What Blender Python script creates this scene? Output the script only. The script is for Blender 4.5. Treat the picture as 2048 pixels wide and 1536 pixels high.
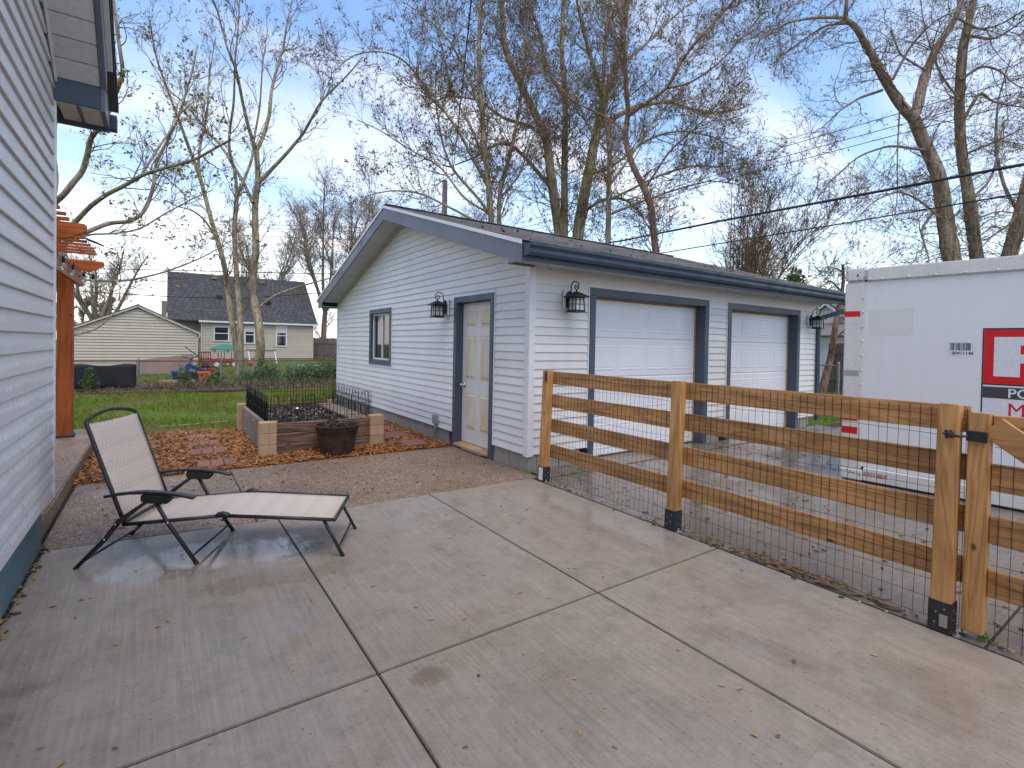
import bpy, bmesh, math, random
import numpy as np
from mathutils import Matrix, Vector
R = math.radians
random.seed(7); rng = np.random.default_rng(7)
for o in list(bpy.data.objects): bpy.data.objects.remove(o)
scn = bpy.context.scene
COL = scn.collection

# ---------------------------------------------------------------- camera
YAW, PITCH, ROLL = R(34.8625), R(-0.8627), R(1.0178)
fw = Vector((math.sin(YAW)*math.cos(PITCH), math.cos(YAW)*math.cos(PITCH), math.sin(PITCH)))
rt = Vector((math.cos(YAW), -math.sin(YAW), 0)); up = rt.cross(fw)
rt2 = math.cos(ROLL)*rt + math.sin(ROLL)*up; up2 = -math.sin(ROLL)*rt + math.cos(ROLL)*up
cam = bpy.data.cameras.new('camera'); camo = bpy.data.objects.new('camera', cam); COL.objects.link(camo)
m = Matrix((rt2, up2, -fw)).transposed().to_4x4(); m.translation = Vector((0, 0, 1.5))
camo.matrix_world = m
cam.sensor_width = 36; cam.lens = 1007.63/2048*36; cam.shift_y = -64/2048
cam.clip_start = 0.05; cam.clip_end = 600
scn.camera = camo

# ---------------------------------------------------------------- sky and sun
SUN_EL, SUN_AZ = R(66), R(196)          # azimuth from +Y towards +X
w = bpy.data.worlds.new('World'); scn.world = w; w.use_nodes = True
nt = w.node_tree; nt.nodes.clear(); nn = nt.nodes.new; lk = nt.links.new
out = nn('ShaderNodeOutputWorld'); bg = nn('ShaderNodeBackground'); bg.inputs['Strength'].default_value = 0.15
sky = nn('ShaderNodeTexSky'); sky.sky_type = 'NISHITA'; sky.sun_disc = False
sky.sun_elevation = SUN_EL; sky.sun_rotation = SUN_AZ; sky.air_density = 1.15; sky.dust_density = 0.1; sky.ozone_density = 4.0
tc = nn('ShaderNodeTexCoord'); sep = nn('ShaderNodeSeparateXYZ'); lk(tc.outputs['Generated'], sep.inputs[0])
def wmath(op, a, b=None):
    n = nn('ShaderNodeMath'); n.operation = op
    for i, v in enumerate((a, b)):
        if v is None: continue
        if isinstance(v, (int, float)): n.inputs[i].default_value = v
        else: lk(v, n.inputs[i])
    return n.outputs[0]
zz = wmath('ADD', wmath('MAXIMUM', sep.outputs[2], 0.0), 0.22)
cmb = nn('ShaderNodeCombineXYZ')
lk(wmath('DIVIDE', sep.outputs[0], zz), cmb.inputs[0]); lk(wmath('DIVIDE', sep.outputs[1], zz), cmb.inputs[1])
mp = nn('ShaderNodeMapping'); mp.inputs['Rotation'].default_value = (0, 0, R(-28)); mp.inputs['Scale'].default_value = (0.35, 1.5, 1)
mp.inputs['Location'].default_value = (1.9, 0.4, 0); lk(cmb.outputs[0], mp.inputs[0])
no = nn('ShaderNodeTexNoise'); no.inputs['Scale'].default_value = 1.5; no.inputs['Detail'].default_value = 5; no.inputs['Roughness'].default_value = 0.45
no.inputs['Distortion'].default_value = 0.5; lk(mp.outputs[0], no.inputs['Vector'])
cr = nn('ShaderNodeValToRGB'); cr.color_ramp.elements[0].position = 0.43; cr.color_ramp.elements[1].position = 0.80
cr.color_ramp.elements[0].color = (0.0,)*3+(1,); cr.color_ramp.elements[1].color = (0.85,)*3+(1,); lk(no.outputs['Fac'], cr.inputs[0])
hz = wmath('POWER', wmath('SUBTRACT', 1.0, wmath('MINIMUM', wmath('MAXIMUM', sep.outputs[2], 0.0), 1.0)), 7.0)   # thicker veil of cloud low down
fac = wmath('MINIMUM', wmath('ADD', cr.outputs[0], wmath('MULTIPLY', hz, 1.0)), 1.0)
mx = nn('ShaderNodeMixRGB'); mx.inputs['Color2'].default_value = (5.4, 5.1, 4.9, 1)
lk(fac, mx.inputs[0]); lk(sky.outputs[0], mx.inputs['Color1']); lk(mx.outputs[0], bg.inputs[0]); lk(bg.outputs[0], out.inputs[0])
sun = bpy.data.lights.new('sun', 'SUN'); sun.energy = 1.5; sun.angle = R(50); sun.color = (1, .87, .70)
so = bpy.data.objects.new('sun', sun); COL.objects.link(so)
sd = Vector((math.sin(SUN_AZ)*math.cos(SUN_EL), math.cos(SUN_AZ)*math.cos(SUN_EL), math.sin(SUN_EL)))
so.rotation_euler = (-sd).to_track_quat('-Z', 'Y').to_euler(); so.location = (0, 0, 30)
scn.view_settings.view_transform = 'Standard'; scn.view_settings.look = 'None'; scn.view_settings.gamma = 1
scn.view_settings.exposure = 1.0; scn.view_settings.use_curve_mapping = False

# ---------------------------------------------------------------- materials
class NT:
    def __init__(s, name):
        s.m = bpy.data.materials.new(name); s.m.use_nodes = True; s.t = s.m.node_tree
        s.b = s.t.nodes['Principled BSDF']; s.out = s.t.nodes['Material Output']; s._c = None
    def n(s, typ, ins=None, **kw):
        x = s.t.nodes.new('ShaderNode'+typ)
        for k, v in kw.items(): setattr(x, k, v)
        for k, v in (ins or {}).items(): s.put(x.inputs[k], v)
        return x
    def put(s, sock, v):
        if isinstance(v, bpy.types.NodeSocket): s.t.links.new(v, sock)
        elif isinstance(v, (tuple, list)) and len(v) == 3 and sock.type == 'RGBA': sock.default_value = (*v, 1)
        else: sock.default_value = v
    def co(s):
        if s._c is None: s._c = s.n('NewGeometry').outputs['Position']
        return s._c
    def rnd(s): return s.n('ObjectInfo').outputs['Random']
    def math(s, op, a, b=0.0, c=None):
        x = s.n('Math', operation=op); s.put(x.inputs[0], a); s.put(x.inputs[1], b)
        if c is not None: s.put(x.inputs[2], c)
        return x.outputs[0]
    def map(s, scale=(1, 1, 1), v=None, off=None, rot=(0, 0, 0)):
        x = s.n('Mapping', {'Vector': v or s.co(), 'Scale': scale, 'Rotation': rot})
        if off is not None: s.put(x.inputs['Location'], off)
        return x.outputs[0]
    def noise(s, scale, detail=4, v=None, rough=.55, dist=0.0):
        return s.n('TexNoise', {'Vector': v or s.co(), 'Scale': scale, 'Detail': detail, 'Roughness': rough, 'Distortion': dist}).outputs['Fac']
    def ramp(s, f, stops, interp='LINEAR'):
        x = s.n('ValToRGB', {'Fac': f}); e = x.color_ramp; e.interpolation = interp
        while len(e.elements) < len(stops): e.elements.new(0.5)
        for el, (p, c) in zip(e.elements, stops):
            el.position = p; el.color = (*c, 1) if isinstance(c, (tuple, list)) else (c, c, c, 1)
        return x.outputs['Color']
    def mix(s, f, a, b, mode='MIX'):
        x = s.n('MixRGB', {'Fac': f, 'Color1': a, 'Color2': b}, blend_type=mode); return x.outputs['Color']
    def bump(s, h, strength=.3, dist=.01, normal=None):
        x = s.n('Bump', {'Height': h, 'Strength': strength, 'Distance': dist})
        if normal is not None: s.put(x.inputs['Normal'], normal)
        s.put(s.b.inputs['Normal'], x.outputs['Normal']); return x.outputs['Normal']
    def set(s, **kw):
        names = dict(color='Base Color', rough='Roughness', metal='Metallic', spec='Specular IOR Level', coat='Coat Weight', trans='Transmission Weight', alpha='Alpha', coatr='Coat Roughness')
        for k, v in kw.items(): s.put(s.b.inputs[names[k]], v)
        return s.m
def rand_val(t, col, lo=.9, hi=1.1):
    """vary brightness a little from piece to piece"""
    x = t.n('HueSaturation', {'Color': col, 'Value': t.math('ADD', t.math('MULTIPLY', t.rnd(), hi-lo), lo)}); return x.outputs['Color']
def plain(name, col, rough=.5, metal=0., dirt=.25, scale=3., bump=0., vary=.06, spec=.5, dcol=None, fine_=1.):
    t = NT(name); f = t.ramp(t.noise(scale, 6), [(.38, 0.), (.75, 1.)])
    d = dcol or tuple(c*.6 for c in col)
    c = t.mix(t.math('MULTIPLY', f, dirt), col, d)
    fine = t.ramp(t.noise(scale*14, 3), [(.3, 1-.1*fine_), (.7, 1+.06*fine_)])
    c = t.mix(1.0, c, fine, 'MULTIPLY'); c = rand_val(t, c, 1-vary, 1+vary)
    if bump: t.bump(t.noise(scale*20, 4), bump, .004)
    return t.set(color=c, rough=t.math('ADD', t.math('MULTIPLY', f, .15), rough), metal=metal, spec=spec)
def wood(name, cols, axis, rough=.55, ring=9., knots=True, wet=None, spec=.4):
    """cols dark->light; grain runs along axis"""
    t = NT(name); off = t.n('CombineXYZ', {0: t.math('MULTIPLY', t.rnd(), 37.), 1: t.math('MULTIPLY', t.rnd(), 53.), 2: t.math('MULTIPLY', t.rnd(), 71.)}).outputs[0]
    st = [1., 1., 1.]; st[axis] = .07
    v = t.map(tuple(st), off=off)
    big = t.noise(ring, 3, v, dist=1.2)
    bands = t.math('FRACT', t.math('MULTIPLY', big, 7.))
    bands = t.math('ABSOLUTE', t.math('SUBTRACT', bands, .5))
    fib = t.noise(95, 3, v, .6)
    f = t.math('ADD', t.math('MULTIPLY', bands, .72), t.math('MULTIPLY', fib, .55))
    c = t.ramp(f, [(.18, cols[0]), (.45, cols[1]), (.8, cols[2])])
    if knots:
        ks = [2.6, 2.6, 2.6]; ks[axis] = 1.5
        vo = t.n('TexVoronoi', {'Vector': t.map(tuple(ks), off=off), 'Scale': 2.3, 'Randomness': 1.0}).outputs['Distance']
        c = t.mix(t.ramp(vo, [(.045, 1.), (.10, 0.)]), c, tuple(x*.3 for x in cols[0]))
    bl = t.ramp(t.noise(2.2, 4, t.map((1, 1, 1), off=off)), [(.35, .78), (.7, 1.12)])
    c = t.mix(1., c, bl, 'MULTIPLY'); c = rand_val(t, c, .86, 1.12)
    t.bump(f, .25, .003)
    return t.set(color=c, rough=rough, spec=spec)
def siding(name, col, dirt, streak, vary=.05, rough=.42):
    t = NT(name); v = t.map((.5, .5, 9))
    d = t.ramp(t.noise(2.4, 6, t.map((1.1, 1.1, .35))), [(.42, 0.), (.78, 1.)])
    c = t.mix(t.math('MULTIPLY', d, dirt), col, tuple(x*.62 for x in (col[0], col[1]*.98, col[2]*.92)))
    if streak:
        # rain has run up to a ragged line on every board: chalky dry above, darker wet below
        zf_ = t.math('FRACT', t.math('DIVIDE', t.math('SUBTRACT', t.n('SeparateXYZ', {0: t.co()}).outputs[2], .385), .1135))
        jag = t.math('ADD', t.math('MULTIPLY', t.noise(22, 5, t.map((1, 1, .12)), .7), .75), t.math('MULTIPLY', t.noise(2.2, 3, t.map((1, 1, 3.))), .8))
        s1 = t.ramp(t.math('SUBTRACT', t.math('ADD', zf_, .42), jag), [(.0, 0.), (.09, 1.)])
        s2 = t.ramp(t.noise(30, 4, t.map((1, 1, .1))), [(.35, .45), (.65, 1.)])
        low = t.ramp(t.math('MULTIPLY', t.n('SeparateXYZ', {0: t.co()}).outputs[2], .5), [(.55, 1.), (.9, .2)])
        c = t.mix(t.math('MULTIPLY', t.math('MULTIPLY', t.math('MULTIPLY', s1, s2), streak), low), c, (.76, .77, .80))
        c = t.mix(t.math('MULTIPLY', t.ramp(t.noise(40, 3), [(.4, 0), (.7, 1)]), .12), c, (.33, .34, .37))
    c = rand_val(t, c, 1-vary, 1+vary)
    g = t.noise(60, 3, t.map((.08, .08, 1))); t.bump(g, .08, .002)
    return t.set(color=c, rough=rough, spec=.4)
M = {}
M['siding'] = siding('vinyl_siding', (.66, .645, .64), .22, 0)
M['house_siding'] = siding('house_siding', (.56, .55, .56), .2, .9)
M['corner'] = plain('white_vinyl_trim', (.70, .70, .72), .4, dirt=.2, scale=2)
M['soffit'] = plain('soffit_vinyl', (.55, .555, .55), .45, dirt=.25, scale=2)
M['blue'] = plain('slate_blue_trim', (.060, .080, .115), .45, dirt=.35, scale=2.5, spec=.5)
M['gutter'] = plain('slate_blue_gutter', (.042, .066, .098), .42, spec=.3, dirt=.5, scale=5, dcol=(.02, .03, .05))
M['fascia'] = plain('slate_blue_trim_lit', (.115, .12, .165), .38, dirt=.25, scale=1.5)  # same paint as the blue trim, brighter light on these boards put into the colour
M['white'] = plain('white_paint', (.66, .66, .68), .4, dirt=.15, scale=2)
M['garage_door'] = plain('white_steel_door', (.76, .765, .79), .36, dirt=.16, scale=1.3, dcol=(.64, .64, .67), vary=.02, fine_=.15)
M['black'] = plain('black_metal', (.012, .012, .015), .4, dirt=.3, scale=20, spec=.4)
M['brkt'] = plain('black_bracket', (.014, .014, .016), .5, dirt=.5, scale=25, dcol=(.05, .05, .05))
M['chrome'] = plain('chrome', (.62, .62, .64), .18, metal=1., dirt=.2)
M['zinc'] = plain('zinc_bolt', (.5, .52, .55), .35, metal=.9, dirt=.4, scale=40)
M['grey_pvc'] = plain('grey_pvc', (.27, .28, .28), .5, dirt=.3, scale=9)
M['frame'] = plain('bronze_tube', (.020, .019, .023), .38, dirt=.3, scale=15, spec=.5)
M['rubber'] = plain('rubber', (.012, .012, .012), .6, dirt=.2)
M['block'] = plain('concrete_block', (.30, .27, .235), .85, dirt=.5, scale=4, bump=.5, vary=.08)
M['paver_block'] = plain('tan_block', (.40, .275, .17), .85, dirt=.4, scale=6, bump=.45, vary=.10)
M['brick'] = plain('red_brown_paver', (.21, .088, .062), .6, dirt=.5, scale=8, bump=.35, vary=.16)
M['box'] = plain('container_white', (.71, .70, .70), .36, dirt=.14, scale=1.1, dcol=(.58, .575, .57), vary=.01, fine_=.12)
t = NT('container_wall_white')
g1 = t.ramp(t.noise(5, 6, t.map((1, 1.6, .10)), .65), [(.48, 0.), (.75, 1.)]); g2 = t.ramp(t.noise(.8, 4), [(.4, 0.), (.8, 1.)])
c = t.mix(t.math('MULTIPLY', g1, .20), (.71, .70, .70), (.50, .48, .45)); c = t.mix(t.math('MULTIPLY', g2, .12), c, (.52, .51, .50))
t.bump(t.noise(1.4, 2), .12, .02); M['box'] = t.set(color=c, rough=.34)
M['boxw'] = plain('container_rail_white', (.66, .645, .615), .42, dirt=.3, scale=3, dcol=(.42, .38, .33), vary=.02)
M['red'] = plain('red_vinyl', (.60, .008, .014), .35, dirt=.12, scale=4, vary=.03)
M['greytape'] = plain('grey_tape', (.33, .34, .37), .4, dirt=.1)
M['tape'] = plain('old_tape_residue', (.66, .645, .61), .5, dirt=.4, scale=12, dcol=(.58, .555, .51), fine_=.3)
M['ink'] = plain('dark_print', (.03, .03, .035), .45, dirt=.1)
M['band'] = plain('charcoal_vinyl', (.055, .055, .058), .4, dirt=.2, scale=6)
M['letter'] = plain('white_vinyl_letter', (.66, .66, .69), .4, dirt=.06, vary=.01)
M['fadered'] = plain('faded_red_print', (.50, .06, .09), .5, dirt=.4, scale=30, dcol=(.6, .5, .5))
M['barrel'] = plain('dark_resin_barrel', (.026, .015, .011), .42, dirt=.9, scale=11, dcol=(.085, .052, .040), bump=.25, spec=.3)
M['hose'] = plain('black_hose', (.022, .024, .028), .33, dirt=.2)
M['soil'] = plain('dark_soil', (.030, .021, .016), .9, dirt=.6, scale=9, bump=.9, dcol=(.06, .04, .03))
M['beige'] = siding('beige_siding', (.46, .405, .325), .2, 0)
M['beige_trim'] = plain('beige_trim', (.50, .45, .38), .5, dirt=.2)
M['pink_board'] = plain('pinkish_panel', (.34, .235, .20), .8, dirt=.5, scale=2)
M['blackmesh'] = plain('black_screen_fabric', (.014, .015, .018), .75, dirt=.4, scale=2, dcol=(.03, .03, .035))
M['galv'] = plain('galvanised_steel', (.25, .26, .27), .45, metal=.6, dirt=.4, scale=10)
M['bluebin'] = plain('blue_plastic', (.012, .045, .20), .45, dirt=.3, scale=4)
M['orange'] = plain('orange_plastic', (.62, .14, .012), .45, dirt=.3, scale=4)
M['green'] = plain('green_plastic', (.015, .16, .10), .45, dirt=.2, scale=4)
M['redp'] = plain('red_plastic', (.28, .018, .022), .45, dirt=.3, scale=4)
M['pink'] = plain('pink_plastic', (.60, .09, .22), .45, dirt=.2)
M['bluep'] = plain('light_blue_plastic', (.10, .36, .62), .45, dirt=.3, scale=4)
M['yellow'] = plain('yellow_plastic', (.55, .30, .03), .45, dirt=.2)
M['whitep'] = plain('white_plastic', (.65, .65, .67), .45, dirt=.2)
M['fence_old'] = wood('weathered_fence_wood', ((.085, .068, .058), (.13, .105, .09), (.18, .15, .13)), 2, .85, knots=False)
M['pole'] = wood('utility_pole_wood', ((.09, .07, .06), (.15, .12, .10), (.2, .17, .15)), 2, .85, knots=False)
M['pine_y'] = wood('pine_rail', ((.27, .126, .042), (.44, .220, .080), (.55, .312, .138)), 1, .5, ring=7)
M['pine_z'] = wood('pine_post', ((.30, .142, .047), (.47, .242, .088), (.57, .33, .148)), 2, .5, ring=6)
M['cedar_x'] = wood('stained_cedar_x', ((.20, .045, .010), (.34, .080, .016), (.42, .118, .026)), 0, .42, ring=6)
M['cedar_y'] = wood('stained_cedar_y', ((.22, .048, .010), (.36, .085, .016), (.44, .12, .026)), 1, .42, ring=6)
M['cedar_z'] = wood('stained_cedar_z', ((.20, .045, .010), (.34, .080, .016), (.42, .112, .024)), 2, .42, ring=5)
M['timber_x'] = wood('wet_timber_x', ((.040, .022, .015), (.13, .072, .046), (.24, .165, .12)), 0, .6, ring=5)
M['timber_y'] = wood('grey_timber_y', ((.12, .085, .065), (.20, .15, .118), (.27, .215, .175)), 1, .7, ring=5)
M['bare_wood'] = wood('bare_sill_wood', ((.34, .20, .095), (.48, .30, .155), (.55, .37, .21)), 1, .7, knots=False)
def _glass(name, col=(.02, .025, .03), rough=.04):
    t = NT(name); return t.set(color=col, rough=rough, spec=.9)
M['glass'] = _glass('dark_window_glass')
t = NT('seeded_glass'); t.bump(t.noise(160, 2), .4, .002); M['lampglass'] = t.set(color=(.50, .54, .53), rough=.12, spec=.7)
t = NT('clear_bulb_glass'); M['bulb'] = t.set(color=(.75, .75, .75), rough=.05, trans=.85)
# stained six-panel door
t = NT('stained_white_door')
st = t.ramp(t.noise(5.5, 5, t.map((1, 1, .45))), [(.42, 0.), (.70, 1.)])
M['door'] = t.set(color=t.mix(t.math('MULTIPLY', st, .42), (.64, .63, .63), (.56, .45, .28)), rough=.4)
t = NT('stained_door_panel')
st = t.ramp(t.noise(7, 5, t.map((1, 1, .4))), [(.30, 0.), (.58, 1.)])
M['door_panel'] = t.set(color=t.mix(t.math('MULTIPLY', st, .75), (.62, .61, .60), (.60, .44, .20)), rough=.42)
# foundation paint, flaking
t = NT('teal_painted_block')
fl = t.ramp(t.noise(2.6, 6, t.map((1, 1, .35)), dist=.6), [(.64, 0.), (.67, 1.)])
c = t.mix(t.ramp(t.noise(6, 5), [(.3, 0.), (.75, .8)]), (.070, .150, .190), (.115, .195, .225))
t.bump(t.noise(35, 4), .35, .004)
M['teal'] = t.set(color=t.mix(fl, c, (.30, .245, .19)), rough=.55)

def concrete(name, base, dark, wetness, broom_axis=0, puddles=(), stains=()):
    """damp concrete: wet film where the noise (and the listed low spots) lie low; darker and glossier there"""
    t = NT(name)
    P = t.n('NewGeometry').outputs['Position']
    n1 = t.noise(.75, 6, P, .6, .4); n2 = t.noise(5, 6, P, .65); n3 = t.noise(70, 3, P, .7)
    wet = t.ramp(n1, [(.62-wetness, 0.), (.80-wetness, 1.)])
    pud = None
    edge = t.math('ADD', t.math('MULTIPLY', t.noise(2.2, 8, P, .72), .7), t.math('MULTIPLY', t.noise(26, 4, t.map((1., .12, 1.) if broom_axis == 1 else (.12, 1., 1.), v=P)), .3))
    sx = t.n('SeparateXYZ', {0: P})
    for (px, py, rx, ry, rot, k) in puddles:
        dx = t.math('SUBTRACT', sx.outputs[0], px); dy = t.math('SUBTRACT', sx.outputs[1], py)
        ca, sa = math.cos(rot), math.sin(rot)
        a = t.math('DIVIDE', t.math('ADD', t.math('MULTIPLY', dx, ca), t.math('MULTIPLY', dy, sa)), rx)
        b = t.math('DIVIDE', t.math('SUBTRACT', t.math('MULTIPLY', dy, ca), t.math('MULTIPLY', dx, sa)), ry)
        r = t.math('ADD', t.math('ADD', t.math('MULTIPLY', a, a), t.math('MULTIPLY', b, b)), t.math('MULTIPLY', t.math('SUBTRACT', edge, .5), 4.2))
        q = t.math('MULTIPLY', t.ramp(r, [(.35, 1.), (1.05, 0.)]), k)
        pud = q if pud is None else t.math('MAXIMUM', pud, q)
    c = t.ramp(n2, [(.25, dark), (.5, base), (.8, tuple(min(1, x*1.14) for x in base))])
    c = t.mix(t.ramp(n1, [(.3, .55), (.6, 0.)]), c, tuple(x*f for x, f in zip(base, (.80, .74, .66))))
    spk = t.ramp(n3, [(.26, .55), (.42, .97), (.62, 1.), (.8, 1.2)]); c = t.mix(1., c, spk, 'MULTIPLY')
    pits = t.n('TexVoronoi', {'Vector': P, 'Scale': 16., 'Randomness': 1.}).outputs['Distance']
    c = t.mix(t.ramp(pits, [(.04, .8), (.09, 0.)]), c, (.05, .038, .03))
    for (px, py, rad, col, k) in stains:
        dd = t.n('VectorMath', {0: P, 1: (px, py, 0)}, operation='DISTANCE').outputs['Value']
        q = t.math('MULTIPLY', t.math('ADD', dd, t.math('MULTIPLY', t.math('SUBTRACT', t.noise(11, 8, P, .75), .5), rad*4.)), 1/rad)
        c = t.mix(t.math('MULTIPLY', t.ramp(q, [(.35, 1.), (1., 0.)]), k), c, col)
    film = wet if pud is None else t.math('MAXIMUM', t.math('MULTIPLY', wet, .6), pud)
    c = t.mix(t.math('MULTIPLY', film, .22), c, tuple(x*.58 for x in base))
    c = rand_val(t, c, .95, 1.05)
    lines = t.noise(60, 3, t.map((1.0, .03, 1.) if broom_axis == 1 else (.03, 1.0, 1.), v=P), .6)
    c = t.mix(1., c, t.ramp(lines, [(.3, .85), (.7, 1.10)]), 'MULTIPLY')
    c = t.mix(1., c, t.ramp(t.noise(17, 8, P, .75), [(.3, .84), (.55, 1.), (.75, 1.08)]), 'MULTIPLY')
    h = t.math('ADD', t.math('MULTIPLY', lines, .8), t.math('MULTIPLY', n3, .5))
    dry = t.math('SUBTRACT', 1.0, t.math('MULTIPLY', film, .82))
    bm = t.n('Bump', {'Height': h, 'Distance': .0035}); t.put(bm.inputs['Strength'], t.math('MULTIPLY', dry, .38))
    t.put(t.b.inputs['Normal'], bm.outputs['Normal'])
    rough = t.math('ADD', t.math('MULTIPLY', t.math('SUBTRACT', 1., film), .36), t.math('ADD', .035, t.math('MULTIPLY', n2, .10)))
    return t.set(color=c, rough=rough, spec=t.math('ADD', .30, t.math('MULTIPLY', film, .70)))
M['patio'] = concrete('damp_patio_concrete', (.295, .25, .207), (.205, .172, .14), .17, 1,
    puddles=[(.42, 3.95, .62, .30, .0, 1.), (.02, 4.12, .45, .26, .2, .8), (.62, 3.45, .75, .16, -.1, .75), (2.52, 1.25, .46, .11, -1.2, .9), (1.72, 1.18, .6, .13, -1.0, .7),
             (3.1, 3.3, .22, .7, .0, .8), (3.0, 1.9, .3, .55, 0., .65), (2.75, .75, .3, .35, .3, .9), (3.05, 2.7, .28, .5, .1, .9), (2.0, 3.6, .5, .25, .3, .6), (1.5, 1.6, .35, .5, .2, .6), (.35, 2.9, .5, .3, .5, .45), (2.7, 4.2, .45, .2, 0., .5)],
    stains=[(1.02, 2.05, .10, (.10, .055, .032), .5), (-.45, 2.9, .07, (.08, .055, .04), .4), (-.5, 2.7, .06, (.08, .055, .04), .4), (1.9, 4.0, .12, (.12, .085, .06), .35)])
M['drive'] = concrete('wet_driveway_concrete', (.185, .15, .12), (.12, .096, .076), .30, 0,
    puddles=[(4.6, 2.6, .5, 1.2, .2, 1.), (6., 3.4, .8, .4, 0, 1.), (5.3, 1.3, .35, .7, .3, .9), (8.5, 3.9, 1., .3, 0, .9)])
# exposed aggregate
t = NT('exposed_aggregate'); P = t.n('NewGeometry').outputs['Position']
vo = t.n('TexVoronoi', {'Vector': P, 'Scale': 75.}); peb = t.ramp(vo.outputs['Color'], [(.1, (.085, .052, .034)), (.4, (.215, .142, .095)), (.7, (.33, .242, .172)), (.95, (.50, .42, .34))])
c = t.mix(t.ramp(vo.outputs['Distance'], [(.35, 0.), (.62, .8)]), peb, (.14, .098, .072))
c = t.mix(1., c, t.ramp(t.noise(1.2, 5, P), [(.3, .78), (.7, 1.12)]), 'MULTIPLY')
t.bump(vo.outputs['Distance'], -.7, .006)
M['agg'] = t.set(color=c, rough=t.ramp(t.noise(1.5, 5, P), [(.35, .7), (.65, .4)]), spec=.25)
# ground
t = NT('lawn_ground'); P = t.n('NewGeometry').outputs['Position']
n1 = t.noise(.55, 6, P, .6); n2 = t.noise(9, 5, P, .7)
c = t.ramp(n2, [(.25, (.035, .055, .010)), (.5, (.075, .125, .016)), (.8, (.13, .20, .028))])
c = t.mix(t.ramp(n1, [(.36, .75), (.52, 0.)]), c, (.12, .085, .045)); t.bump(n2, .8, .03)
M['lawn'] = t.set(color=c, rough=.95, spec=.1)
t = NT('grass_blade'); P = t.n('NewGeometry').outputs['Position']
c = t.ramp(t.noise(.9, 5, P, .6), [(.36, (.22, .165, .062)), (.48, (.16, .18, .035)), (.58, (.12, .20, .018)), (.75, (.13, .27, .014))]); c = t.mix(t.ramp(t.noise(40, 2, P), [(.55, 0.), (.8, .5)]), c, (.20, .19, .06))
M['blade'] = t.set(color=c, rough=.75, spec=.12)
t = NT('mulch_ground'); P = t.n('NewGeometry').outputs['Position']
c = t.ramp(t.noise(38, 5, P, .7), [(.3, (.05, .016, .007)), (.55, (.19, .064, .022)), (.8, (.32, .12, .04))]); t.bump(t.noise(45, 4, P), 1., .03)
M['mulch'] = t.set(color=c, rough=.75)
t = NT('wood_chip')
gi = t.n('NewGeometry').outputs['Random Per Island']
c = t.ramp(gi, [(0, (.055, .019, .007)), (.25, (.17, .062, .016)), (.55, (.32, .125, .030)), (.85, (.42, .175, .045)), (1., (.50, .25, .085))])
M['chip'] = t.set(color=c, rough=.6)
t = NT('soil_crumb'); gi = t.n('NewGeometry').outputs['Random Per Island']
M['crumb'] = t.set(color=t.ramp(gi, [(0, (.012, .009, .008)), (.55, (.035, .024, .018)), (.8, (.10, .065, .045)), (1., (.30, .26, .23))]), rough=.8)
t = NT('leaf_litter'); gi = t.n('NewGeometry').outputs['Random Per Island']
M['litter_brown'] = t.set(color=t.ramp(gi, [(0, (.04, .022, .014)), (.5, (.10, .055, .03)), (1., (.20, .125, .07))]), rough=.8)
t = NT('leaf_litter_gold'); gi = t.n('NewGeometry').outputs['Random Per Island']
M['litter'] = t.set(color=t.ramp(gi, [(0, (.035, .02, .012)), (.4, (.09, .045, .02)), (.65, (.30, .17, .03)), (1., (.50, .36, .08))]), rough=.6)
t = NT('brown_soil_ground'); P = t.n('NewGeometry').outputs['Position']
M['dirt'] = t.set(color=t.ramp(t.noise(7, 6, P, .7), [(.3, (.022, .015, .010)), (.55, (.070, .045, .030)), (.8, (.125, .09, .06))]), rough=.95)
# shingles
t = NT('asphalt_shingle'); gi = t.n('NewGeometry').outputs['Random Per Island']; P = t.n('NewGeometry').outputs['Position']
c = t.ramp(gi, [(0, (.085, .082, .086)), (.5, (.14, .136, .14)), (1., (.20, .194, .196))])
c = t.mix(1., c, t.ramp(t.noise(120, 2, P), [(.3, .7), (.7, 1.25)]), 'MULTIPLY'); M['shingle'] = t.set(color=c, rough=.85)
t = NT('dark_shingle'); gi = t.n('NewGeometry').outputs['Random Per Island']; P = t.n('NewGeometry').outputs['Position']
c = t.ramp(gi, [(0, (.045, .046, .056)), (1., (.075, .075, .088))])
c = t.mix(t.ramp(t.noise(.35, 4, P), [(.5, 0.), (.7, .5)]), c, (.06, .062, .038)); M['shingle_dark'] = t.set(color=c, rough=.85)
# bark, twigs, leaves
def bark(name, c1, c2, moss):
    t = NT(name); P = t.n('NewGeometry').outputs['Position']
    n = t.math('ADD', t.math('MULTIPLY', t.noise(9, 6, t.map((1, 1, .18), v=P), .65), .6), t.math('MULTIPLY', t.n('TexVoronoi', {'Vector': t.map((16, 16, 2.6), v=P), 'Scale': 1.}).outputs['Distance'], .4))
    c = t.ramp(n, [(.32, c1), (.62, c2)])
    c = t.mix(t.ramp(t.noise(1.6, 5, P), [(.5, 0.), (.7, moss)]), c, (.115, .12, .035)); t.bump(n, 1., .05)
    return t.set(color=c, rough=.9, spec=.15)
M['bark'] = bark('grey_brown_bark', (.15, .118, .092), (.38, .305, .235), .35)
M['bark_mossy'] = bark('mossy_bark', (.15, .122, .082), (.39, .315, .215), .75)
M['bark_red'] = bark('red_brown_bark', (.105, .062, .047), (.28, .17, .125), .15)
M['bark_dark'] = bark('dark_bark', (.11, .085, .068), (.30, .23, .18), .25)
def leafm(name, stops, rough=.55):
    t = NT(name); gi = t.n('NewGeometry').outputs['Random Per Island']
    return t.set(color=t.ramp(gi, stops), rough=rough)
M['bud_green'] = leafm('spring_buds', [(0, (.10, .062, .024)), (.35, (.16, .125, .028)), (.7, (.27, .27, .045)), (1., (.38, .42, .065))])
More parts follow.
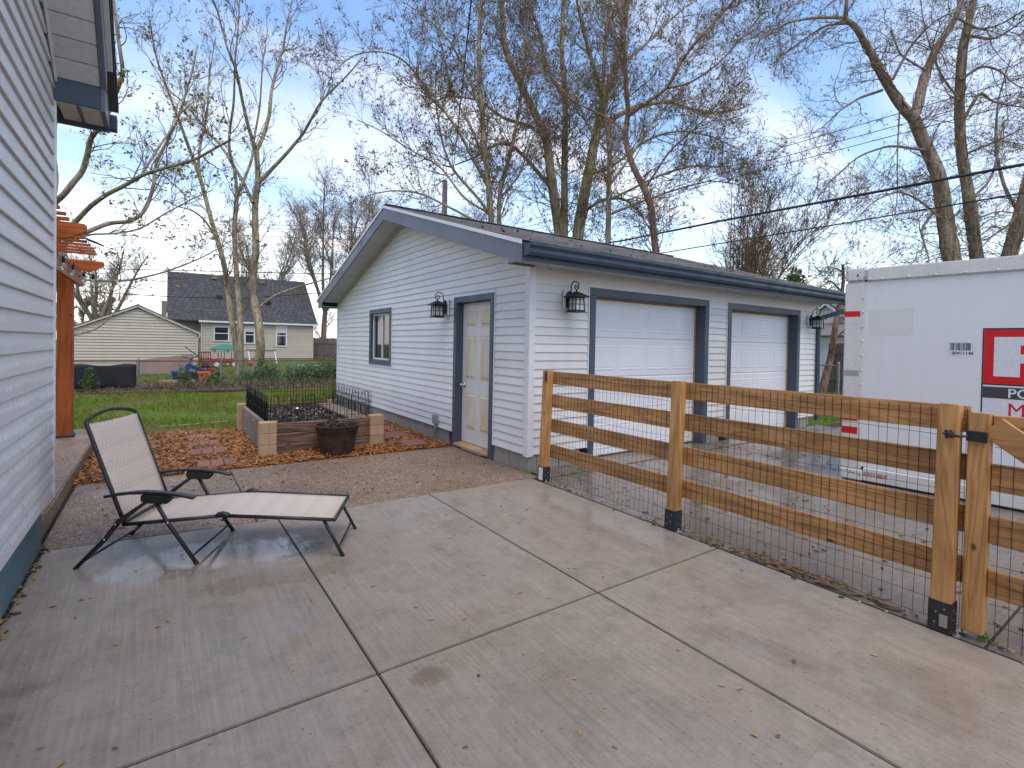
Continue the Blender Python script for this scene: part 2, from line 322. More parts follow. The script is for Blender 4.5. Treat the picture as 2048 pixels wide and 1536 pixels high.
M['bud_brown'] = leafm('brown_buds', [(0, (.10, .050, .032)), (.5, (.18, .095, .05)), (.8, (.22, .16, .055)), (1., (.32, .30, .08))])
M['leaf_green'] = leafm('ground_ivy_leaves', [(0, (.018, .045, .008)), (.5, (.05, .105, .015)), (.85, (.12, .18, .03)), (1., (.24, .24, .07))])
M['leaf_conifer'] = leafm('conifer_needles', [(0, (.03, .06, .02)), (.6, (.075, .13, .04)), (1., (.15, .20, .06))])
M['dry'] = leafm('dry_grass', [(0, (.12, .085, .045)), (.6, (.21, .155, .085)), (1., (.10, .13, .03))])
M['twig'] = plain('twig_bark', (.17, .12, .088), .85, dirt=.4, scale=1.5, dcol=(.24, .18, .125), spec=.2)
M['twig_tan'] = plain('tan_twig', (.23, .15, .09), .85, dirt=.4, scale=1.5, dcol=(.09, .06, .045), spec=.2)
M['twig_haze'] = plain('haze_paled_twig', (.28, .225, .195), .9, dirt=.3, scale=.5, spec=.1)  # distance haze put into the colour: paler than the near twigs
M['wire'] = plain('black_wire', (.014, .013, .014), .5, dirt=.2)
# sling fabric with rows of outlined ovals
t = NT('sling_fabric'); uv = t.n('TexCoord').outputs['UV']; s = t.n('SeparateXYZ', {0: uv})
v0 = t.math('MULTIPLY', s.outputs[1], 1/.030); row = t.math('FLOOR', v0)
u0 = t.math('ADD', t.math('MULTIPLY', s.outputs[0], 1/.040), t.math('MULTIPLY', t.math('MODULO', row, 2.), .5))
fu = t.math('SUBTRACT', t.math('FRACT', u0), .5); fv = t.math('SUBTRACT', t.math('FRACT', v0), .5)
rr = t.math('SQRT', t.math('ADD', t.math('MULTIPLY', fu, fu), t.math('MULTIPLY', t.math('MULTIPLY', fv, fv), .9)))
ring = t.ramp(t.math('ABSOLUTE', t.math('SUBTRACT', rr, .43)), [(.02, 1.), (.07, 0.)])
amp = t.ramp(t.math('FRACT', t.math('MULTIPLY', row, .2)), [(0, .22), (.15, .75), (.5, .40), (.7, .20)])
weave = t.noise(220, 2); c = t.mix(t.math('MULTIPLY', ring, amp), (.60, .505, .42), (.22, .19, .17))
c = t.mix(1., c, t.ramp(weave, [(.3, .86), (.7, 1.08)]), 'MULTIPLY'); t.bump(weave, .2, .001)
M['sling'] = t.set(color=c, rough=.5)

# ---------------------------------------------------------------- mesh helpers
WM = {}
def thing(name, label, cat, loc=(0, 0, 0), rotz=0., group=None, rot=None):
    o = bpy.data.objects.new(name, None); COL.objects.link(o); o.empty_display_size = .1
    o.location = loc; o.rotation_euler = rot or (0, 0, rotz)
    WM[o] = Matrix.Translation(Vector(loc)) @ o.rotation_euler.to_matrix().to_4x4()
    return tag(o, label, cat, group)
def tag(o, label=None, cat=None, group=None, kind=None):
    if label: o['label'] = label
    if cat: o['category'] = cat
    if group: o['group'] = group
    if kind: o['kind'] = kind
    return o
class MB:
    """collects shapes; build() links them as one mesh object"""
    def __init__(s): s.v = []; s.f = []; s.uv = None
    def add(s, v, f):
        b = len(s.v); s.v += [tuple(x) for x in v]; s.f += [tuple(i+b for i in q) for q in f]; return s
    def box(s, x0, x1, y0, y1, z0, z1):
        return s.add([(x, y, z) for z in (z0, z1) for y in (y0, y1) for x in (x0, x1)],
                     [(0, 2, 3, 1), (4, 5, 7, 6), (0, 1, 5, 4), (2, 6, 7, 3), (0, 4, 6, 2), (1, 3, 7, 5)])
    def bar(s, a, b, wd, ht, upv=(0, 0, 1)):
        """box beam from a to b; wd across, ht along up"""
        a = Vector(a); b = Vector(b); d = (b-a).normalized(); sd_ = d.cross(Vector(upv))
        if sd_.length < 1e-4: sd_ = d.cross(Vector((1, 0, 0)))
        sd_.normalize(); u_ = sd_.cross(d).normalized(); v = []
        for p in (a, b):
            for i, j in ((-1, -1), (1, -1), (1, 1), (-1, 1)): v.append(p + sd_*wd/2*i + u_*ht/2*j)
        return s.add(v, [(0, 1, 2, 3), (7, 6, 5, 4), (0, 4, 5, 1), (1, 5, 6, 2), (2, 6, 7, 3), (3, 7, 4, 0)])
    def tube(s, pts, r, n=8, cap=True):
        pts = [Vector(p) for p in pts]; k = len(pts); rr = r if isinstance(r, (list, tuple)) else [r]*k
        rings = []; ref = None
        for i, p in enumerate(pts):
            d = (pts[min(i+1, k-1)] - pts[max(i-1, 0)]).normalized()
            if ref is None:
                ref = Vector((0, 0, 1)) if abs(d.z) < .9 else Vector((1, 0, 0))
            a = (ref - d*ref.dot(d)).normalized(); ref = a; b = d.cross(a)
            rings.append([p + (a*math.cos(2*math.pi*j/n) + b*math.sin(2*math.pi*j/n))*rr[i] for j in range(n)])
        v = [q for g in rings for q in g]; f = []
        for i in range(k-1):
            for j in range(n):
                f.append((i*n+j, i*n+(j+1) % n, (i+1)*n+(j+1) % n, (i+1)*n+j))
        if cap: f += [tuple(range(n-1, -1, -1)), tuple((k-1)*n+j for j in range(n))]
        return s.add(v, f)
    def lathe(s, prof, n=24, c=(0, 0, 0), close=True, hard=False):
        if hard:   # every step keeps a crisp edge
            for i in range(len(prof)-1): s.lathe(prof[i:i+2], n, c, False)
            return s
        v = []; f = []; k = len(prof)
        for r_, z in prof:
            for j in range(n): v.append((c[0]+r_*math.cos(2*math.pi*j/n), c[1]+r_*math.sin(2*math.pi*j/n), c[2]+z))
        for i in range(k-1):
            for j in range(n): f.append((i*n+j, i*n+(j+1) % n, (i+1)*n+(j+1) % n, (i+1)*n+j))
        if close: f += [tuple(range(n-1, -1, -1)), tuple((k-1)*n+j for j in range(n))]
        return s.add(v, f)
    def prism(s, poly, a, b, axis=2):
        """polygon (2D) extruded along axis from a to b; the 2D coords are the other two axes in order"""
        def P(p, h):
            q = list(p); q.insert(axis, h); return tuple(q)
        n = len(poly); v = [P(p, a) for p in poly] + [P(p, b) for p in poly]
        f = [tuple(range(n-1, -1, -1)), tuple(range(n, 2*n))] + [(i, (i+1) % n, n+(i+1) % n, n+i) for i in range(n)]
        return s.add(v, f)
    def build(s, name, mat, parent=None, smooth=False, bevel=0., kind=None, local=False, seg=1):
        me = bpy.data.meshes.new(name); v = s.v
        if parent is not None and not local:
            inv = WM[parent].inverted(); v = [tuple(inv @ Vector(p)) for p in s.v]
        me.from_pydata(v, [], s.f)
        if True:
            bm = bmesh.new(); bm.from_mesh(me)
            bmesh.ops.recalc_face_normals(bm, faces=bm.faces)
            if bevel:
                bmesh.ops.bevel(bm, geom=[e for e in bm.edges if len(e.link_faces) == 2 and e.calc_face_angle(0) > .5], offset=bevel, segments=seg, affect='EDGES', clamp_overlap=True)
            bm.to_mesh(me); bm.free()
        return link(name, me, mat, parent, smooth, kind)
def link(name, me, mat, parent=None, smooth=False, kind=None):
    if mat is not None and not me.materials: me.materials.append(M[mat] if isinstance(mat, str) else mat)
    if smooth: me.polygons.foreach_set('use_smooth', [True]*len(me.polygons))
    o = bpy.data.objects.new(name, me); COL.objects.link(o)
    if parent is not None: o.parent = parent; WM[o] = WM[parent]
    else: WM[o] = Matrix.Identity(4)
    if kind: o['kind'] = kind
    return o
def share(o, name=None, parent=None, loc=(0, 0, 0), rotz=0.):
    """another object on the same mesh"""
    c = o.copy(); COL.objects.link(c); c.parent = parent or o.parent; c.location = loc; c.rotation_euler = (0, 0, rotz)
    WM[c] = WM[c.parent] if c.parent else Matrix.Identity(4)
    return c
def copy_tree(o, parent=None):
    c = o.copy(); COL.objects.link(c); c.parent = parent
    for ch in list(o.children): copy_tree(ch, c)
    return c
def np_mesh(name, V, F, mat, parent=None, kind=None, smooth=False):
    """fast mesh from arrays: V (n,3), F (m,k)"""
    me = bpy.data.meshes.new(name); V = np.asarray(V, np.float32); F = np.asarray(F, np.int32)
    if parent is not None:
        inv = np.array(WM[parent].inverted()); V = (V @ inv[:3, :3].T + inv[:3, 3]).astype(np.float32)
    k = F.shape[1]; me.vertices.add(len(V)); me.vertices.foreach_set('co', V.ravel())
    me.loops.add(F.size); me.loops.foreach_set('vertex_index', F.ravel())
    me.polygons.add(len(F)); me.polygons.foreach_set('loop_start', np.arange(0, F.size, k, dtype=np.int32))
    try: me.polygons.foreach_set('loop_total', np.full(len(F), k, np.int32))
    except Exception: pass
    me.update(calc_edges=True); me.validate()
    return link(name, me, mat, parent, smooth, kind)
def np_tubes(P, Rr, n):
    """P (N,K,3), Rr (N,K) -> verts, quads of N tubes with K rings of n sides"""
    N, K, _ = P.shape
    T = np.empty_like(P); T[:, 1:-1] = P[:, 2:]-P[:, :-2]; T[:, 0] = P[:, 1]-P[:, 0]; T[:, -1] = P[:, -1]-P[:, -2]
    T /= np.linalg.norm(T, axis=2, keepdims=True)+1e-9
    ref = np.where(np.abs(T[:, :1, 2:3]) < .9, np.array([0, 0, 1.]), np.array([1., 0, 0])); ref = np.broadcast_to(ref, P.shape)
    A = ref - T*np.sum(ref*T, 2, keepdims=True); A /= np.linalg.norm(A, axis=2, keepdims=True)+1e-9; B = np.cross(T, A)
    ang = 2*np.pi*np.arange(n)/n
    V = P[:, :, None]+(A[:, :, None]*np.cos(ang)[None, None, :, None]+B[:, :, None]*np.sin(ang)[None, None, :, None])*Rr[:, :, None, None]
    base = (np.arange(N)*K*n)[:, None, None]; i = np.arange(K-1)[None, :, None]; j = np.arange(n)[None, None, :]; j2 = (j+1) % n
    F = np.stack([base+i*n+j, base+i*n+j2, base+(i+1)*n+j2, base+(i+1)*n+j], -1).reshape(-1, 4)
    return V.reshape(-1, 3), F
def np_boxes(C_, S_, A_, tilt=None):
    """little boxes: centres (N,3), half sizes (N,3), yaw (N,), optional pitch (N,)"""
    N = len(C_); s = np.array([[x, y, z] for z in (-1, 1) for y in (-1, 1) for x in (-1, 1)], float)
    L = s[None]*S_[:, None]
    if tilt is not None:
        ct, st = np.cos(tilt)[:, None], np.sin(tilt)[:, None]; x = L[..., 0]*ct - L[..., 2]*st; z = L[..., 0]*st + L[..., 2]*ct; L = np.stack([x, L[..., 1], z], -1)
    ca, sa = np.cos(A_)[:, None], np.sin(A_)[:, None]
    V = np.stack([L[..., 0]*ca-L[..., 1]*sa, L[..., 0]*sa+L[..., 1]*ca, L[..., 2]], -1)+C_[:, None]
    f = np.array([(0, 2, 3, 1), (4, 5, 7, 6), (0, 1, 5, 4), (2, 6, 7, 3), (0, 4, 6, 2), (1, 3, 7, 5)])
    return V.reshape(-1, 3), (f[None]+(np.arange(N)*8)[:, None, None]).reshape(-1, 4)
def np_leaves(C_, size, rng_, droop=.3, aspect=.5):
    """random diamond leaves"""
    N = len(C_); d = rng_.normal(size=(N, 3)); d[:, 2] -= droop; d /= np.linalg.norm(d, axis=1, keepdims=True)
    e = rng_.normal(size=(N, 3)); e -= d*np.sum(d*e, 1, keepdims=True); e /= np.linalg.norm(e, axis=1, keepdims=True)
    s = size*rng_.uniform(.55, 1.3, (N, 1)) if np.isscalar(size) else size[:, None]
    V = np.stack([C_, C_+d*s*.5+e*s*aspect*.5, C_+d*s, C_+d*s*.5-e*s*aspect*.5], 1).reshape(-1, 3)
    return V, np.arange(N*4).reshape(-1, 4)
def text_mesh(name, body, size, mat, parent, M4, extr=.0006, bold=0.):
    cu = bpy.data.curves.new(name, 'FONT'); cu.body = body; cu.size = size; cu.extrude = extr; cu.offset = bold; cu.resolution_u = 4
    o = bpy.data.objects.new(name, cu); COL.objects.link(o)
    dg = bpy.context.evaluated_depsgraph_get(); me = bpy.data.meshes.new_from_object(o.evaluated_get(dg))
    bpy.data.objects.remove(o); me.transform(M4); me.name = name
    return link(name, me, mat, parent)

# ---------------------------------------------------------------- ground, paving
n = 60; xs = np.concatenate([np.linspace(-220, -12, 8), np.linspace(-10, 26, 44), np.linspace(30, 240, 8)]); ys = np.concatenate([np.linspace(-120, -8, 6), np.linspace(-6, 46, 46), np.linspace(52, 320, 8)])
X, Y = np.meshgrid(xs, ys); Z = -.035 + .02*np.sin(X*1.3+.4*Y)*np.cos(Y*.9) + np.where(Y > 10, .015*np.sin(X*3.1)*np.sin(Y*2.3), 0)
Z = np.where((Y < 10) & (X > -3) & (X < 16), -.06, Z)
nx, ny = len(xs), len(ys); I = np.arange(nx*ny).reshape(ny, nx)
F = np.stack([I[:-1, :-1], I[:-1, 1:], I[1:, 1:], I[1:, :-1]], -1).reshape(-1, 4)
tag(np_mesh('ground', np.stack([X, Y, Z], -1).reshape(-1, 3), F, 'lawn', smooth=True), kind='structure')

# patio slab: one panel per pour, tooled joints between
base = tag(MB().prism([(-.70, -3.2), (3.44, -3.2), (3.44, 4.49), (2.2, 4.54), (.81, 4.56), (-.70, 4.73)], -.06, -.007).build('patio', 'soil'), kind='structure')
def back(x): return float(np.interp(x, [-.70, .81, 2.2, 3.44], [4.73, 4.56, 4.54, 4.49]))
g = .0055
for x0, x1 in ((-.675, .815), (.815, 2.19), (2.19, 3.435)):
    for y0, y1 in ((-3.2, -.16), (-.16, 2.186), (2.186, None)):
        a, b = x0+g, x1-g
        poly = [(a, y0+g), (b, y0+g), (b, (y1 or back(b))-g), (a, (y1 or back(a))-g)]
        MB().prism(poly, -.02, 0.).build('concrete_panel', 'patio', base, bevel=.004, seg=2)
# exposed-aggregate apron behind it
agg = tag(MB().prism([(-.70, 4.74), (.81, 4.58), (2.2, 4.56), (3.44, 4.51), (3.56, 4.76), (3.56, 6.48), (1.6, 6.56), (-.72, 6.66)], -.06, -.010).build('aggregate_apron', 'soil'), kind='structure')
def bk2(x): return float(np.interp(x, [-.72, 1.6, 3.55], [6.66, 6.56, 6.48]))
for x0, x1 in ((-.70, .66), (.66, 3.55)):
    a, b = x0+g, x1-g; poly = [(a, back(min(a, 3.43))+.012)] + [(q, back(q)+.012) for q in (.81, 2.2, 3.43) if a < q < b]
    poly += [(b, back(3.43)+.012 if b > 3.43 else back(b)+.012), (b, bk2(b)), (a, bk2(a))]
    MB().prism(poly, -.019, -.003).build('aggregate_panel', 'agg', agg, bevel=.005)
# raised porch slab beside the house
po = tag(MB().prism([(-5.2, 4.80), (-.72, 4.80), (-.735, 9.75), (-5.2, 9.75)], -.05, .135).build('porch_slab', 'agg', bevel=.012, seg=2), kind='structure')
MB().box(-1.35, -1.335, 4.85, 9.7, .1354, .1375).build('joint', 'soil', po)
# driveway beyond the fence
dv = tag(MB().prism([(3.46, -6), (13.4, -6), (13.4, 4.7), (3.62, 4.7), (3.46, 4.3)], -.06, -.013).build('driveway', 'soil'), kind='structure')
for x0, x1 in ((3.47, 5.55), (5.55, 8.6), (8.6, 11.2), (11.2, 13.3)):
    for y0, y1 in ((-6, -2.2), (-2.2, .7), (.7, 3.6), (3.6, 4.42)):
        MB().box(x0+.006, x1-.006, y0+.006, y1-.006, -.026, -.008).build('driveway_panel', 'drive', dv, bevel=.005)
MB().box(3.60, 10.75, 4.43, 4.735, -.026, .004).build('garage_apron', 'drive', dv, bevel=.006)
for q0, q1 in ((4.595, 6.925), (7.655, 9.815)): MB().box(q0, q1, 4.736, 4.96, -.026, .002).build('door_threshold', 'drive', dv)
# mulch bed with loose chips
mb = tag(MB().prism([(-.74, 6.67), (1.6, 6.57), (3.54, 6.49), (3.54, 12.6), (2.75, 12.4), (2.7, 9.8), (.95, 9.55), (-.1, 9.66), (-.74, 9.75)], -.05, -.004).build('mulch_bed', 'mulch'), kind='structure')
N = 15000
c = np.stack([rng.uniform(-.72, 3.5, N), rng.uniform(6.55, 10.2, N), np.zeros(N)], 1)
edge = np.interp(c[:, 0], [-.74, 1.6, 3.54], [6.69, 6.58, 6.50]) + rng.normal(0, .02, N)
far = np.interp(c[:, 0], [-.74, -.1, .95, 2.7, 2.75, 3.54], [9.75, 9.66, 9.55, 9.8, 10.3, 10.3])+rng.normal(0, .06, N)
k = (c[:, 1] > edge) & (c[:, 1] < far) & ~((c[:, 0] > 1.12) & (c[:, 0] < 2.55) & (c[:, 1] > 7.2) & (c[:, 1] < 9.35)); c = c[k]
STONES = ((.56, 6.93, .20, .15), (.51, 7.68, .195, .155), (.505, 8.30, .188, .135), (.50, 8.94, .183, .125), (3.07, 6.92, .17, .18), (3.09, 7.67, .17, .22), (3.16, 8.32, .14, .17))
for (sx_, sy_, hx_, hy_) in STONES:   # swept mostly clean over the stepping stones
    c = c[~((np.abs(c[:, 0]-sx_) < hx_) & (np.abs(c[:, 1]-sy_) < hy_) & (rng.uniform(0, 1, len(c)) < .93))]
N = len(c)
c[:, 2] = .003 + rng.uniform(0, .022, N)
s = np.stack([rng.uniform(.018, .05, N), rng.uniform(.004, .011, N), rng.uniform(.002, .005, N)], 1)
V, F = np_boxes(c, s, rng.uniform(0, 6.28, N), rng.normal(0, .28, N))
np_mesh('wood_chips', V, F, 'chip', mb, kind='stuff')
# dirt strip under the back fence
tag(MB().prism([(-6, 16.9), (-.4, 17.1), (2., 16.8), (4.4, 17.2), (9, 17.1), (9, 20.1), (-6, 20.1)], -.03, .022).build('soil_strip', 'dirt'), kind='structure')

# grass blades on the lawn
def blades(N, x0, x1, y0, y1, h, wd, cond=None):
    p = np.stack([rng.uniform(x0, x1, N), y0+(y1-y0)*rng.uniform(0, 1, N)**1.25], 1)
    q = np.sin(p[:, 0]*1.7+np.sin(p[:, 1]*1.1)*2)*np.cos(p[:, 1]*1.3+p[:, 0]*.6) + rng.normal(0, .45, N)
    kk = q > -.18
    if cond is not None: kk &= cond(p)
    p = p[kk]; q = q[kk]; n_ = len(p); a = rng.uniform(0, 6.28, n_); hh = h*rng.uniform(.5, 1.25, n_)*(1+.35*np.clip(q, -.5, 1.2)); ln = rng.normal(0, .5, (n_, 2))*hh[:, None]
    z0 = np.full(n_, -.03); dx = np.stack([np.cos(a), np.sin(a)], 1)*wd
    V = np.zeros((n_, 3, 3)); V[:, 0, :2] = p-dx; V[:, 1, :2] = p+dx; V[:, 2, :2] = p+ln; V[:, :2, 2] = z0[:, None]; V[:, 2, 2] = z0+hh
    return V.reshape(-1, 3), np.arange(n_*3).reshape(-1, 3)
inlawn = lambda p: (p[:, 1] > np.interp(p[:, 0], [-8, -.75, -.1, .95, 2.7, 3.0, 12], [9.75, 9.75, 9.66, 9.55, 9.8, 12.5, 13.]))
V1, F1 = blades(120000, -7, 9, 9.5, 17.3, .075, .006, inlawn)
V2, F2 = blades(50000, -8, 16, 20, 34, .10, .012)
V3, F3 = blades(26000, 11.0, 24, 4.6, 14, .085, .009)
np_o = np_mesh('grass', np.concatenate([V1, V2, V3]), np.concatenate([F1, F2+len(V1), F3+len(V1)+len(V2)]), 'blade')
tag(np_o, 'green spring lawn grass with thin patches', 'grass', kind='stuff')

# ---------------------------------------------------------------- siding on any wall
def side_wall(root, name, mat, plane, axis, outw, a0, a1, z0, z1, step, holes=(), top=None, lip=.016, height=None):
    """lap boards on the plane; axis 1: wall x=plane running along y, axis 0: wall y=plane running along x.
       holes: (a, b, zlo, zhi); top(z) gives the (a0, a1) limits under a gable"""
    cache = {}; z = z0
    while z < z1-.015:
        zt = min(z+step, z1); lo, hi = (a0, a1) if top is None else top(z)
        lo, hi = max(lo, a0), min(hi, a1)
        if hi-lo < .05: break
        segs = [(lo, hi, z, zt)]
        for (h0, h1, zl, zh) in holes:
            nxt = []
            for (p, q, s0, s1) in segs:
                if q <= h0 or p >= h1 or s1 <= zl or s0 >= zh: nxt.append((p, q, s0, s1)); continue
                if p < h0: nxt.append((p, h0, s0, s1))
                if q > h1: nxt.append((h1, q, s0, s1))
                if s0 < zl-.01: nxt.append((max(p, h0), min(q, h1), s0, zl))
                if s1 > zh+.01: nxt.append((max(p, h0), min(q, h1), zh, s1))
            segs = nxt
        for (p, q, s0, s1) in segs:
            if q-p < .01: continue
            key = (round(p, 3), round(q, 3), round(s1-s0, 3))
            if key in cache:
                o, zz0 = cache[key]; share(o, loc=(0, 0, s0-zz0)); continue
            e = outw
            prof = [(plane, s0), (plane+e*lip, s0), (plane+e*(lip+.001), s0+.004), (plane+e*.003, s1), (plane, s1)]
            o = MB().prism(prof, p, q, axis=axis).build(name, mat, root); cache[key] = (o, s0)
        z += step
def frame_trim(root, name, mat, plane, axis, outw, a0, a1, z0, z1, wd, th, depth, sill=True):
    """boards round an opening: two jambs, head, optional sill; returns nothing"""
    lo, hi = sorted((plane+outw*th, plane-outw*depth))
    def bx(p, q, s0, s1):
        b = MB(); b.box(lo, hi, p, q, s0, s1) if axis == 1 else b.box(p, q, lo, hi, s0, s1); return b.build(name, mat, root, bevel=.004)
    bx(a0, a0+wd, z0, z1-wd-.001); bx(a1-wd, a1, z0, z1-wd-.001); bx(a0, a1, z1-wd, z1)
    if sill: bx(a0+wd+.001, a1-wd-.001, z0, z0+wd)
def jchannel(root, plane, axis, outw, a0, a1, z0, z1, mat='corner', wd=.022, th=.022, bottom=False):
    lo, hi = sorted((plane+outw*th, plane-outw*.004))
    for (p, q, s0, s1) in ((a0-wd, a0-.001, z0, z1), (a1+.001, a1+wd, z0, z1), (a0-wd, a1+wd, z1+.001, z1+wd)):
        b = MB(); b.box(lo, hi, p, q, s0, s1) if axis == 1 else b.box(p, q, lo, hi, s0, s1); b.build('channel_trim', mat, root, bevel=.003)

# ---------------------------------------------------------------- the garage
GX0, GX1, GY0, GY1, RY = 3.55, 10.65, 4.74, 12.55, 8.50
SL = .303
def under(y): return 2.50+(y-GY0)*SL if y < RY else 2.50+(RY-GY0)*SL-(y-RY)*SL
gar = thing('garage', 'pale grey sided double garage with slate blue trim and white doors', 'garage', (GX0, GY0, 0))
D = (5.49, 6.57, 0., 2.17)        # walk door, outer trim
Wn = (9.03, 10.22, 1.06, 2.15)    # window
d1 = (4.49, 7.03, 0., 2.245); d2 = (7.55, 9.92, 0., 2.24)
core = MB()   # wall core with the openings left open
def wall_core(plane0, plane1, axis, a0, a1, z0, z1, holes):
    cur = a0
    for (h0, h1, zl, zh) in sorted(holes):
        for (p, q, s0, s1) in ((cur, h0, z0, z1), (h0, h1, zh, z1), (h0, h1, z0, zl)):
            if q-p > .01 and s1-s0 > .01: core.box(plane0, plane1, p, q, s0, s1) if axis == 1 else core.box(p, q, plane0, plane1, s0, s1)
        cur = h1
    core.box(plane0, plane1, cur, a1, z0, z1) if axis == 1 else core.box(cur, a1, plane0, plane1, z0, z1)
wall_core(GX0+.001, GX0+.12, 1, GY0+.13, GY1-.13, .195, 2.44, [(D[0]+.05, D[1]-.05, 0, D[3]-.05), (Wn[0]+.05, Wn[1]-.05, Wn[2]+.05, Wn[3]-.05)])
wall_core(GY0+.001, GY0+.12, 0, GX0+.001, GX1-.001, .195, 2.44, [(d1[0]+.05, d1[1]-.05, 0, d1[3]-.05), (d2[0]+.05, d2[1]-.05, 0, d2[3]-.05)])
core.box(GX1-.12, GX1-.001, GY0+.13, GY1-.13, .0, 2.44); core.box(GX0+.001, GX1-.001, GY1-.12, GY1-.001, 0., 2.44)
core.prism([(GY0+.1, 2.441), (GY1-.1, 2.441), (RY, under(RY)-.02)], GX0+.001, GX0+.1, axis=0)
core.prism([(GY0+.1, 2.441), (GY1-.1, 2.441), (RY, under(RY)-.02)], GX1-.1, GX1-.001, axis=0)
core.build('wall', 'siding', gar)
def gable_lim(z):
    if z < 2.42: return GY0+.045, GY1-.045
    return GY0+(z-2.50)/SL+.0, RY+(under(RY)-z)/SL
ST = .1016
side_wall(gar, 'siding_board', 'siding', GX0, 1, -1, GY0+.045, GY1-.045, .195, 3.62, ST,
          holes=[(D[0]-.02, D[1]+.02, -.1, D[3]+.02), (Wn[0]-.02, Wn[1]+.02, Wn[2]-.02, Wn[3]+.02)], top=gable_lim)
side_wall(gar, 'siding_board', 'siding', GY0, 0, -1, GX0+.045, GX1-.045, .195, 2.44, ST,
          holes=[(d1[0]-.02, d1[1]+.02, -.1, d1[3]+.02), (d2[0]-.02, d2[1]+.02, -.1, d2[3]+.02)])
# corner posts
for (cx, cy) in ((GX0, GY0), (GX0, GY1), (GX1, GY0)):
    sx = 1 if cx == GX0 else -1; sy = 1 if cy == GY0 else -1
    MB().prism([(cx-sx*.024, cy-sy*.024), (cx+sx*.065, cy-sy*.024), (cx+sx*.065, cy-sy*.0), (cx+sx*.0, cy+sy*.0), (cx+sx*.0, cy+sy*.065), (cx-sx*.024, cy+sy*.065)], .175, 2.43).build('corner_trim', 'corner', gar, bevel=.004)
# block foundation, one course showing
k = 0; y = GY0+.002
blk = MB().box(GX0+.012, GX0+.14, y, y+.392, -.05, .19).build('foundation_block', 'block', gar, bevel=.006)
for i in range(1, 20):
    yy = y+i*.4
    if D[0]-.3 < yy < D[1]-.1: continue
    share(blk, loc=(0, i*.4, 0))
b0 = MB().box(GX0+.15, GX0+.49, GY0+.012, GY0+.14, -.05, .19).build('foundation_block', 'block', gar, bevel=.006)
share(b0, loc=(.35, 0, 0))
for q in (7.08, 10.02): share(b0, loc=(q-GX0-.15, 0, 0))
# walk door
frame_trim(gar, 'door_trim', 'blue', GX0, 1, -1, D[0], D[1], -.03, D[3], .085, .03, .12, sill=False)
jchannel(gar, GX0, 1, -1, D[0], D[1], .19, D[3])
dx = GX0+.085
door = MB().box(dx, dx+.045, D[0]+.088, D[1]-.088, .075, D[3]-.088).build('door', 'door', gar, bevel=.003)
dw = (D[0]+.088, D[1]-.088); pw = (dw[1]-dw[0]-.30)/2
for col in range(2):
    p0 = dw[0]+.10+col*(pw+.10); p1 = p0+pw
    for (s0, s1) in ((.27, .80), (.99, 1.62), (1.74, 1.98)):
        MB().prism([(p0, s0), (p1, s0), (p1, s1), (p0, s1)], dx-.003, dx+.004, axis=0).build('panel_moulding', 'door_panel', door, bevel=.002)
        b = MB(); i1, i2 = .022, .05
        for (ii, xx) in ((i1, dx-.0035), (i2, dx-.013)):
            b.v += [(xx, p0+ii, s0+ii), (xx, p1-ii, s0+ii), (xx, p1-ii, s1-ii), (xx, p0+ii, s1-ii)]
        b.f += [(4, 5, 6, 7)]+[(j, (j+1) % 4, 4+(j+1) % 4, 4+j) for j in range(4)]
        b.build('raised_panel', 'door_panel', door)
kn = MB().tube([(dx-.001, dw[1]-.07, .90), (dx-.012, dw[1]-.07, .90), (dx-.02, dw[1]-.07, .90), (dx-.04, dw[1]-.07, .90), (dx-.055, dw[1]-.07, .90), (dx-.068, dw[1]-.07, .90), (dx-.073, dw[1]-.07, .90)], [.032, .032, .012, .012, .026, .024, .012], 16).build('door_knob', 'chrome', door, smooth=True)
MB().prism([(GX0-.05, .02), (GX0+.12, .02), (GX0+.12, .072), (GX0-.05, .055)], D[0]+.086, D[1]-.086, axis=1).build('door_sill', 'bare_wood', gar, bevel=.004)
MB().box(GX0-.06, GX0-.035, D[0]+.2, D[1]-.35, .006, .026).build('threshold_strip', 'galv', gar, bevel=.003)
# window
frame_trim(gar, 'window_trim', 'blue', GX0, 1, -1, Wn[0], Wn[1], Wn[2], Wn[3], .085, .032, .1)
jchannel(gar, GX0, 1, -1, Wn[0], Wn[1], Wn[2]-.02, Wn[3])
wi = MB(); a, b_, c_, d_ = Wn[0]+.087, Wn[1]-.087, Wn[2]+.087, Wn[3]-.087; f_ = .035; mid = (a+b_)/2
wi.box(GX0+.02, GX0+.07, a, a+f_, c_, d_); wi.box(GX0+.02, GX0+.07, b_-f_, b_, c_, d_); wi.box(GX0+.02, GX0+.07, a+f_+.001, b_-f_-.001, c_, c_+f_); wi.box(GX0+.02, GX0+.07, a+f_+.001, b_-f_-.001, d_-f_, d_); wi.box(GX0+.025, GX0+.065, mid-.022, mid+.022, c_+f_+.001, d_-f_-.001)
win = wi.build('window', 'white', gar, bevel=.003)
for (p, q) in ((a+f_, mid-.022), (mid+.022, b_-f_)): MB().box(GX0+.046, GX0+.051, p+.001, q-.001, c_+f_+.001, d_-f_-.001).build('pane', 'glass', win)
MB().box(GX0+.055, GX0+.06, a+f_+.01, mid-.24, c_+f_, d_-f_).build('curtain', 'pink_board', win)
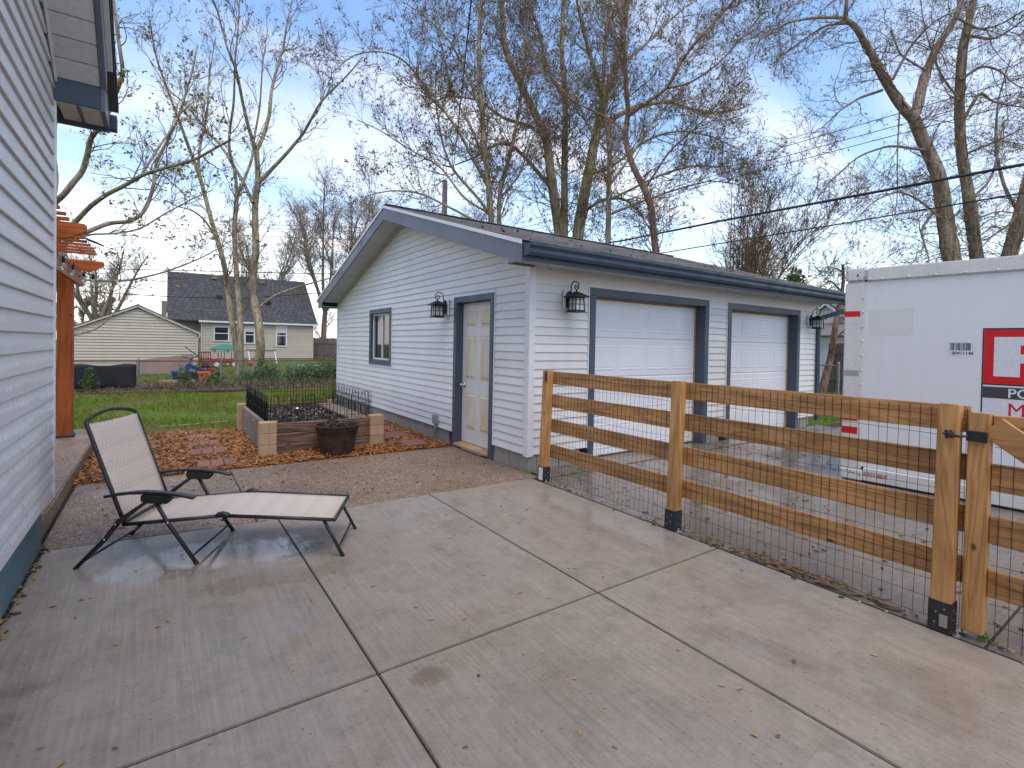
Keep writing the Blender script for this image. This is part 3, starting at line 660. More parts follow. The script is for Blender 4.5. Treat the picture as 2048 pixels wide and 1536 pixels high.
# garage doors: four sections each, four raised panels in each section
def overhead(dd, first=[None]):
    o0, o1 = dd[0]+.10, dd[1]-.10; top = dd[3]-.10; hs = (top-.012)/4; yy = GY0+.16
    frame_trim(gar, 'garage_door_trim', 'blue', GY0, 0, -1, dd[0], dd[1], -.02, dd[3], .10, .03, .17, sill=False)
    jchannel(gar, GY0, 0, -1, dd[0], dd[1], .19, dd[3])
    MB().box(o0+.001, o1-.001, yy-.02, yy-.004, top-.028, top-.001).build('stop_moulding', 'bare_wood', gar)
    for q in (o0+.001, o1-.016): MB().box(q, q+.015, yy-.02, yy-.004, .01, top-.03).build('stop_moulding', 'bare_wood', gar)
    MB().box(o0+.005, o1-.005, yy, yy+.03, -.004, .012).build('bottom_seal', 'rubber', gar)
    for r_ in range(4):
        s0 = .012+r_*hs; s1 = s0+hs
        se = MB(); prof = [(yy, s0+.012), (yy+.010, s0+.003), (yy+.010, s0), (yy+.04, s0), (yy+.04, s1), (yy+.012, s1-.002), (yy+.002, s1-.012), (yy-.002, s1-.03), (yy, s1-.045)]
        se.prism(prof, o0+.003, o1-.003, axis=0)
        sec = se.build('door_section', 'garage_door', gar)
        n_ = 4; mrg = .06; pw_ = (o1-o0-mrg*2-.10*3)/n_
        for i in range(n_):
            p0 = o0+mrg+i*(pw_+.10); p1 = p0+pw_; q0, q1 = s0+.085, s1-.10
            b = MB()
            for (ii, yo) in ((0, .0002), (.030, .012), (.034, .012), (.062, -.006)):
                zz_ = min(ii, .06)
                b.v += [(p0+ii, yy+yo-.001, q0+zz_), (p1-ii, yy+yo-.001, q0+zz_), (p1-ii, yy+yo-.001, q1-zz_), (p0+ii, yy+yo-.001, q1-zz_)]
            # embossed: a shallow moulding standing proud round a raised field
            b.v = []
            for (ii, yo) in ((0, -.0004), (.020, -.006), (.040, -.0015), (.058, -.005)):
                b.v += [(p0+ii, yy+yo, q0+ii), (p1-ii, yy+yo, q0+ii), (p1-ii, yy+yo, q1-ii), (p0+ii, yy+yo, q1-ii)]
            for l in range(3): b.f += [(l*4+j, l*4+(j+1) % 4, l*4+4+(j+1) % 4, l*4+4+j) for j in range(4)]
            b.f += [(12, 13, 14, 15)]
            b.build('raised_panel', 'garage_door', sec)
overhead(d1); overhead(d2)
# roof
OX0, OX1 = GX0-.40, GX1+.35; EY0, EY1 = GY0-.40, GY1+.32
TH = .235
def rtop(y): return under(y)+TH
rf = MB(); rp = rtop(RY)
prof = [(EY0, rtop(EY0)-.02), (RY, rp-.02), (EY1, rtop(EY1)-.02), (EY1, rtop(EY1)-.045), (RY, rp-.05), (EY0, rtop(EY0)-.045)]
rf.prism(prof, OX0+.012, OX1-.012, axis=0); roof = rf.build('roof_deck', 'shingle', gar)
# shingle tabs, laid in courses
Cc, Ss, Aa, Tt = [], [], [], []
slope = math.atan(SL)
for side in (0, 1):
    ln = (RY-EY0)/math.cos(slope) if side == 0 else (EY1-RY)/math.cos(slope); rows = int(ln/.14)
    for r_ in range(rows+1):
        x = OX0 - rng.uniform(0, .3)
        while x < OX1:
            wd = rng.choice([.16, .22, .30, .34]); x0_, x1_ = max(x, OX0), min(x+wd, OX1); x += wd+.004
            if x1_-x0_ < .03: continue
            sdist = .07+r_*.14; yy = EY0-.015+sdist*math.cos(slope) if side == 0 else EY1+.015-sdist*math.cos(slope)
            if (side == 0 and yy > RY-.02) or (side == 1 and yy < RY+.02): continue
            Cc.append(((x0_+x1_)/2, yy, rtop(yy)-.004+rng.uniform(0, .004))); Ss.append(((x1_-x0_)/2, .085, .0045)); Tt.append(slope-.035 if side == 0 else -slope+.035)
Cc = np.array(Cc); Ss = np.array(Ss); Tt = np.array(Tt); s8 = np.array([[x, y, z] for z in (-1, 1) for y in (-1, 1) for x in (-1, 1)], float)
L = s8[None]*Ss[:, None]; ct, st_ = np.cos(Tt)[:, None], np.sin(Tt)[:, None]
V = np.stack([L[..., 0], L[..., 1]*ct-L[..., 2]*st_, L[..., 1]*st_+L[..., 2]*ct], -1)+Cc[:, None]
f6 = np.array([(0, 2, 3, 1), (4, 5, 7, 6), (0, 1, 5, 4), (2, 6, 7, 3), (0, 4, 6, 2), (1, 3, 7, 5)])
np_mesh('shingles', V.reshape(-1, 3), (f6[None]+(np.arange(len(Cc))*8)[:, None, None]).reshape(-1, 4), 'shingle', gar, kind='stuff')
capc = np.stack([np.arange(OX0+.08, OX1, .15), np.full(len(np.arange(OX0+.08, OX1, .15)), RY), np.full(len(np.arange(OX0+.08, OX1, .15)), rp+.004)], 1)
V, F = np_boxes(capc, np.tile([.085, .10, .006], (len(capc), 1)), np.zeros(len(capc)), np.full(len(capc), .03)); np_mesh('ridge_cap', V, F, 'shingle', gar, kind='stuff')
# fallen leaves on the roof
N = 150; yy = EY0+.1+rng.uniform(0, 1, N)**1.6*3.6; c = np.stack([rng.uniform(OX0, OX1, N), yy, np.array([rtop(q) for q in yy])+.018], 1)
V, F = np_leaves(c, .05, rng, 0, .6); tag(np_mesh('roof_leaves', V, F, 'litter_brown'), 'scattered dry leaves lying on the garage roof', 'leaves', kind='stuff')
# rake fascia boards with white drip edge above, both gable ends
for (x0_, x1_) in ((OX0, OX0+.022), (OX1-.022, OX1)):
    for (ya, yb) in ((EY0+.03, RY), (RY, EY1-.03)):
        p = [(ya, rtop(ya)-.047), (yb, rtop(yb)-.047), (yb, rtop(yb)-.25), (ya, rtop(ya)-.25)]
        MB().prism(p, x0_, x1_, axis=0).build('rake_board', 'fascia', gar, bevel=.003)
        p = [(ya, rtop(ya)-.004), (yb, rtop(yb)-.004), (yb, rtop(yb)-.048), (ya, rtop(ya)-.048)]
        MB().prism(p, x0_-.012, x0_-.001, axis=0).build('drip_edge', 'corner', gar)
# rake soffit boards
sb = None
for (ya, yb, sg) in ((GY0+.03, RY-.04, 1), (RY+.04, GY1-.03, -1)):
    nb = int((yb-ya)/.152)
    for i in range(nb):
        y0_ = ya+i*.152; y1_ = y0_+.148
        key = sg
        if i == 0:
            sb = MB().prism([(y0_, under(y0_)), (y1_, under(y1_)), (y1_, under(y1_)+.014), (y0_, under(y0_)+.014)], OX0+.024, GX0-.003, axis=0).build('soffit_board', 'soffit', gar)
        else: share(sb, loc=(0, i*.152, i*.152*SL*sg))
    MB().prism([(ya, under(ya)-.002), (yb, under(yb)-.002), (yb, under(yb)-.04), (ya, under(ya)-.04)], GX0-.03, GX0-.018, axis=0).build('soffit_channel', 'corner', gar)
# boxed eaves: fascia, soffit, gutter
zf = rtop(EY0)
MB().box(OX0+.024, OX1-.024, EY0+.001, EY0+.022, 2.395, zf-.05).build('eave_fascia', 'blue', gar, bevel=.003)
MB().box(OX0+.024, OX1-.024, EY0+.024, GY0-.002, 2.42, 2.432).build('eave_soffit', 'soffit', gar)
for i in range(1, 4): MB().box(OX0+.03, OX1-.03, EY0+.024+i*.092, EY0+.028+i*.092, 2.4165, 2.4195).build('soffit_groove', 'grey_pvc', gar)
MB().prism([(EY0+.03, 2.395), (GY0-.1, 2.395), (GY0-.1, under(GY0-.1)+.02), (EY0+.03, under(EY0+.03)+.02)], OX0+.001, OX0+.020, axis=0).build('rake_return', 'fascia', gar, bevel=.003)
MB().box(OX0+.022, GX0-.02, GY0-.105, GY0-.085, 2.395, 2.56).build('return_back', 'fascia', gar)
MB().box(OX0+.022, OX1-.03, EY1-.022, EY1-.001, 2.31, rtop(EY1)-.05).build('eave_fascia', 'blue', gar)
MB().box(OX0+.022, GX0-.02, GY1-.0, GY1+.3, 2.33, 2.345).build('return_soffit', 'soffit', gar)
MB().box(OX0+.002, OX0+.020, GY1-.03, EY1-.001, 2.30, 2.5).build('rake_return', 'fascia', gar, bevel=.003)
MB().prism([(EY1+.0, 2.44), (EY1+.10, 2.44), (EY1+.12, 2.53), (EY1, 2.53)], OX0, OX1, axis=0).build('rear_gutter', 'gutter', gar)
gp = [(EY0-.002, zf-.045), (EY0-.002, zf-.165), (EY0-.085, zf-.165), (EY0-.10, zf-.135), (EY0-.10, zf-.10), (EY0-.125, zf-.065), (EY0-.125, zf-.038), (EY0-.112, zf-.038), (EY0-.112, zf-.06), (EY0-.09, zf-.095), (EY0-.09, zf-.13), (EY0-.08, zf-.153), (EY0-.014, zf-.153), (EY0-.014, zf-.045)]
gut = MB().prism(gp, OX0+.004, OX1+.06, axis=0).build('gutter', 'gutter', gar)
for q in (OX0+.004, OX1+.056): MB().prism([(EY0-.002, zf-.04), (EY0-.002, zf-.167), (EY0-.086, zf-.167), (EY0-.102, zf-.135), (EY0-.102, zf-.10), (EY0-.127, zf-.065), (EY0-.127, zf-.038)], q-.004, q+.003, axis=0).build('end_cap', 'gutter', gut)
ds = MB().tube([(OX1-.04, EY0-.06, zf-.166), (OX1-.04, EY0-.06, zf-.25), (OX1-.07, EY0-.03, zf-.33), (OX1-.2, EY0+.12, zf-.40), (OX1-.33, GY0-.10, zf-.47), (OX1-.40, GY0-.05, zf-.53), (OX1-.40, GY0-.05, .12)], .042, 10).build('downspout', 'blue', gar)
for xx in (GX0-.05, 6.9):   # string hooks under the eave
    MB().tube([(xx, EY0+.02, 2.394), (xx, EY0+.02, 2.36)]+[(xx+.018-.018*math.cos(a), EY0+.02, 2.36-.018*math.sin(a)) for a in np.linspace(.3, 3.6, 7)], .0025, 6).build('hook', 'black', gar)
# conduit box low on the wall
cb = thing('conduit_box', 'grey outlet box with bent conduit low on the garage wall', 'outlet box', (GX0-.03, 7.08, .0))
MB().box(GX0-.075, GX0-.018, 7.035, 7.125, .245, .385).build('box', 'grey_pvc', cb, bevel=.008, seg=2)
MB().box(GX0-.082, GX0-.076, 7.028, 7.132, .255, .39).build('cover', 'grey_pvc', cb, bevel=.003)
MB().tube([(GX0-.045, 7.08, .246), (GX0-.045, 7.08, .17), (GX0-.052, 7.085, .12), (GX0-.062, 7.10, .05), (GX0-.064, 7.105, -.03)], .016, 10).build('conduit', 'galv', cb, smooth=True)

# ---------------------------------------------------------------- wall lanterns
def lantern(loc, rotz, label):
    """local frame: wall at y=0, lantern hangs out along -y"""
    o = thing('wall_lantern', label, 'lantern', loc, rotz, 'black lanterns on the garage walls')
    B = lambda: MB()
    B().box(-.085, .085, -.034, -.004, -.115, .125).build('mount_block', 'corner', o, bevel=.006, local=True)
    B().prism([(-.055, -.085), (.055, -.085), (.062, .06), (.035, .105), (0, .118), (-.035, .105), (-.062, .06)], -.052, -.035, axis=1).build('back_plate', 'black', o, bevel=.005, local=True)
    cy = -.165; wt, wb = .062, .070
    # cage: four corner bars, base tray, top ring
    def ringbox(b, h, z0, z1, t): 
        b.box(-h, h, cy-h, cy-h+t, z0, z1); b.box(-h, h, cy+h-t, cy+h, z0, z1); b.box(-h, -h+t, cy-h+t+.001, cy+h-t-.001, z0, z1); b.box(h-t, h, cy-h+t+.001, cy+h-t-.001, z0, z1)
    b = B(); b.box(-.088, .088, cy-.088, cy+.088, -.150, -.140); ringbox(b, .076, -.139, -.122, .012); b.build('base_tray', 'black', o, local=True)
    b = B(); ringbox(b, .071, .018, .040, .014); cage = b.build('cage_ring', 'black', o, local=True)
    for sx in (-1, 1):
        for sy in (-1, 1): B().bar((sx*wb, cy+sy*wb, -.135), (sx*wt, cy+sy*wt, .035), .014, .014).build('corner_bar', 'black', cage, local=True)
    mu = B()
    for sx in (-1, 1):
        mu.box(sx*.066-.003, sx*.066+.003, cy-.004, cy+.004, -.121, .017); mu.box(-.004, .004, cy+sx*.066-.003, cy+sx*.066+.003, -.121, .017)
        for zz_ in (-.052, .0):
            mu.box(sx*.0665-.002, sx*.0665+.002, cy-.055, cy+.055, zz_-.003, zz_+.003); mu.box(-.055, .055, cy+sx*.0665-.002, cy+sx*.0665+.002, zz_-.003, zz_+.003)
    mu.build('glazing_bars', 'black', cage, local=True)
    for a in range(4):
        c_, s_ = math.cos(a*math.pi/2), math.sin(a*math.pi/2); q = []
        for (u, zz_) in ((-.056, -.121), (.056, -.121), (.052, .017), (-.052, .017)): q.append((u*c_-.061*s_, cy+u*s_+.061*c_, zz_))
        q2 = [(x*.96, cy+(y-cy)*.96, z) for x, y, z in q]
        B().add(q+q2, [(0, 1, 2, 3), (7, 6, 5, 4), (0, 4, 5, 1), (1, 5, 6, 2), (2, 6, 7, 3), (3, 7, 4, 0)]).build('pane', 'lampglass', cage, local=True)
    # hood
    h = B(); e = .115
    h.add([(-e, cy-e, .030), (e, cy-e, .030), (e, cy+e*.9, .030), (-e, cy+e*.9, .030), (-e, cy-e, .042), (e, cy-e, .042), (e, cy+e*.9, .042), (-e, cy+e*.9, .042), (-.018, cy-.018, .100), (.018, cy-.018, .100), (.018, cy+.018, .100), (-.018, cy+.018, .100)],
          [(3, 2, 1, 0), (0, 1, 5, 4), (1, 2, 6, 5), (2, 3, 7, 6), (3, 0, 4, 7), (4, 5, 9, 8), (5, 6, 10, 9), (6, 7, 11, 10), (7, 4, 8, 11), (8, 9, 10, 11)])
    hood = h.build('hood', 'black', o, local=True)
    B().tube([(0, cy, .098), (0, cy, .125)], .009, 8).build('finial', 'black', hood, local=True)
    # scroll arm from the plate over to the finial, curling inwards
    pts = [(0, -.05, .055), (0, -.062, .11), (0, -.068, .16)]
    pts += [(0, -.135+.067*math.cos(a), .165+.062*math.sin(a)) for a in np.linspace(.15, math.pi, 10)]
    pts += [(0, -.168+.034*math.cos(a), .158+.036*math.sin(a)) for a in np.linspace(math.pi, math.pi*2.0, 8)]
    pts += [(0, -.154+.020*math.cos(a), .160+.020*math.sin(a)) for a in np.linspace(0, math.pi*1.3, 7)]
    B().tube(pts, .0068, 8).build('scroll_arm', 'black', o, smooth=True, local=True)
    return o
lantern((GX0-.016, 6.80, 2.03), R(-90), 'black scroll-arm lantern beside the white walk door')
lantern((4.11, GY0-.016, 2.05), 0, 'black scroll-arm lantern on the wall next to the garage corner post')
lantern((10.27, GY0-.016, 2.05), 0, 'black scroll-arm lantern under the gutter downspout at the far end')

# ---------------------------------------------------------------- house on the left
HX = -.635; HY = 4.76
hs = thing('house', 'grey sided house corner with teal painted foundation and boxed eave', 'house', (HX, HY, 0))
MB().box(-5.2, HX-.001, -3.2, HY-.02, .40, 3.3).build('wall', 'house_siding', hs)
MB().box(-5.2, -.685, -3.2, HY+.02, -.06, .405).build('foundation', 'teal', hs, bevel=.004)
for yj in np.arange(-2.8, 4.6, .81): MB().box(-.686, -.6835, yj, yj+.006, .0, .19).build('mortar_joint', 'block', hs)
MB().box(-.686, -.6835, -3.2, HY+.0, .196, .202).build('mortar_joint', 'teal', hs)
HSL = .74   # roof pitch, rising towards the camera
def hroof(y): return 3.305+(HY-.05-y)*HSL*1.0
side_wall(hs, 'siding_board', 'house_siding', HX, 1, 1, -3.2, HY-.03, .385, 6.4, .1135, top=lambda z: (-3.2, HY-.03) if z < 3.20 else (-3.2, HY-.03-(z-3.22)/HSL), lip=.019)
MB().box(HX-.03, HX+.024, HY-.032, HY+.02, .36, 3.30).build('corner_trim', 'corner', hs, bevel=.004)
b = MB(); b.prism([(HY-.06, 3.30), (-3.2, hroof(-3.2)+.0), (-3.2, 3.2), (HY-.06, 3.2)], -5., HX-.002, axis=0); b.build('gable_wall', 'house_siding', hs)
# rake soffit: panels across, stepping up the slope
SX1 = HX+.265
sp = None; i = 0; y = HY-.045; pitch = .123
while y > -2.6:
    if sp is None:
        sp = MB().prism([(y, hroof(y)), (y-pitch+.012, hroof(y-pitch+.012)), (y-pitch+.012, hroof(y-pitch+.012)+.012), (y, hroof(y)+.012)], HX+.004, SX1-.002, axis=0).build('soffit_panel', 'soffit', hs)
        MB().prism([(y-pitch+.012, hroof(y-pitch+.012)+.004), (y-pitch, hroof(y-pitch)+.004), (y-pitch, hroof(y-pitch)+.016), (y-pitch+.012, hroof(y-pitch+.012)+.016)], HX+.004, SX1-.002, axis=0)
    else: share(sp, loc=(0, -i*pitch, i*pitch*HSL))
    y -= pitch; i += 1
MB().prism([(HY-.045, hroof(HY-.045)+.016), (-2.6, hroof(-2.6)+.016), (-2.6, hroof(-2.6)+.03), (HY-.045, hroof(HY-.045)+.03)], HX+.004, SX1-.002, axis=0).build('soffit_backing', 'grey_pvc', hs)
MB().prism([(HY-.03, hroof(HY-.03)-.03), (-2.6, hroof(-2.6)-.03), (-2.6, hroof(-2.6)+.012), (HY-.03, hroof(HY-.03)+.012)], HX+.0195, HX+.032, axis=0).build('soffit_channel', 'corner', hs)
MB().prism([(HY-.02, hroof(HY-.02)-.012), (-2.6, hroof(-2.6)-.012), (-2.6, hroof(-2.6)+.20), (HY-.02, hroof(HY-.02)+.20)], SX1, SX1+.036, axis=0).build('rake_board', 'fascia', hs, bevel=.004)
MB().prism([(HY+.02, hroof(HY+.02)+.201), (-2.6, hroof(-2.6)+.201), (-2.6, hroof(-2.6)+.235), (HY+.02, hroof(HY+.02)+.235)], SX1+.02, SX1+.065, axis=0).build('drip_edge', 'corner', hs)
MB().prism([(HY+.32, hroof(HY+.32)+.237), (-2.6, hroof(-2.6)+.237), (-2.6, hroof(-2.6)+.27), (HY+.32, hroof(HY+.32)+.27)], -4.9, SX1+.085, axis=0).build('roof', 'shingle_dark', hs)
# boxed eave return at the corner
MB().box(HX+.012, SX1-.002, HY-.042, HY-.024, 3.142, 3.30).build('eave_return_face', 'blue', hs, bevel=.003)
MB().box(HX+.026, SX1-.002, HY-.022, HY+.33, 3.142, 3.155).build('eave_return_soffit', 'soffit', hs)
for q in (HX+.13,): MB().box(q, q+.02, HY-.02, HY+.33, 3.136, 3.1415).build('soffit_rib', 'fascia', hs)
MB().prism([(HY-.042, 3.13), (HY+.35, 3.13), (HY+.35, 3.24), (HY-.018, 3.42), (HY-.042, 3.42)], SX1-.001, SX1+.028, axis=0).build('eave_return_side', 'fascia', hs, bevel=.003)
MB().box(-4.9, SX1+.028, HY+.335, HY+.36, 3.11, 3.27).build('eave_fascia', 'blue', hs)
MB().prism([(HY+.361, 3.15), (HY+.45, 3.15), (HY+.47, 3.26), (HY+.361, 3.26)], -4.9, SX1+.07, axis=0).build('gutter', 'gutter', hs)

# ---------------------------------------------------------------- timber and wire fence (leans a touch away from the patio)
LEAN = R(1.9)
fe = thing('fence', 'new pine rail fence with black wire mesh along the patio edge', 'fence', (3.47, 4.33, 0), rot=(0, LEAN, 0))
PY = (0., -1.712, -3.456)
RZ = ((1.073, 1.213), (.818, .958), (.545, .685), (.268, .408))
for i, yy in enumerate(PY):
    p = MB().box(-.0445, .0445, yy-.0445, yy+.0445, .155, 1.222).build('post', 'pine_z', fe, bevel=.005, seg=2, local=True)
    b = MB(); h = .049
    b.box(-h, h, yy-h, yy-h+.004, .004, .165); b.box(-h, h, yy+h-.004, yy+h, .004, .165); b.box(-h, -h+.004, yy-h+.0045, yy+h-.0045, .004, .165); b.box(h-.004, h, yy-h+.0045, yy+h-.0045, .004, .165); b.box(-h+.0045, h-.0045, yy-h+.0045, yy+h-.0045, .004, .154)
    br = b.build('post_base', 'brkt', p, local=True)
    s = MB()
    for (a, z) in ((-.02, .13), (.015, .105), (-.012, .075), (.02, .05)):
        s.tube([(a, yy-h-.001, z), (a, yy-h-.004, z)], .0045, 8); s.tube([(-h-.001, yy+a, z), (-h-.004, yy+a, z)], .0045, 8)
    s.build('screws', 'zinc', p, local=True)
    MB().tube([(h+.02, yy-.07, .0), (h+.02, yy-.07, .006), (h+.02, yy-.07, .0062), (h+.02, yy-.07, .05)], [.02, .02, .007, .007], 10).build('anchor_bolt', 'zinc', p, local=True)
    MB().tube([(-h+.03, yy-.068, .0), (-h+.03, yy-.068, .008), (-h+.03, yy-.068, .009), (-h+.03, yy-.068, .03)], [.022, .022, .009, .009], 10).build('anchor_bolt', 'zinc', p, local=True)
    if i == 0:
        MB().box(-h-.0015, -h-.0002, yy-.04, yy+.03, .02, .155).build('sticker', 'letter', p, local=True)
        MB().box(-.061, -.0447, yy-.045, yy-.013, 1.10, 1.205).build('latch_plate', 'brkt', p, bevel=.004, local=True)
    if i == 2: MB().box(-h-.0018, -h-.0004, yy-.035, yy+.0, .035, .10).build('torn_sticker', 'zinc', p, local=True)
for (ya, yb) in ((PY[0]+.04, PY[1]), (PY[1]-.002, PY[2]-.07)):
    for z0, z1 in RZ:
        dz = random.uniform(-.004, .004)
        MB().box(.0465, .084, min(ya, yb), max(ya, yb)-.002, z0+dz, z1+dz).build('rail', 'pine_y', fe, bevel=.004, seg=2, local=True)
def wire_mesh(y0, y1, z0, z1, x, parent, seed):
    r_ = np.random.default_rng(seed); ys_ = np.arange(y0, y1, .0508); zs_ = np.arange(z0, z1, .1016)
    K = 14; P = []
    for yy in ys_:
        zz_ = np.linspace(z0-.01, z1, K); P.append(np.stack([x+r_.normal(0, .0012, K), yy+np.cumsum(r_.normal(0, .0006, K)), zz_], 1))
    P2 = []
    for zz_ in zs_:
        yy = np.linspace(y0, y1, K); P2.append(np.stack([x-.0022+r_.normal(0, .0012, K), yy, zz_+np.cumsum(r_.normal(0, .0007, K))+.004*np.sin(np.linspace(0, 9, K)+r_.uniform(0, 6))], 1))
    P = np.array(P+P2); V, F = np_tubes(P, np.full(P.shape[:2], .00135), 5)
    me = bpy.data.meshes.new('wire_mesh'); me.from_pydata(V.tolist(), [], F.tolist()); return link('wire_mesh', me, 'wire', parent)
wire_mesh(PY[1]+.045, PY[0]-.045, .035, 1.20, .0435, fe, 1)
wire_mesh(PY[2]-.06, PY[1]-.045, .035, 1.20, .0435, fe, 2)
# gate
ga = thing('gate', 'pine wire gate with diagonal brace hung beside the end post', 'gate', (3.50, .80, 0), rot=(0, LEAN*.6, 0))
MB().box(-.02, .068, -.085, .0, .035, 1.185).build('stile', 'pine_z', ga, bevel=.005, seg=2, local=True)
MB().box(-.02, .068, -1.28, -1.195, .035, 1.185).build('stile', 'pine_z', ga, bevel=.005, seg=2, local=True)
for z0, z1 in RZ: MB().box(.031, .0665, -1.19, -.087, z0-.035, z1-.035).build('rail', 'pine_y', ga, bevel=.004, local=True)
MB().bar((.0105, -.09, 1.12), (.0105, -1.18, .30), .035, .12, upv=(0, .6, .8)).build('brace', 'pine_y', ga, bevel=.004, local=True)
wire_mesh(-1.19, -.10, .0, 1.14, .0285, ga, 3)
MB().box(-.034, -.0205, -.082, .003, 1.035, 1.09).build('latch_bracket', 'brkt', ga, bevel=.003, local=True)
la = thing('gate_latch', 'black gravity latch and strike rod on the end post', 'latch', (3.50, .86, 1.06))
b = MB(); c0 = Vector((3.458, .862, 1.065)); b.tube([c0, c0+Vector((-.012, 0, 0)), c0+Vector((-.03, 0, 0)), c0+Vector((-.034, 0, 0))], [.017, .019, .016, .008], 12)
for a in range(6): b.bar(c0+Vector((-.02, .02*math.cos(a), .012*math.sin(a))), c0+Vector((-.02, .024*math.cos(a), .024*math.sin(a))), .009, .009)
b.build('catch', 'brkt', la)
MB().tube([(3.435, .855, 1.062), (3.43, .815, 1.06), (3.46, .79, 1.062)], .006, 8).build('rod', 'brkt', la)

# ---------------------------------------------------------------- portable storage container
ca = R(5.)
bx_ = thing('storage_container', 'white portable storage container with red logo panel beyond the fence', 'container', (6.6, 2.64, 0), rotz=ca)
# local frame: face at x=0 looking -x, length along -y, z up
Ln, Hh = 4.9, 2.44
MB().box(.004, 2.4, -Ln, -.2, .17, 2.29).build('side_panel', 'box', bx_, local=True)
MB().box(-.012, 2.4, -.205, -.002, .13, 2.285).build('corner_post', 'boxw', bx_, bevel=.012, seg=2, local=True)
b = MB(); b.box(-.018, 2.4, -Ln, -.215, 2.292, 2.44); tr_ = b.build('top_rail', 'boxw', bx_, bevel=.012, seg=2, local=True)
MB().box(-.022, 2.38, -.214, .0, 2.288, 2.452).build('corner_casting', 'boxw', bx_, bevel=.025, seg=2, local=True)
MB().box(-.020, 2.38, -.225, .0, .004, .128).build('corner_casting', 'boxw', bx_, bevel=.012, local=True)
MB().box(-.020, 2.39, -Ln, -.228, .012, .165).build('bottom_rail', 'boxw', bx_, bevel=.010, local=True)
rustm = plain('rust', (.16, .060, .022), .8, dirt=.6, scale=18, bump=.3); M['rust'] = rustm
ru = MB(); r2 = random.Random(3)
for q in range(16):
    yy = -r2.uniform(.02, .21); zz_ = r2.choice([r2.uniform(2.30, 2.44), r2.uniform(2.29, 2.34)]); ru.box(-.0235, -.0225, yy-r2.uniform(.003, .012), yy, zz_-r2.uniform(.004, .03), zz_)
for q in range(8):
    yy = -r2.uniform(.01, .22); zz_ = r2.uniform(.055, .12); ru.box(-.0215, -.0205, yy-r2.uniform(.003, .014), yy, zz_-r2.uniform(.004, .02), zz_)
ru.build('rust_patch', 'rust', bx_, local=True)
rv = None
for k_, z in enumerate(np.arange(.28, 2.26, .166)):
    if rv is None: rv = MB().tube([(-.0125, -.188, z), (-.018, -.188, z), (-.021, -.188, z)], [.013, .011, .004], 10).build('rivet', 'boxw', bx_, smooth=True, local=True); z0_ = z
    else: share(rv, loc=(0, 0, z-z0_))
rv = MB().tube([(-.0185, -.25, 2.312), (-.026, -.25, 2.312), (-.029, -.25, 2.312)], [.013, .011, .004], 10).build('rivet', 'boxw', bx_, smooth=True, local=True)
for q in np.arange(.11, 4.4, .235): share(rv, loc=(0, -q, 0))
for (z0, z1, mm) in ((1.892, 1.957, 'red'), (1.205, 1.27, 'greytape'), (.684, .733, 'red'), (.535, .615, 'red')):
    MB().box(-.0135, -.0125, -.163, -.004, z0, z1).build('reflective_stripe', mm, bx_, local=True)
b = MB(); b.box(.0028, .0036, -.66, -.235, 1.945, 1.972); b.box(.0028, .0036, -.275, -.25, 1.69, 1.944); b.box(.0028, .0036, -.645, -.62, 1.69, 1.944); b.box(.0028, .0036, -.619, -.276, 1.676, 1.694); b.box(.0031, .0037, -.619, -.276, 1.695, 1.943)
b.build('tape_residue', 'tape', bx_, local=True)
lab = MB().box(.0026, .0036, -1.145, -.935, 1.462, 1.612).build('barcode_label', 'letter', bx_, local=True)
b = MB(); yy = .958; r2 = random.Random(9)
while yy < 1.118:
    wd = r2.choice([.0025, .004, .006]); b.box(.0018, .0025, -yy-wd, -yy, 1.52, 1.596); yy += wd+r2.choice([.0022, .0035, .005])
b.build('barcode', 'ink', lab, local=True)
def face_text(name, body, size, mat, y, z, parent, x=.0016, bold=0., sx=1.):
    # text reads along -y on the face that looks towards -x
    M4 = Matrix(((0, 0, -1, x), (-sx, 0, 0, -y), (0, 1, 0, z), (0, 0, 0, 1)))
    return text_mesh(name, body, size, mat, parent, M4, bold=bold)
face_text('number', '00411146', .042, 'ink', .972, 1.479, lab, .0018, .0006)
face_text('serial_number', 'S2018BX', .068, 'fadered', .236, .072, bx_, -.0215, .0012, .92)
MB().box(-.0212, -.0205, -.49, -.452, .068, .104).build('serial_patch', 'tape', bx_, local=True)
sg = MB().box(.0020, .0036, -3.4, -1.205, .60, 1.745).build('logo_panel', 'letter', bx_, local=True)
MB().box(.0010, .0019, -3.4, -1.205, 1.728, 1.745).build('border', 'ink', sg, local=True)
MB().box(.0010, .0019, -1.216, -1.205, .60, 1.727).build('border', 'ink', sg, local=True)
MB().box(.0010, .0019, -3.4, -1.217, 1.200, 1.727).build('red_square', 'red', sg, local=True)
MB().box(.0010, .0019, -3.4, -1.217, 1.185, 1.1995).build('border', 'ink', sg, local=True)
MB().box(.0010, .0019, -3.4, -1.217, 1.056, 1.168).build('dark_band', 'band', sg, local=True)
# big white letter on the red square: stem and bowl
b = MB(); b.box(.0002, .0009, -1.474, -1.290, 1.272, 1.657); b.box(.0002, .0009, -1.66, -1.4745, 1.575, 1.657); b.box(.0002, .0009, -1.66, -1.4745, 1.405, 1.490); b.box(.0002, .0009, -1.74, -1.6605, 1.42, 1.64)
b.build('logo_letter', 'letter', sg, local=True)
face_text('band_letters', 'PO', .125, 'letter', 1.392, 1.069, sg, .0004, .0015)
face_text('lower_letter', 'M', .19, 'red', 1.392, .885, sg, .0014, .0, .9)
# feet so that it rests on the drive
for q in (-.1, -Ln+.1):
    for x in (.1, 2.2): MB().box(x-.08, x+.08, q-.08, q+.08, -.01, .045).build('foot', 'galv', bx_, local=True)

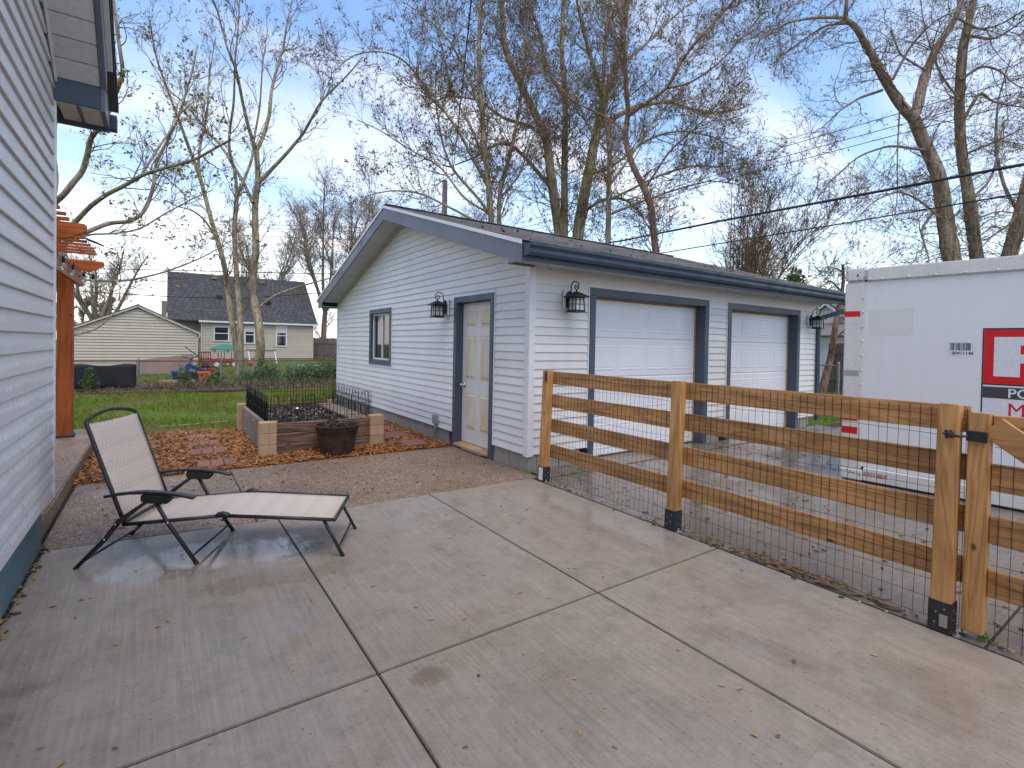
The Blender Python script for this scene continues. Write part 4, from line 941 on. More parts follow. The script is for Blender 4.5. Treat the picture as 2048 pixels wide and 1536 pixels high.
# ---------------------------------------------------------------- pergola
pg = thing('pergola', 'orange stained cedar pergola on the porch slab', 'pergola', (-1.06, 9.07, .137))
def cedar(name, mat, *a, bev=.006): return MB().box(*a).build(name, mat, pg, bevel=bev, seg=2)
for (px, py) in ((-1.065, 9.07), (-1.065, 6.2), (-3.9, 9.07)):
    p = cedar('post', 'cedar_z', px-.082, px+.082, py-.082, py+.082, .16, 2.38)
    MB().box(px-.10, px+.10, py-.10, py+.10, .136, .172).build('post_base', 'brkt', p, bevel=.004)
for x in (-1.185, -.945):      # girder pair along y
    q = MB().prism([(5.4, 2.22), (9.50, 2.22), (9.62, 2.28), (9.62, 2.41), (5.4, 2.41)], x-.02, x+.02, axis=0).build('girder', 'cedar_y', pg, bevel=.004)
    MB().tube([(x+.0205, 9.07, 2.33), (x+.032, 9.07, 2.33)], .016, 8).build('bolt', 'black', q); MB().tube([(x+.0205, 8.55, 2.36), (x+.032, 8.55, 2.36)], .016, 8).build('bolt', 'black', q)
for yy, tx in ((6.27, -.585), (9.22, -.67)):         # rafters along x with a bevelled tail
    MB().prism([(-4.6, 2.412), (tx-.15, 2.412), (tx, 2.50), (tx, 2.555), (tx-.02, 2.57), (-4.6, 2.57)], yy-.022, yy+.022, axis=1).build('rafter', 'cedar_x', pg, bevel=.004)
for yy in np.arange(5.85, 8.95, .27):
    cedar('slat', 'cedar_x', -4.5, -.715+random.uniform(-.012, .012), yy-.016, yy+.016, 2.602, 2.632, bev=.003)
for x in (-4.2, -2.7, -1.22): cedar('purlin', 'cedar_y', x-.02, x+.02, 4.9, 9.3, 2.571, 2.601, bev=.003)
b = MB(); n_ = 8
for i in range(n_):
    a0, a1 = math.pi/2*i/n_, math.pi/2*(i+1)/n_; ro, ri = .50, .40
    f = lambda r_, a: (9.07+.082+.50-r_*math.sin(a)*1.0, 1.78+r_*math.cos(a)*.88)
    b.prism([f(ri, a0), f(ro, a0), f(ro, a1), f(ri, a1)], -1.085, -1.045, axis=0)
b.build('curved_brace', 'cedar_y', pg)
MB().bar((-.74, 7.75, 2.655), (-.60, 7.72, 2.60), .26, .018).build('solar_panel', 'black', pg, bevel=.003)
wp = thing('wooden_planter', 'stained cedar planter box standing on the porch beside the pergola post', 'planter', (-1.75, 9.0, .137))
for q in range(4): MB().box(-2.3, -1.36, 8.92, 8.95, .15+q*.14, .285+q*.14).build('board', 'cedar_x', wp, bevel=.004); MB().box(-2.3, -1.36, 9.42, 9.45, .15+q*.14, .285+q*.14).build('board', 'cedar_x', wp, bevel=.004); MB().box(-1.358, -1.33, 8.92, 9.45, .15+q*.14, .285+q*.14).build('board', 'cedar_y', wp, bevel=.004); MB().box(-2.33, -2.302, 8.92, 9.45, .15+q*.14, .285+q*.14).build('board', 'cedar_y', wp, bevel=.004)
MB().box(-2.29, -1.37, 8.96, 9.41, .14, .60).build('soil', 'soil', wp)
sl = thing('string_lights', 'black string lights with clear bulbs looped under the pergola rafters', 'string lights', (-.95, 8.6, 2.4))
bp = [(-.90, 6.3, 2.40), (-.90, 6.9, 2.39), (-.90, 7.5, 2.40), (-.895, 8.2, 2.40), (-.86, 8.9, 2.385), (-.79, 9.20, 2.385)]
cord = []
for i in range(len(bp)-1):
    for t_ in np.linspace(0, 1, 6)[:-1 if i < len(bp)-2 else None]:
        p = Vector(bp[i]).lerp(Vector(bp[i+1]), t_); p.z -= .05*4*t_*(1-t_)*.6; cord.append(p)
MB().tube(cord, .005, 6).build('cord', 'black', sl)
for (x, y, z) in bp:
    s_ = MB().tube([(x, y, z), (x, y, z-.02), (x, y, z-.06), (x, y, z-.075)], [.010, .016, .017, .013], 10).build('socket', 'black', sl, smooth=True)
    MB().lathe([(.012, -.0), (.020, -.02), (.028, -.045), (.026, -.062), (.014, -.078), (.004, -.083)], 12, (x, y, z-.076)).build('bulb', 'bulb', s_, smooth=True)

# ---------------------------------------------------------------- lounge chair
U = Vector((.8944, -.4472, 0))
ch = thing('lounge_chair', 'folding patio lounger with beige oval-pattern sling and dark frame', 'lounge chair', (-.442, 4.247, 0), rotz=math.atan2(U.y, U.x))
T_ = lambda name, pts, r_=.0125, parent=None, n=10, mat='frame': MB().tube(pts, r_, n).build(name, mat, parent or ch, smooth=True, local=True)
W0, W1 = .02, .565
backf = T_('back_frame', [(.268, W0, .285), (.20, W0, .48), (.12, W0, .71), (.045, W0, .93), (.036, W0+.012, .952), (.028, .12, .978), (.024, .22, .992), (.022, .295, .996), (.024, .37, .992), (.028, .465, .978), (.036, W1-.012, .952), (.045, W1, .93), (.12, W1, .71), (.20, W1, .48), (.268, W1, .285)])
def sling(name, rows, parent, y0=W0+.006, y1=W1-.006, sag=.012, thick=.003):
    ny_ = 12; V, F, uv = [], [], []; dist = 0.
    for i, (x, z) in enumerate(rows):
        if i: dist += math.hypot(x-rows[i-1][0], z-rows[i-1][1])
        for j in range(ny_+1):
            t_ = j/ny_; sg_ = sag*4*t_*(1-t_); V.append((x+(sg_*.8 if name == 'back_sling' else 0), y0+(y1-y0)*t_, z-(sg_*.3 if name == 'back_sling' else sg_))); uv.append((t_*(y1-y0), dist))
    nv = ny_+1
    for i in range(len(rows)-1):
        for j in range(ny_): F.append((i*nv+j, i*nv+j+1, (i+1)*nv+j+1, (i+1)*nv+j))
    me = bpy.data.meshes.new(name); me.from_pydata(V, [], F); ul = me.uv_layers.new(name='UVMap')
    for l in me.loops: ul.data[l.index].uv = uv[l.vertex_index]
    o = link(name, me, 'sling', parent, True); md = o.modifiers.new('thick', 'SOLIDIFY'); md.thickness = thick; md.offset = 0
    return o
sling('back_sling', [(.262-.213*t_, .305+.628*t_) for t_ in np.linspace(0, 1, 14)], ch)
sling('seat_sling', [(.285+(.875-.285)*t_, .280+.035*t_) for t_ in np.linspace(0, 1, 12)]+[(.875+.715*t_, .315-.054*t_) for t_ in np.linspace(.08, 1, 14)], ch)
for yy in (W0, W1):
    T_('seat_rail', [(.262, yy, .272), (.55, yy, .290), (.872, yy, .312)])
    T_('seat_rail', [(.872, yy, .312), (1.2, yy, .290), (1.60, yy, .260)])
    T_('hinge', [(.835, yy, .312), (.848, yy, .318), (.875, yy, .322), (.90, yy, .316), (.915, yy, .309)], [.015, .019, .021, .019, .015])
T_('end_rail', [(1.598, W0, .260), (1.598, W1, .260)])
for yy, s_ in ((0., -1), (.60, 1)):
    rl = MB().tube([(.432, yy, .438), (.36, yy, .385), (.245, yy, .295), (.17, yy, .188), (.0, yy, .008)], [.0115, .0125, .018, .016, .0125], 10).build('rear_leg', 'frame', ch, smooth=True, local=True)
    T_('foot_cap', [(.008, yy, .014), (-.006, yy, .0)], .0145, rl, mat='rubber')
    for (x, z) in ((.17, .188), (.235, .285)): T_('rivet', [(x, yy-.019, z), (x, yy+.019, z)], .006, rl, mat='zinc')
    fl = T_('front_leg', [(.466, yy, .425), (.54, yy, .285), (.718, yy, .008)])
    T_('foot_cap', [(.712, yy, .018), (.724, yy, .0)], .0148, fl, mat='rubber')
    T_('rivet', [(.545, yy-.016, .284), (.545, yy+.016, .284)], .006, fl, mat='zinc')
    ap = [(.165, .464), (.24, .478), (.33, .487), (.42, .489), (.52, .482), (.62, .466), (.705, .444)]
    b = MB()
    for i in range(len(ap)-1): b.bar((ap[i][0]-.002, yy, ap[i][1]), (ap[i+1][0]+.002, yy, ap[i+1][1]), .046 if i > 1 else .03, .018)
    arm = b.build('armrest', 'frame', ch, bevel=.004, local=True)
    MB().prism([(.385, .474), (.385, .435), (.41, .418), (.545, .412), (.57, .440), (.575, .466)], yy-.021, yy+.021, axis=1).build('arm_bracket', 'rubber', arm, bevel=.005, local=True)
for yy in (W0+.01, W1-.01):
    fl = T_('foot_leg', [(1.525, yy, .255), (1.652, yy, .008)], .0115)
    T_('foot_cap', [(1.647, yy, .018), (1.657, yy, .0)], .0138, fl, mat='rubber')
T_('cross_bar', [(.06, .0, .06), (.06, .60, .06)], .008); T_('cross_bar', [(.69, .0, .05), (.69, .60, .05)], .008); T_('cross_bar', [(1.625, W0, .06), (1.625, W1, .06)], .008)
T_('cross_bar', [(.268, W0, .285), (.268, W1, .285)], .011); T_('cross_bar', [(.875, W0, .282), (.875, W1, .282)], .009)

# ---------------------------------------------------------------- raised planter bed
pb = thing('raised_bed', 'timber raised garden bed with stacked tan block corners', 'planter', (1.85, 8.25, 0))
x0, x1, y0, y1 = 1.13, 2.57, 7.17, 9.40
for k_ in range(3):
    z0, z1 = .002+k_*.137, .135+k_*.137
    MB().box(x0+.10, x1-.06, y0-.03+.006*k_, y0+.02, z0, z1).build('timber', 'timber_x', pb, bevel=.006)
    MB().box(x0+.10, x1-.06, y1-.02, y1+.03, z0, z1).build('timber', 'timber_x', pb, bevel=.006)
    MB().box(x0-.025, x0+.025, y0+.08, y1-.08, z0, z1).build('timber', 'timber_y', pb, bevel=.006)
    MB().box(x1-.025, x1+.025, y0+.08, y1-.08, z0, z1).build('timber', 'timber_y', pb, bevel=.006)
MB().box(x1-.30, x1-.028, y0+.1, y1-.1, .355, .395).build('inner_ledge', 'timber_y', pb, bevel=.006)
cb_ = None
for (cx, cy, rz) in ((x0, y0, 0), (x1, y0, 0), (x0, y1, 0), (x1, y1, 0)):
    for k_ in range(3):
        z0 = .0+k_*.147
        if cb_ is None:
            b = MB(); b.prism([(cx-.09, cy-.085), (cx+.012, cy-.085), (cx+.018, cy-.075), (cx+.024, cy-.085), (cx+.11, cy-.085), (cx+.11, cy+.075), (cx-.09, cy+.075)], z0, z0+.144); cb_ = b.build('corner_block', 'paver_block', pb, bevel=.006); ref = (cx, cy)
        else: share(cb_, loc=(cx-ref[0], cy-ref[1], z0))
MB().box(x0+.026, x1-.026, y0+.021, y1-.021, .0, .315).build('soil', 'soil', pb)
N = 1500; c = np.stack([rng.uniform(x0+.05, x1-.3, N), rng.uniform(y0+.05, y1-.05, N), .318+rng.uniform(0, .03, N)], 1)
V, F = np_boxes(c, np.stack([rng.uniform(.008, .03, N), rng.uniform(.005, .018, N), rng.uniform(.003, .012, N)], 1), rng.uniform(0, 6.28, N), rng.normal(0, .4, N)); np_mesh('soil_crumbs', V, F, 'crumb', pb, kind='stuff')
slt = thing('solar_light', 'small silver solar stake light in the raised bed', 'light', (1.72, 8.2, .32))
MB().tube([(1.72, 8.2, .31), (1.72, 8.2, .40)], .012, 8).build('stake', 'black', slt); MB().lathe([(.02, .0), (.026, .012), (.024, .05), (.045, .056), (.048, .066), (.02, .078)], 14, (1.72, 8.2, .40)).build('lamp_head', 'chrome', slt, smooth=True)
# bent-wire border fencing stuck in round the bed
def edging(a, b, label):
    a = Vector(a); b = Vector(b); d = b-a; ln = d.length; d.normalize(); ang = math.atan2(d.y, d.x); nn_ = int(ln/.145)
    o = thing('wire_edging', label, 'garden edging', tuple(a), ang, 'black wire edging round the raised bed')
    h = .37; rr_ = .052; pts = [(-rr_, 0, .0)]+[(-rr_*math.cos(t_), 0, h-rr_+rr_*math.sin(t_)) for t_ in np.linspace(0, math.pi, 9)]+[(rr_, 0, 0)]
    hoop = spike = low = None
    for i in range(nn_):
        x = .075+i*ln/nn_
        if hoop is None:
            hoop = MB().tube([(p[0]+x, 0, p[2]) for p in pts], .0042, 6).build('hoop', 'black', o, smooth=True, local=True); spike = MB().tube([(x, 0, .0), (x, 0, .25), (x, 0, .265)], [.004, .004, .001], 6).build('spike', 'black', o, local=True)
            lp = [(-.04, .004, .0)]+[(-.04*math.cos(t_), .004, .10+.04*math.sin(t_)) for t_ in np.linspace(0, math.pi, 7)]+[(.04, .004, 0)]
            low = MB().tube([(p[0]+x+.0725, p[1], p[2]) for p in lp], .0036, 6).build('low_hoop', 'black', o, smooth=True, local=True); xa = x
        else:
            share(hoop, loc=(x-xa, 0, random.uniform(-.006, .006))); share(spike, loc=(x-xa, 0, 0))
            if i % 2 == 0: share(low, loc=(x-xa, 0, 0))
    for z in (.055, .215): MB().tube([(0, -.004, z), (ln*.5, -.004, z+random.uniform(-.008, .008)), (ln, -.004, z)], .0036, 6).build('wire_rail', 'black', o, local=True)
    return o
zt = .405
edging((x0+.03, y0+.045, zt), (x1-.05, y0+.045, zt), 'black bent-wire edging along the bed side behind the barrel pot')
edging((x0+.04, y1-.05, zt), (x1-.05, y1-.05, zt), 'black bent-wire edging along the bed side facing the lawn and back fence')
edging((x0+.03, y0+.06, zt), (x0+.03, y1-.06, zt), 'black bent-wire edging along the bed side above the stepping stones')
edging((x1-.03, y0+.06, zt), (x1-.03, y1-.06, zt), 'black bent-wire edging along the bed side by the garage wall')
# barrel pot with a coiled hose
bp_ = thing('barrel_pot', 'dark brown half barrel pot standing on mulch before the raised bed', 'pot', (1.93, 6.80, 0))
c0 = (1.93, 6.80, 0.)
MB().lathe([(.02, .0), (.195, .0), (.200, .012), (.262, .318), (.268, .322), (.280, .380), (.287, .384), (.287, .398), (.268, .398), (.255, .33), (.225, .20), (.02, .20)], 48, c0, hard=True).build('barrel', 'barrel', bp_, smooth=True)
for z, rr_ in ((.055, .2115), (.135, .2275), (.30, .261)): MB().lathe([(rr_-.008, -.012), (rr_-.001, -.012), (rr_+.004, .012), (rr_-.002, .012)], 48, (c0[0], c0[1], z), hard=True).build('hoop_band', 'barrel', bp_, smooth=True)
hz_ = thing('garden_hose', 'black garden hose coiled inside the half barrel pot', 'hose', (1.93, 6.80, .2))
pts = []; 
for i in range(110):
    a = i*.33; r_ = .17+.03*math.sin(i*.21); lift = .17*max(0, math.sin(a*.5+.6))**2*(.5+.5*math.sin(i*.09)); pts.append((1.93+r_*math.cos(a), 6.80+r_*math.sin(a), .225+i*.0009+lift*.9))
MB().tube(pts, .0115, 8).build('coil', 'hose', hz_, smooth=True)
for (cx_, rr_, tilt) in ((1.88, .11, .35), (1.99, .13, -.2)):
    pts = [(cx_+rr_*math.cos(a), 6.80+tilt*.2+.10*math.cos(a)*tilt, .29+rr_*math.sin(a)) for a in np.linspace(-.3, math.pi+.3, 16)]
    MB().tube(pts, .0115, 8).build('loop', 'hose', hz_, smooth=True)
# stepping stones: each a row of bricks pressed in the mulch
def stone(cx, cy, nb, bw, bl, rz, label, grp):
    o = thing('stepping_stone', label, 'stepping stone', (cx, cy, .0), rz, grp); first = None
    for i in range(nb):
        xx = (i-(nb-1)/2)*bw
        if first is None: first = MB().box(xx-bw/2+.003, xx+bw/2-.003, -bl/2, bl/2, -.02, .034).build('brick', 'brick', o, bevel=.006, local=True); xa = xx
        else: share(first, loc=(xx-xa, 0, random.uniform(-.004, .004)))
stone(.56, 6.93, 3, .135, .30, R(-4), 'red brown brick stepping stone next to the aggregate apron', 'brick stepping stones in the mulch')
stone(.51, 7.68, 3, .13, .31, R(-5), 'red brown brick stepping stone, second from the aggregate apron', 'brick stepping stones in the mulch')
stone(.505, 8.30, 3, .125, .27, R(0), 'red brown brick stepping stone, third from the aggregate apron', 'brick stepping stones in the mulch')
stone(.50, 8.94, 3, .122, .25, R(-2), 'red brown brick stepping stone where mulch meets the lawn', 'brick stepping stones in the mulch')
stone(3.07, 6.92, 1, .34, .36, R(-6), 'flat red paver in mulch by the outlet conduit', 'red pavers between bed and garage')
stone(3.09, 7.67, 1, .34, .44, R(-4), 'flat red paver in mulch between bed corner and garage wall', 'red pavers between bed and garage')
stone(3.16, 8.32, 1, .28, .34, R(5), 'flat red paver half hidden behind the bed corner blocks', 'red pavers between bed and garage')

# ---------------------------------------------------------------- neighbours beyond the back fence
ng = thing('neighbour_garage', 'low beige sided garage gable beyond the black screened fence', 'garage', (-1.0, 33, 0))
gx0, gx1, gz = -3.75, 1.62, 1.80; gp_ = -1.02; gh = 3.10
MB().prism([(gx0, 0), (gx1, 0), (gx1, gz), (gp_, gh-.05), (gx0, gz)], 33.002, 39, axis=1).build('wall', 'beige', ng)
def lim(z):
    if z < gz-.05: return gx0+.05, gx1-.05
    f = (z-gz)/(gh-.05-gz); return gx0+.05+(gp_-gx0)*f, gx1-.05-(gx1-gp_)*f
side_wall(ng, 'siding_board', 'beige', 33, 0, -1, gx0, gx1, .05, gh-.1, .15, top=lim, lip=.042)
for x in (gx0, gx1-.06): MB().box(x, x+.07, 32.965, 33., .04, gz+.02).build('corner_trim', 'beige_trim', ng)
for (xa, xb, za, zb) in ((gx0-.2, gp_, gz-.08, gh), (gp_, gx1+.2, gh, gz-.08)):
    MB().prism([(xa, za), (xb, zb), (xb, zb+.11), (xa, za+.11)], 32.85, 32.9, axis=1).build('rake_board', 'beige_trim', ng)
    MB().prism([(xa, za+.112), (xb, zb+.112), (xb, zb+.16), (xa, za+.16)], 32.83, 39.2, axis=1).build('roof', 'shingle_dark', ng)
MB().tube([(gx1+.16, 32.88, gz-.02), (gx1+.12, 32.9, gz-.2), (gx1+.02, 32.93, gz-.35), (gx1+.02, 32.93, .1)], .04, 8).build('downspout', 'beige_trim', ng)
nh = thing('neighbour_house', 'beige sided house with dark shingled roof and white windows', 'house', (6, 41, 0))
hx0, hx1, hz0 = 2.35, 9.70, 2.72
MB().box(hx0, hx1, 41.002, 49, .15, hz0).build('wall', 'beige', nh)
MB().box(hx0, hx1, 41.02, 48.9, -.05, .17).build('foundation', 'block', nh)
MB().box(.45, hx0-.002, 41.9, 48, .0, 2.95).build('wing_wall', 'beige', nh)
WINS = ((3.0, 3.98, 1.42, 2.42), (4.93, 5.62, 1.28, 2.46), (7.02, 7.80, 1.10, 2.60))
side_wall(nh, 'siding_board', 'beige', 41, 0, -1, hx0+.05, hx1-.05, .17, hz0, .16, lip=.040, holes=[(a-.0, b, c, d) for a, b, c, d in WINS])
side_wall(nh, 'siding_board', 'beige', 41.9, 0, -1, .45, hx0-.01, .05, 2.95, .16, lip=.040)
for x in (hx0-.01, hx1-.06): MB().box(x, x+.07, 40.96, 41., .15, hz0).build('corner_trim', 'beige_trim', nh)
for (a, b, c, d) in WINS:
    f = .085; bb = MB(); bb.box(a, a+f, 40.94, 41.02, c, d); bb.box(b-f, b, 40.94, 41.02, c, d); bb.box(a+f, b-f, 40.94, 41.02, d-f, d); bb.box(a-.03, b+.03, 40.92, 41.02, c-.07, c-.001); bb.box(a+f, b-f, 40.95, 41.02, (c+d)/2-.03, (c+d)/2+.03)
    wf = bb.build('window', 'white', nh)
    MB().box(a+f, b-f, 40.985, 41.0, c, (c+d)/2-.031).build('pane', 'glass', wf); MB().box(a+f, b-f, 40.975, 40.99, (c+d)/2+.031, d-f).build('pane', 'glass', wf)
    MB().box(a+f+.01, b-f-.01, 40.968, 40.974, (c+d)/2+.2, d-f).build('blind', 'whitep', wf) if a > 4.5 else None
MB().box(hx0-.25, hx1+.2, 40.68, 40.78, hz0-.06, hz0+.06).build('gutter', 'white', nh); MB().box(.2, hx0-.3, 41.55, 41.65, 2.93, 3.05).build('gutter', 'white', nh)
MB().tube([(hx0-.1, 40.8, hz0-.05), (hx0-.06, 40.93, hz0-.3), (hx0-.06, 40.93, .1)], .05, 8).build('downspout', 'beige_trim', nh)
ridge = 6.45; ey, ry_ = 40.7, 45.2
def roof_pts(y): return hz0+.05+(y-ey)*(ridge-hz0-.05)/(ry_-ey)
MB().prism([(ey, roof_pts(ey)), (ry_, ridge), (49.6, hz0), (ey, hz0)], .35, hx1+.25, axis=0).build('roof', 'shingle_dark', nh)
MB().box(.28, .349, 40.9, 45.2, hz0, hz0+.5).build('rake_trim', 'white', nh)
Cc, Ss, Tt = [], [], []; sl_ = math.atan((ridge-hz0-.05)/(ry_-ey)); rows = int((ry_-ey)/math.cos(sl_)/.2)
for r_ in range(rows):
    x = .35-rng.uniform(0, .4)
    while x < hx1+.25:
        wd = rng.uniform(.25, .4); xa, xb = max(x, .35), min(x+wd, hx1+.25); x += wd+.01
        if xb-xa < .05: continue
        yy = ey+(.1+r_*.2)*math.cos(sl_); Cc.append(((xa+xb)/2, yy, roof_pts(yy)+.012+rng.uniform(0, .008))); Ss.append(((xb-xa)/2, .115, .009)); Tt.append(sl_-.05)
Cc = np.array(Cc); Ss = np.array(Ss); Tt = np.array(Tt); L = s8[None]*Ss[:, None]; ct, st_ = np.cos(Tt)[:, None], np.sin(Tt)[:, None]
V = np.stack([L[..., 0], L[..., 1]*ct-L[..., 2]*st_, L[..., 1]*st_+L[..., 2]*ct], -1)+Cc[:, None]
np_mesh('shingles', V.reshape(-1, 3), (f6[None]+(np.arange(len(Cc))*8)[:, None, None]).reshape(-1, 4), 'shingle_dark', nh, kind='stuff')
for (x, z) in ((3.3, 6.1), (6.55, 6.0), (3.5, 4.55), (6.7, 4.3)):
    yy = ey+(z-hz0-.05)*(ry_-ey)/(ridge-hz0-.05); MB().box(x-.18, x+.18, yy-.25, yy+.15, z-.02, z+.16).build('roof_vent', 'black' if z < 5.9 else 'galv', nh)
MB().box(5.5, 5.66, 42.5, 42.7, 4.2, 4.9).build('vent_pipe', 'white', nh)
MB().box(.0, .32, 44.2, 44.9, 2.9, 4.2).build('chimney', 'block', nh)
# wooden fence far right of the neighbour
wf = thing('board_fence', 'weathered tall board fence beside the neighbour house', 'fence', (11, 42, 0))
bd = MB().prism([(9.95, .0), (10.09, .0), (10.09, 1.72), (10.02, 1.80), (9.95, 1.72)], 42, 42.025, axis=1).build('board', 'fence_old', wf)
for i in range(1, 26): share(bd, loc=(i*.148, 0, random.uniform(-.03, .02)))
for z in (.4, 1.3): MB().box(9.95, 13.9, 41.955, 41.998, z, z+.09).build('rail', 'fence_old', wf)

# ---------------------------------------------------------------- back fence: chain link with a stretch of black screen
cf = thing('chain_link_fence', 'rusty chain link fence along the back of the lawn', 'fence', (2, 18.75, 0))
for x in (-2.6, -.55, 1.6, 3.8, 6., 8.2): MB().tube([(x, 18.75, -.05), (x, 18.75, .86), (x, 18.75, .88)], [.026, .026, .012], 8).build('post', 'galv', cf)
MB().tube([(-4.5, 18.75, .81), (2., 18.75, .80), (9, 18.75, .81)], .018, 8).build('top_rail', 'rust', cf)
P = []
for x in np.arange(-5.2, 9., .075):
    for s_ in (1, -1):
        xs_ = np.array([x, x+.39, x+.78])if s_ == 1 else np.array([x+.78, x+.39, x]); P.append(np.stack([xs_, np.full(3, 18.735+.004*s_), np.array([.02, .41, .80])], 1))
P = np.array(P); V, F = np_tubes(P, np.full(P.shape[:2], .0019), 3); np_mesh('chain_mesh', V, F, 'galv', cf)
sc = MB(); n_ = 24; v = []
for i in range(n_+1):
    x = -4.4+3.8*i/n_; 
    for z in (.0, .12, .4, .62, .70): v.append((x, 18.70+.02*math.sin(i*1.7+z*5)+(.03 if z < .1 else 0)*math.sin(i), z+(.03*math.sin(i*.9) if z > .65 else 0)))
sc.add(v, [(i*5+j, (i+1)*5+j, (i+1)*5+j+1, i*5+j+1) for i in range(n_) for j in range(4)])
so_ = sc.build('privacy_screen', 'blackmesh', None, smooth=True); md = so_.modifiers.new('thick', 'SOLIDIFY'); md.thickness = .004
tag(so_, 'black privacy screen tied to the chain link fence', 'privacy screen')
# things lying in the neighbour's yard
pk = tag(MB().prism([(-.85, .0), (1.15, .0), (1.15, .82), (.3, .74), (-.85, .58)], 25.6, 25.66, axis=1).build('panel_board', 'pink_board'), 'pinkish flat board leaning behind the fence junk', 'board')
tag(MB().box(-.05, .95, 20.35, 20.45, .0, .10).build('plank', 'bare_wood', bevel=.006), 'bare orange wooden plank lying by the blue bin', 'plank')
def bin_(name, label, mat, x0, x1, y0, y1, h, cat):
    o = thing(name, label, cat, ((x0+x1)/2, (y0+y1)/2, 0)); ti = .05
    b = MB(); outer = [(x0+ti, y0+ti), (x1-ti, y0+ti), (x1-ti, y1-ti), (x0+ti, y1-ti)]; top_ = [(x0, y0), (x1, y0), (x1, y1), (x0, y1)]; it = [(x0+.03, y0+.03), (x1-.03, y0+.03), (x1-.03, y1-.03), (x0+.03, y1-.03)]; ib = [(x0+ti+.03, y0+ti+.03), (x1-ti-.03, y0+ti+.03), (x1-ti-.03, y1-ti-.03), (x0+ti+.03, y1-ti-.03)]
    b.v = [(*p, .0) for p in outer]+[(*p, h) for p in top_]+[(*p, h) for p in it]+[(*p, .04) for p in ib]
    b.f = [(3, 2, 1, 0)]+[(l*4+j, l*4+(j+1) % 4, l*4+4+(j+1) % 4, l*4+4+j) for l in range(3) for j in range(4)]+[(12, 13, 14, 15)]
    bo = b.build('tub', mat, o); 
    rm = MB(); rm.box(x0-.02, x1+.02, y0-.025, y0-.002, h-.06, h); rm.box(x0-.02, x1+.02, y1+.002, y1+.025, h-.06, h); rm.build('rim', mat, o, bevel=.005)
    return o
bin_('storage_bin', 'dark blue plastic bin behind the chain link fence', 'bluebin', .30, .90, 20.6, 21.1, .38, 'bin')
bin_('storage_tub', 'bright orange plastic tub beside the blue bin', 'orange', 1.06, 1.44, 20.7, 21.05, .34, 'tub')
sd_ = thing('toy_slide', 'blue plastic toy slide tipped behind the bins', 'slide', (1.0, 21.6, 0))
MB().prism([(.55, .35), (.80, .62), (1.3, .38), (1.3, .28), (.80, .45), (.62, .25)], 21.5, 21.8, axis=1).build('chute', 'bluebin', sd_, bevel=.01); MB().prism([(.75, .0), (.85, .0), (.85, .45), (.75, .45)], 21.55, 21.75, axis=1).build('support', 'bluebin', sd_)
mw = thing('lawn_mower', 'old red push mower with black handle in the yard junk', 'mower', (1.2, 21.9, 0))
MB().prism([(1.0, .16), (1.75, .16), (1.7, .34), (1.5, .42), (1.15, .40), (1.02, .3)], 21.7, 22.2, axis=1).build('deck', 'redp', mw, bevel=.03); MB().lathe([(.14, 0), (.15, .1), (.12, .2), (.05, .22)], 14, (1.38, 21.95, .42)).build('engine', 'black', mw, smooth=True)
for (x, y) in ((1.05, 21.66), (1.7, 21.66), (1.05, 22.22), (1.7, 22.22)): MB().tube([(x, y-.03, .13), (x, y+.03, .13)], .13, 16).build('wheel', 'rubber', mw)
MB().tube([(1.65, 21.8, .35), (1.2, 21.8, .80), (.72, 21.82, 1.20)], .018, 8).build('handle', 'green', mw); MB().tube([(1.65, 22.1, .35), (1.2, 22.1, .80), (.72, 22.08, 1.20), (.72, 21.82, 1.20)], .018, 8).build('handle', 'green', mw)
bc = thing('scrap_bicycle', 'dark scrap bicycle lying among the junk pile', 'bicycle', (1.5, 21.3, 0))
for (x, z) in ((1.55, .30), (1.05, .66)): MB().tube([(x+.20*math.cos(a), 21.3+.05*math.sin(a), z+.20*math.sin(a)) for a in np.linspace(0, 6.283, 20)], .02, 6).build('wheel', 'rubber', bc)
MB().tube([(1.55, 21.3, .30), (1.40, 21.3, .62), (1.05, 21.3, .66), (1.25, 21.3, .38), (1.40, 21.3, .62)], .016, 6).build('bike_frame', 'redp', bc); MB().tube([(1.05, 21.3, .66), (.86, 21.3, .78), (.62, 21.3, .86)], .014, 6).build('handlebar', 'black', bc)
tb = thing('play_table', 'toy picnic house with green pitched roof in the neighbour yard', 'playhouse', (3.15, 33.5, 0))
MB().add([(2.35, 33.1, .92), (3.98, 33.1, .92), (3.98, 34.3, .92), (2.35, 34.3, .92), (2.85, 33.5, 1.22), (3.45, 33.5, 1.22), (3.45, 33.9, 1.22), (2.85, 33.9, 1.22), (2.35, 33.1, .86), (3.98, 33.1, .86), (3.98, 34.3, .86), (2.35, 34.3, .86)], [(0, 1, 5, 4), (1, 2, 6, 5), (2, 3, 7, 6), (3, 0, 4, 7), (4, 5, 6, 7), (0, 8, 9, 1), (1, 9, 10, 2), (2, 10, 11, 3), (3, 11, 8, 0), (11, 10, 9, 8)]).build('roof', 'green', tb)
for x in (2.45, 3.1, 3.78): MB().box(x, x+.12, 33.2, 33.3, 0, .87).build('post', 'beige_trim', tb)
for x in (2.62, 3.28): MB().box(x, x+.42, 33.22, 33.27, .35, .40).build('rail', 'black', tb); [MB().box(x+q, x+q+.03, 33.23, 33.26, .401, .8).build('bar', 'black', tb) for q in (.05, .2, .35)]
wg = thing('toy_wagon', 'dark red toy wagon with white wheels in the neighbour yard', 'wagon', (3., 32, 0))
MB().prism([(2.35, .18), (3.5, .18), (3.6, .42), (2.25, .42)], 31.8, 32.3, axis=1).build('bed', 'redp', wg, bevel=.02)
for (x, y) in ((2.5, 31.76), (3.35, 31.76), (2.5, 32.34), (3.35, 32.34)): MB().tube([(x, y-.03, .12), (x, y+.03, .12)], .12, 14).build('wheel', 'whitep', wg)
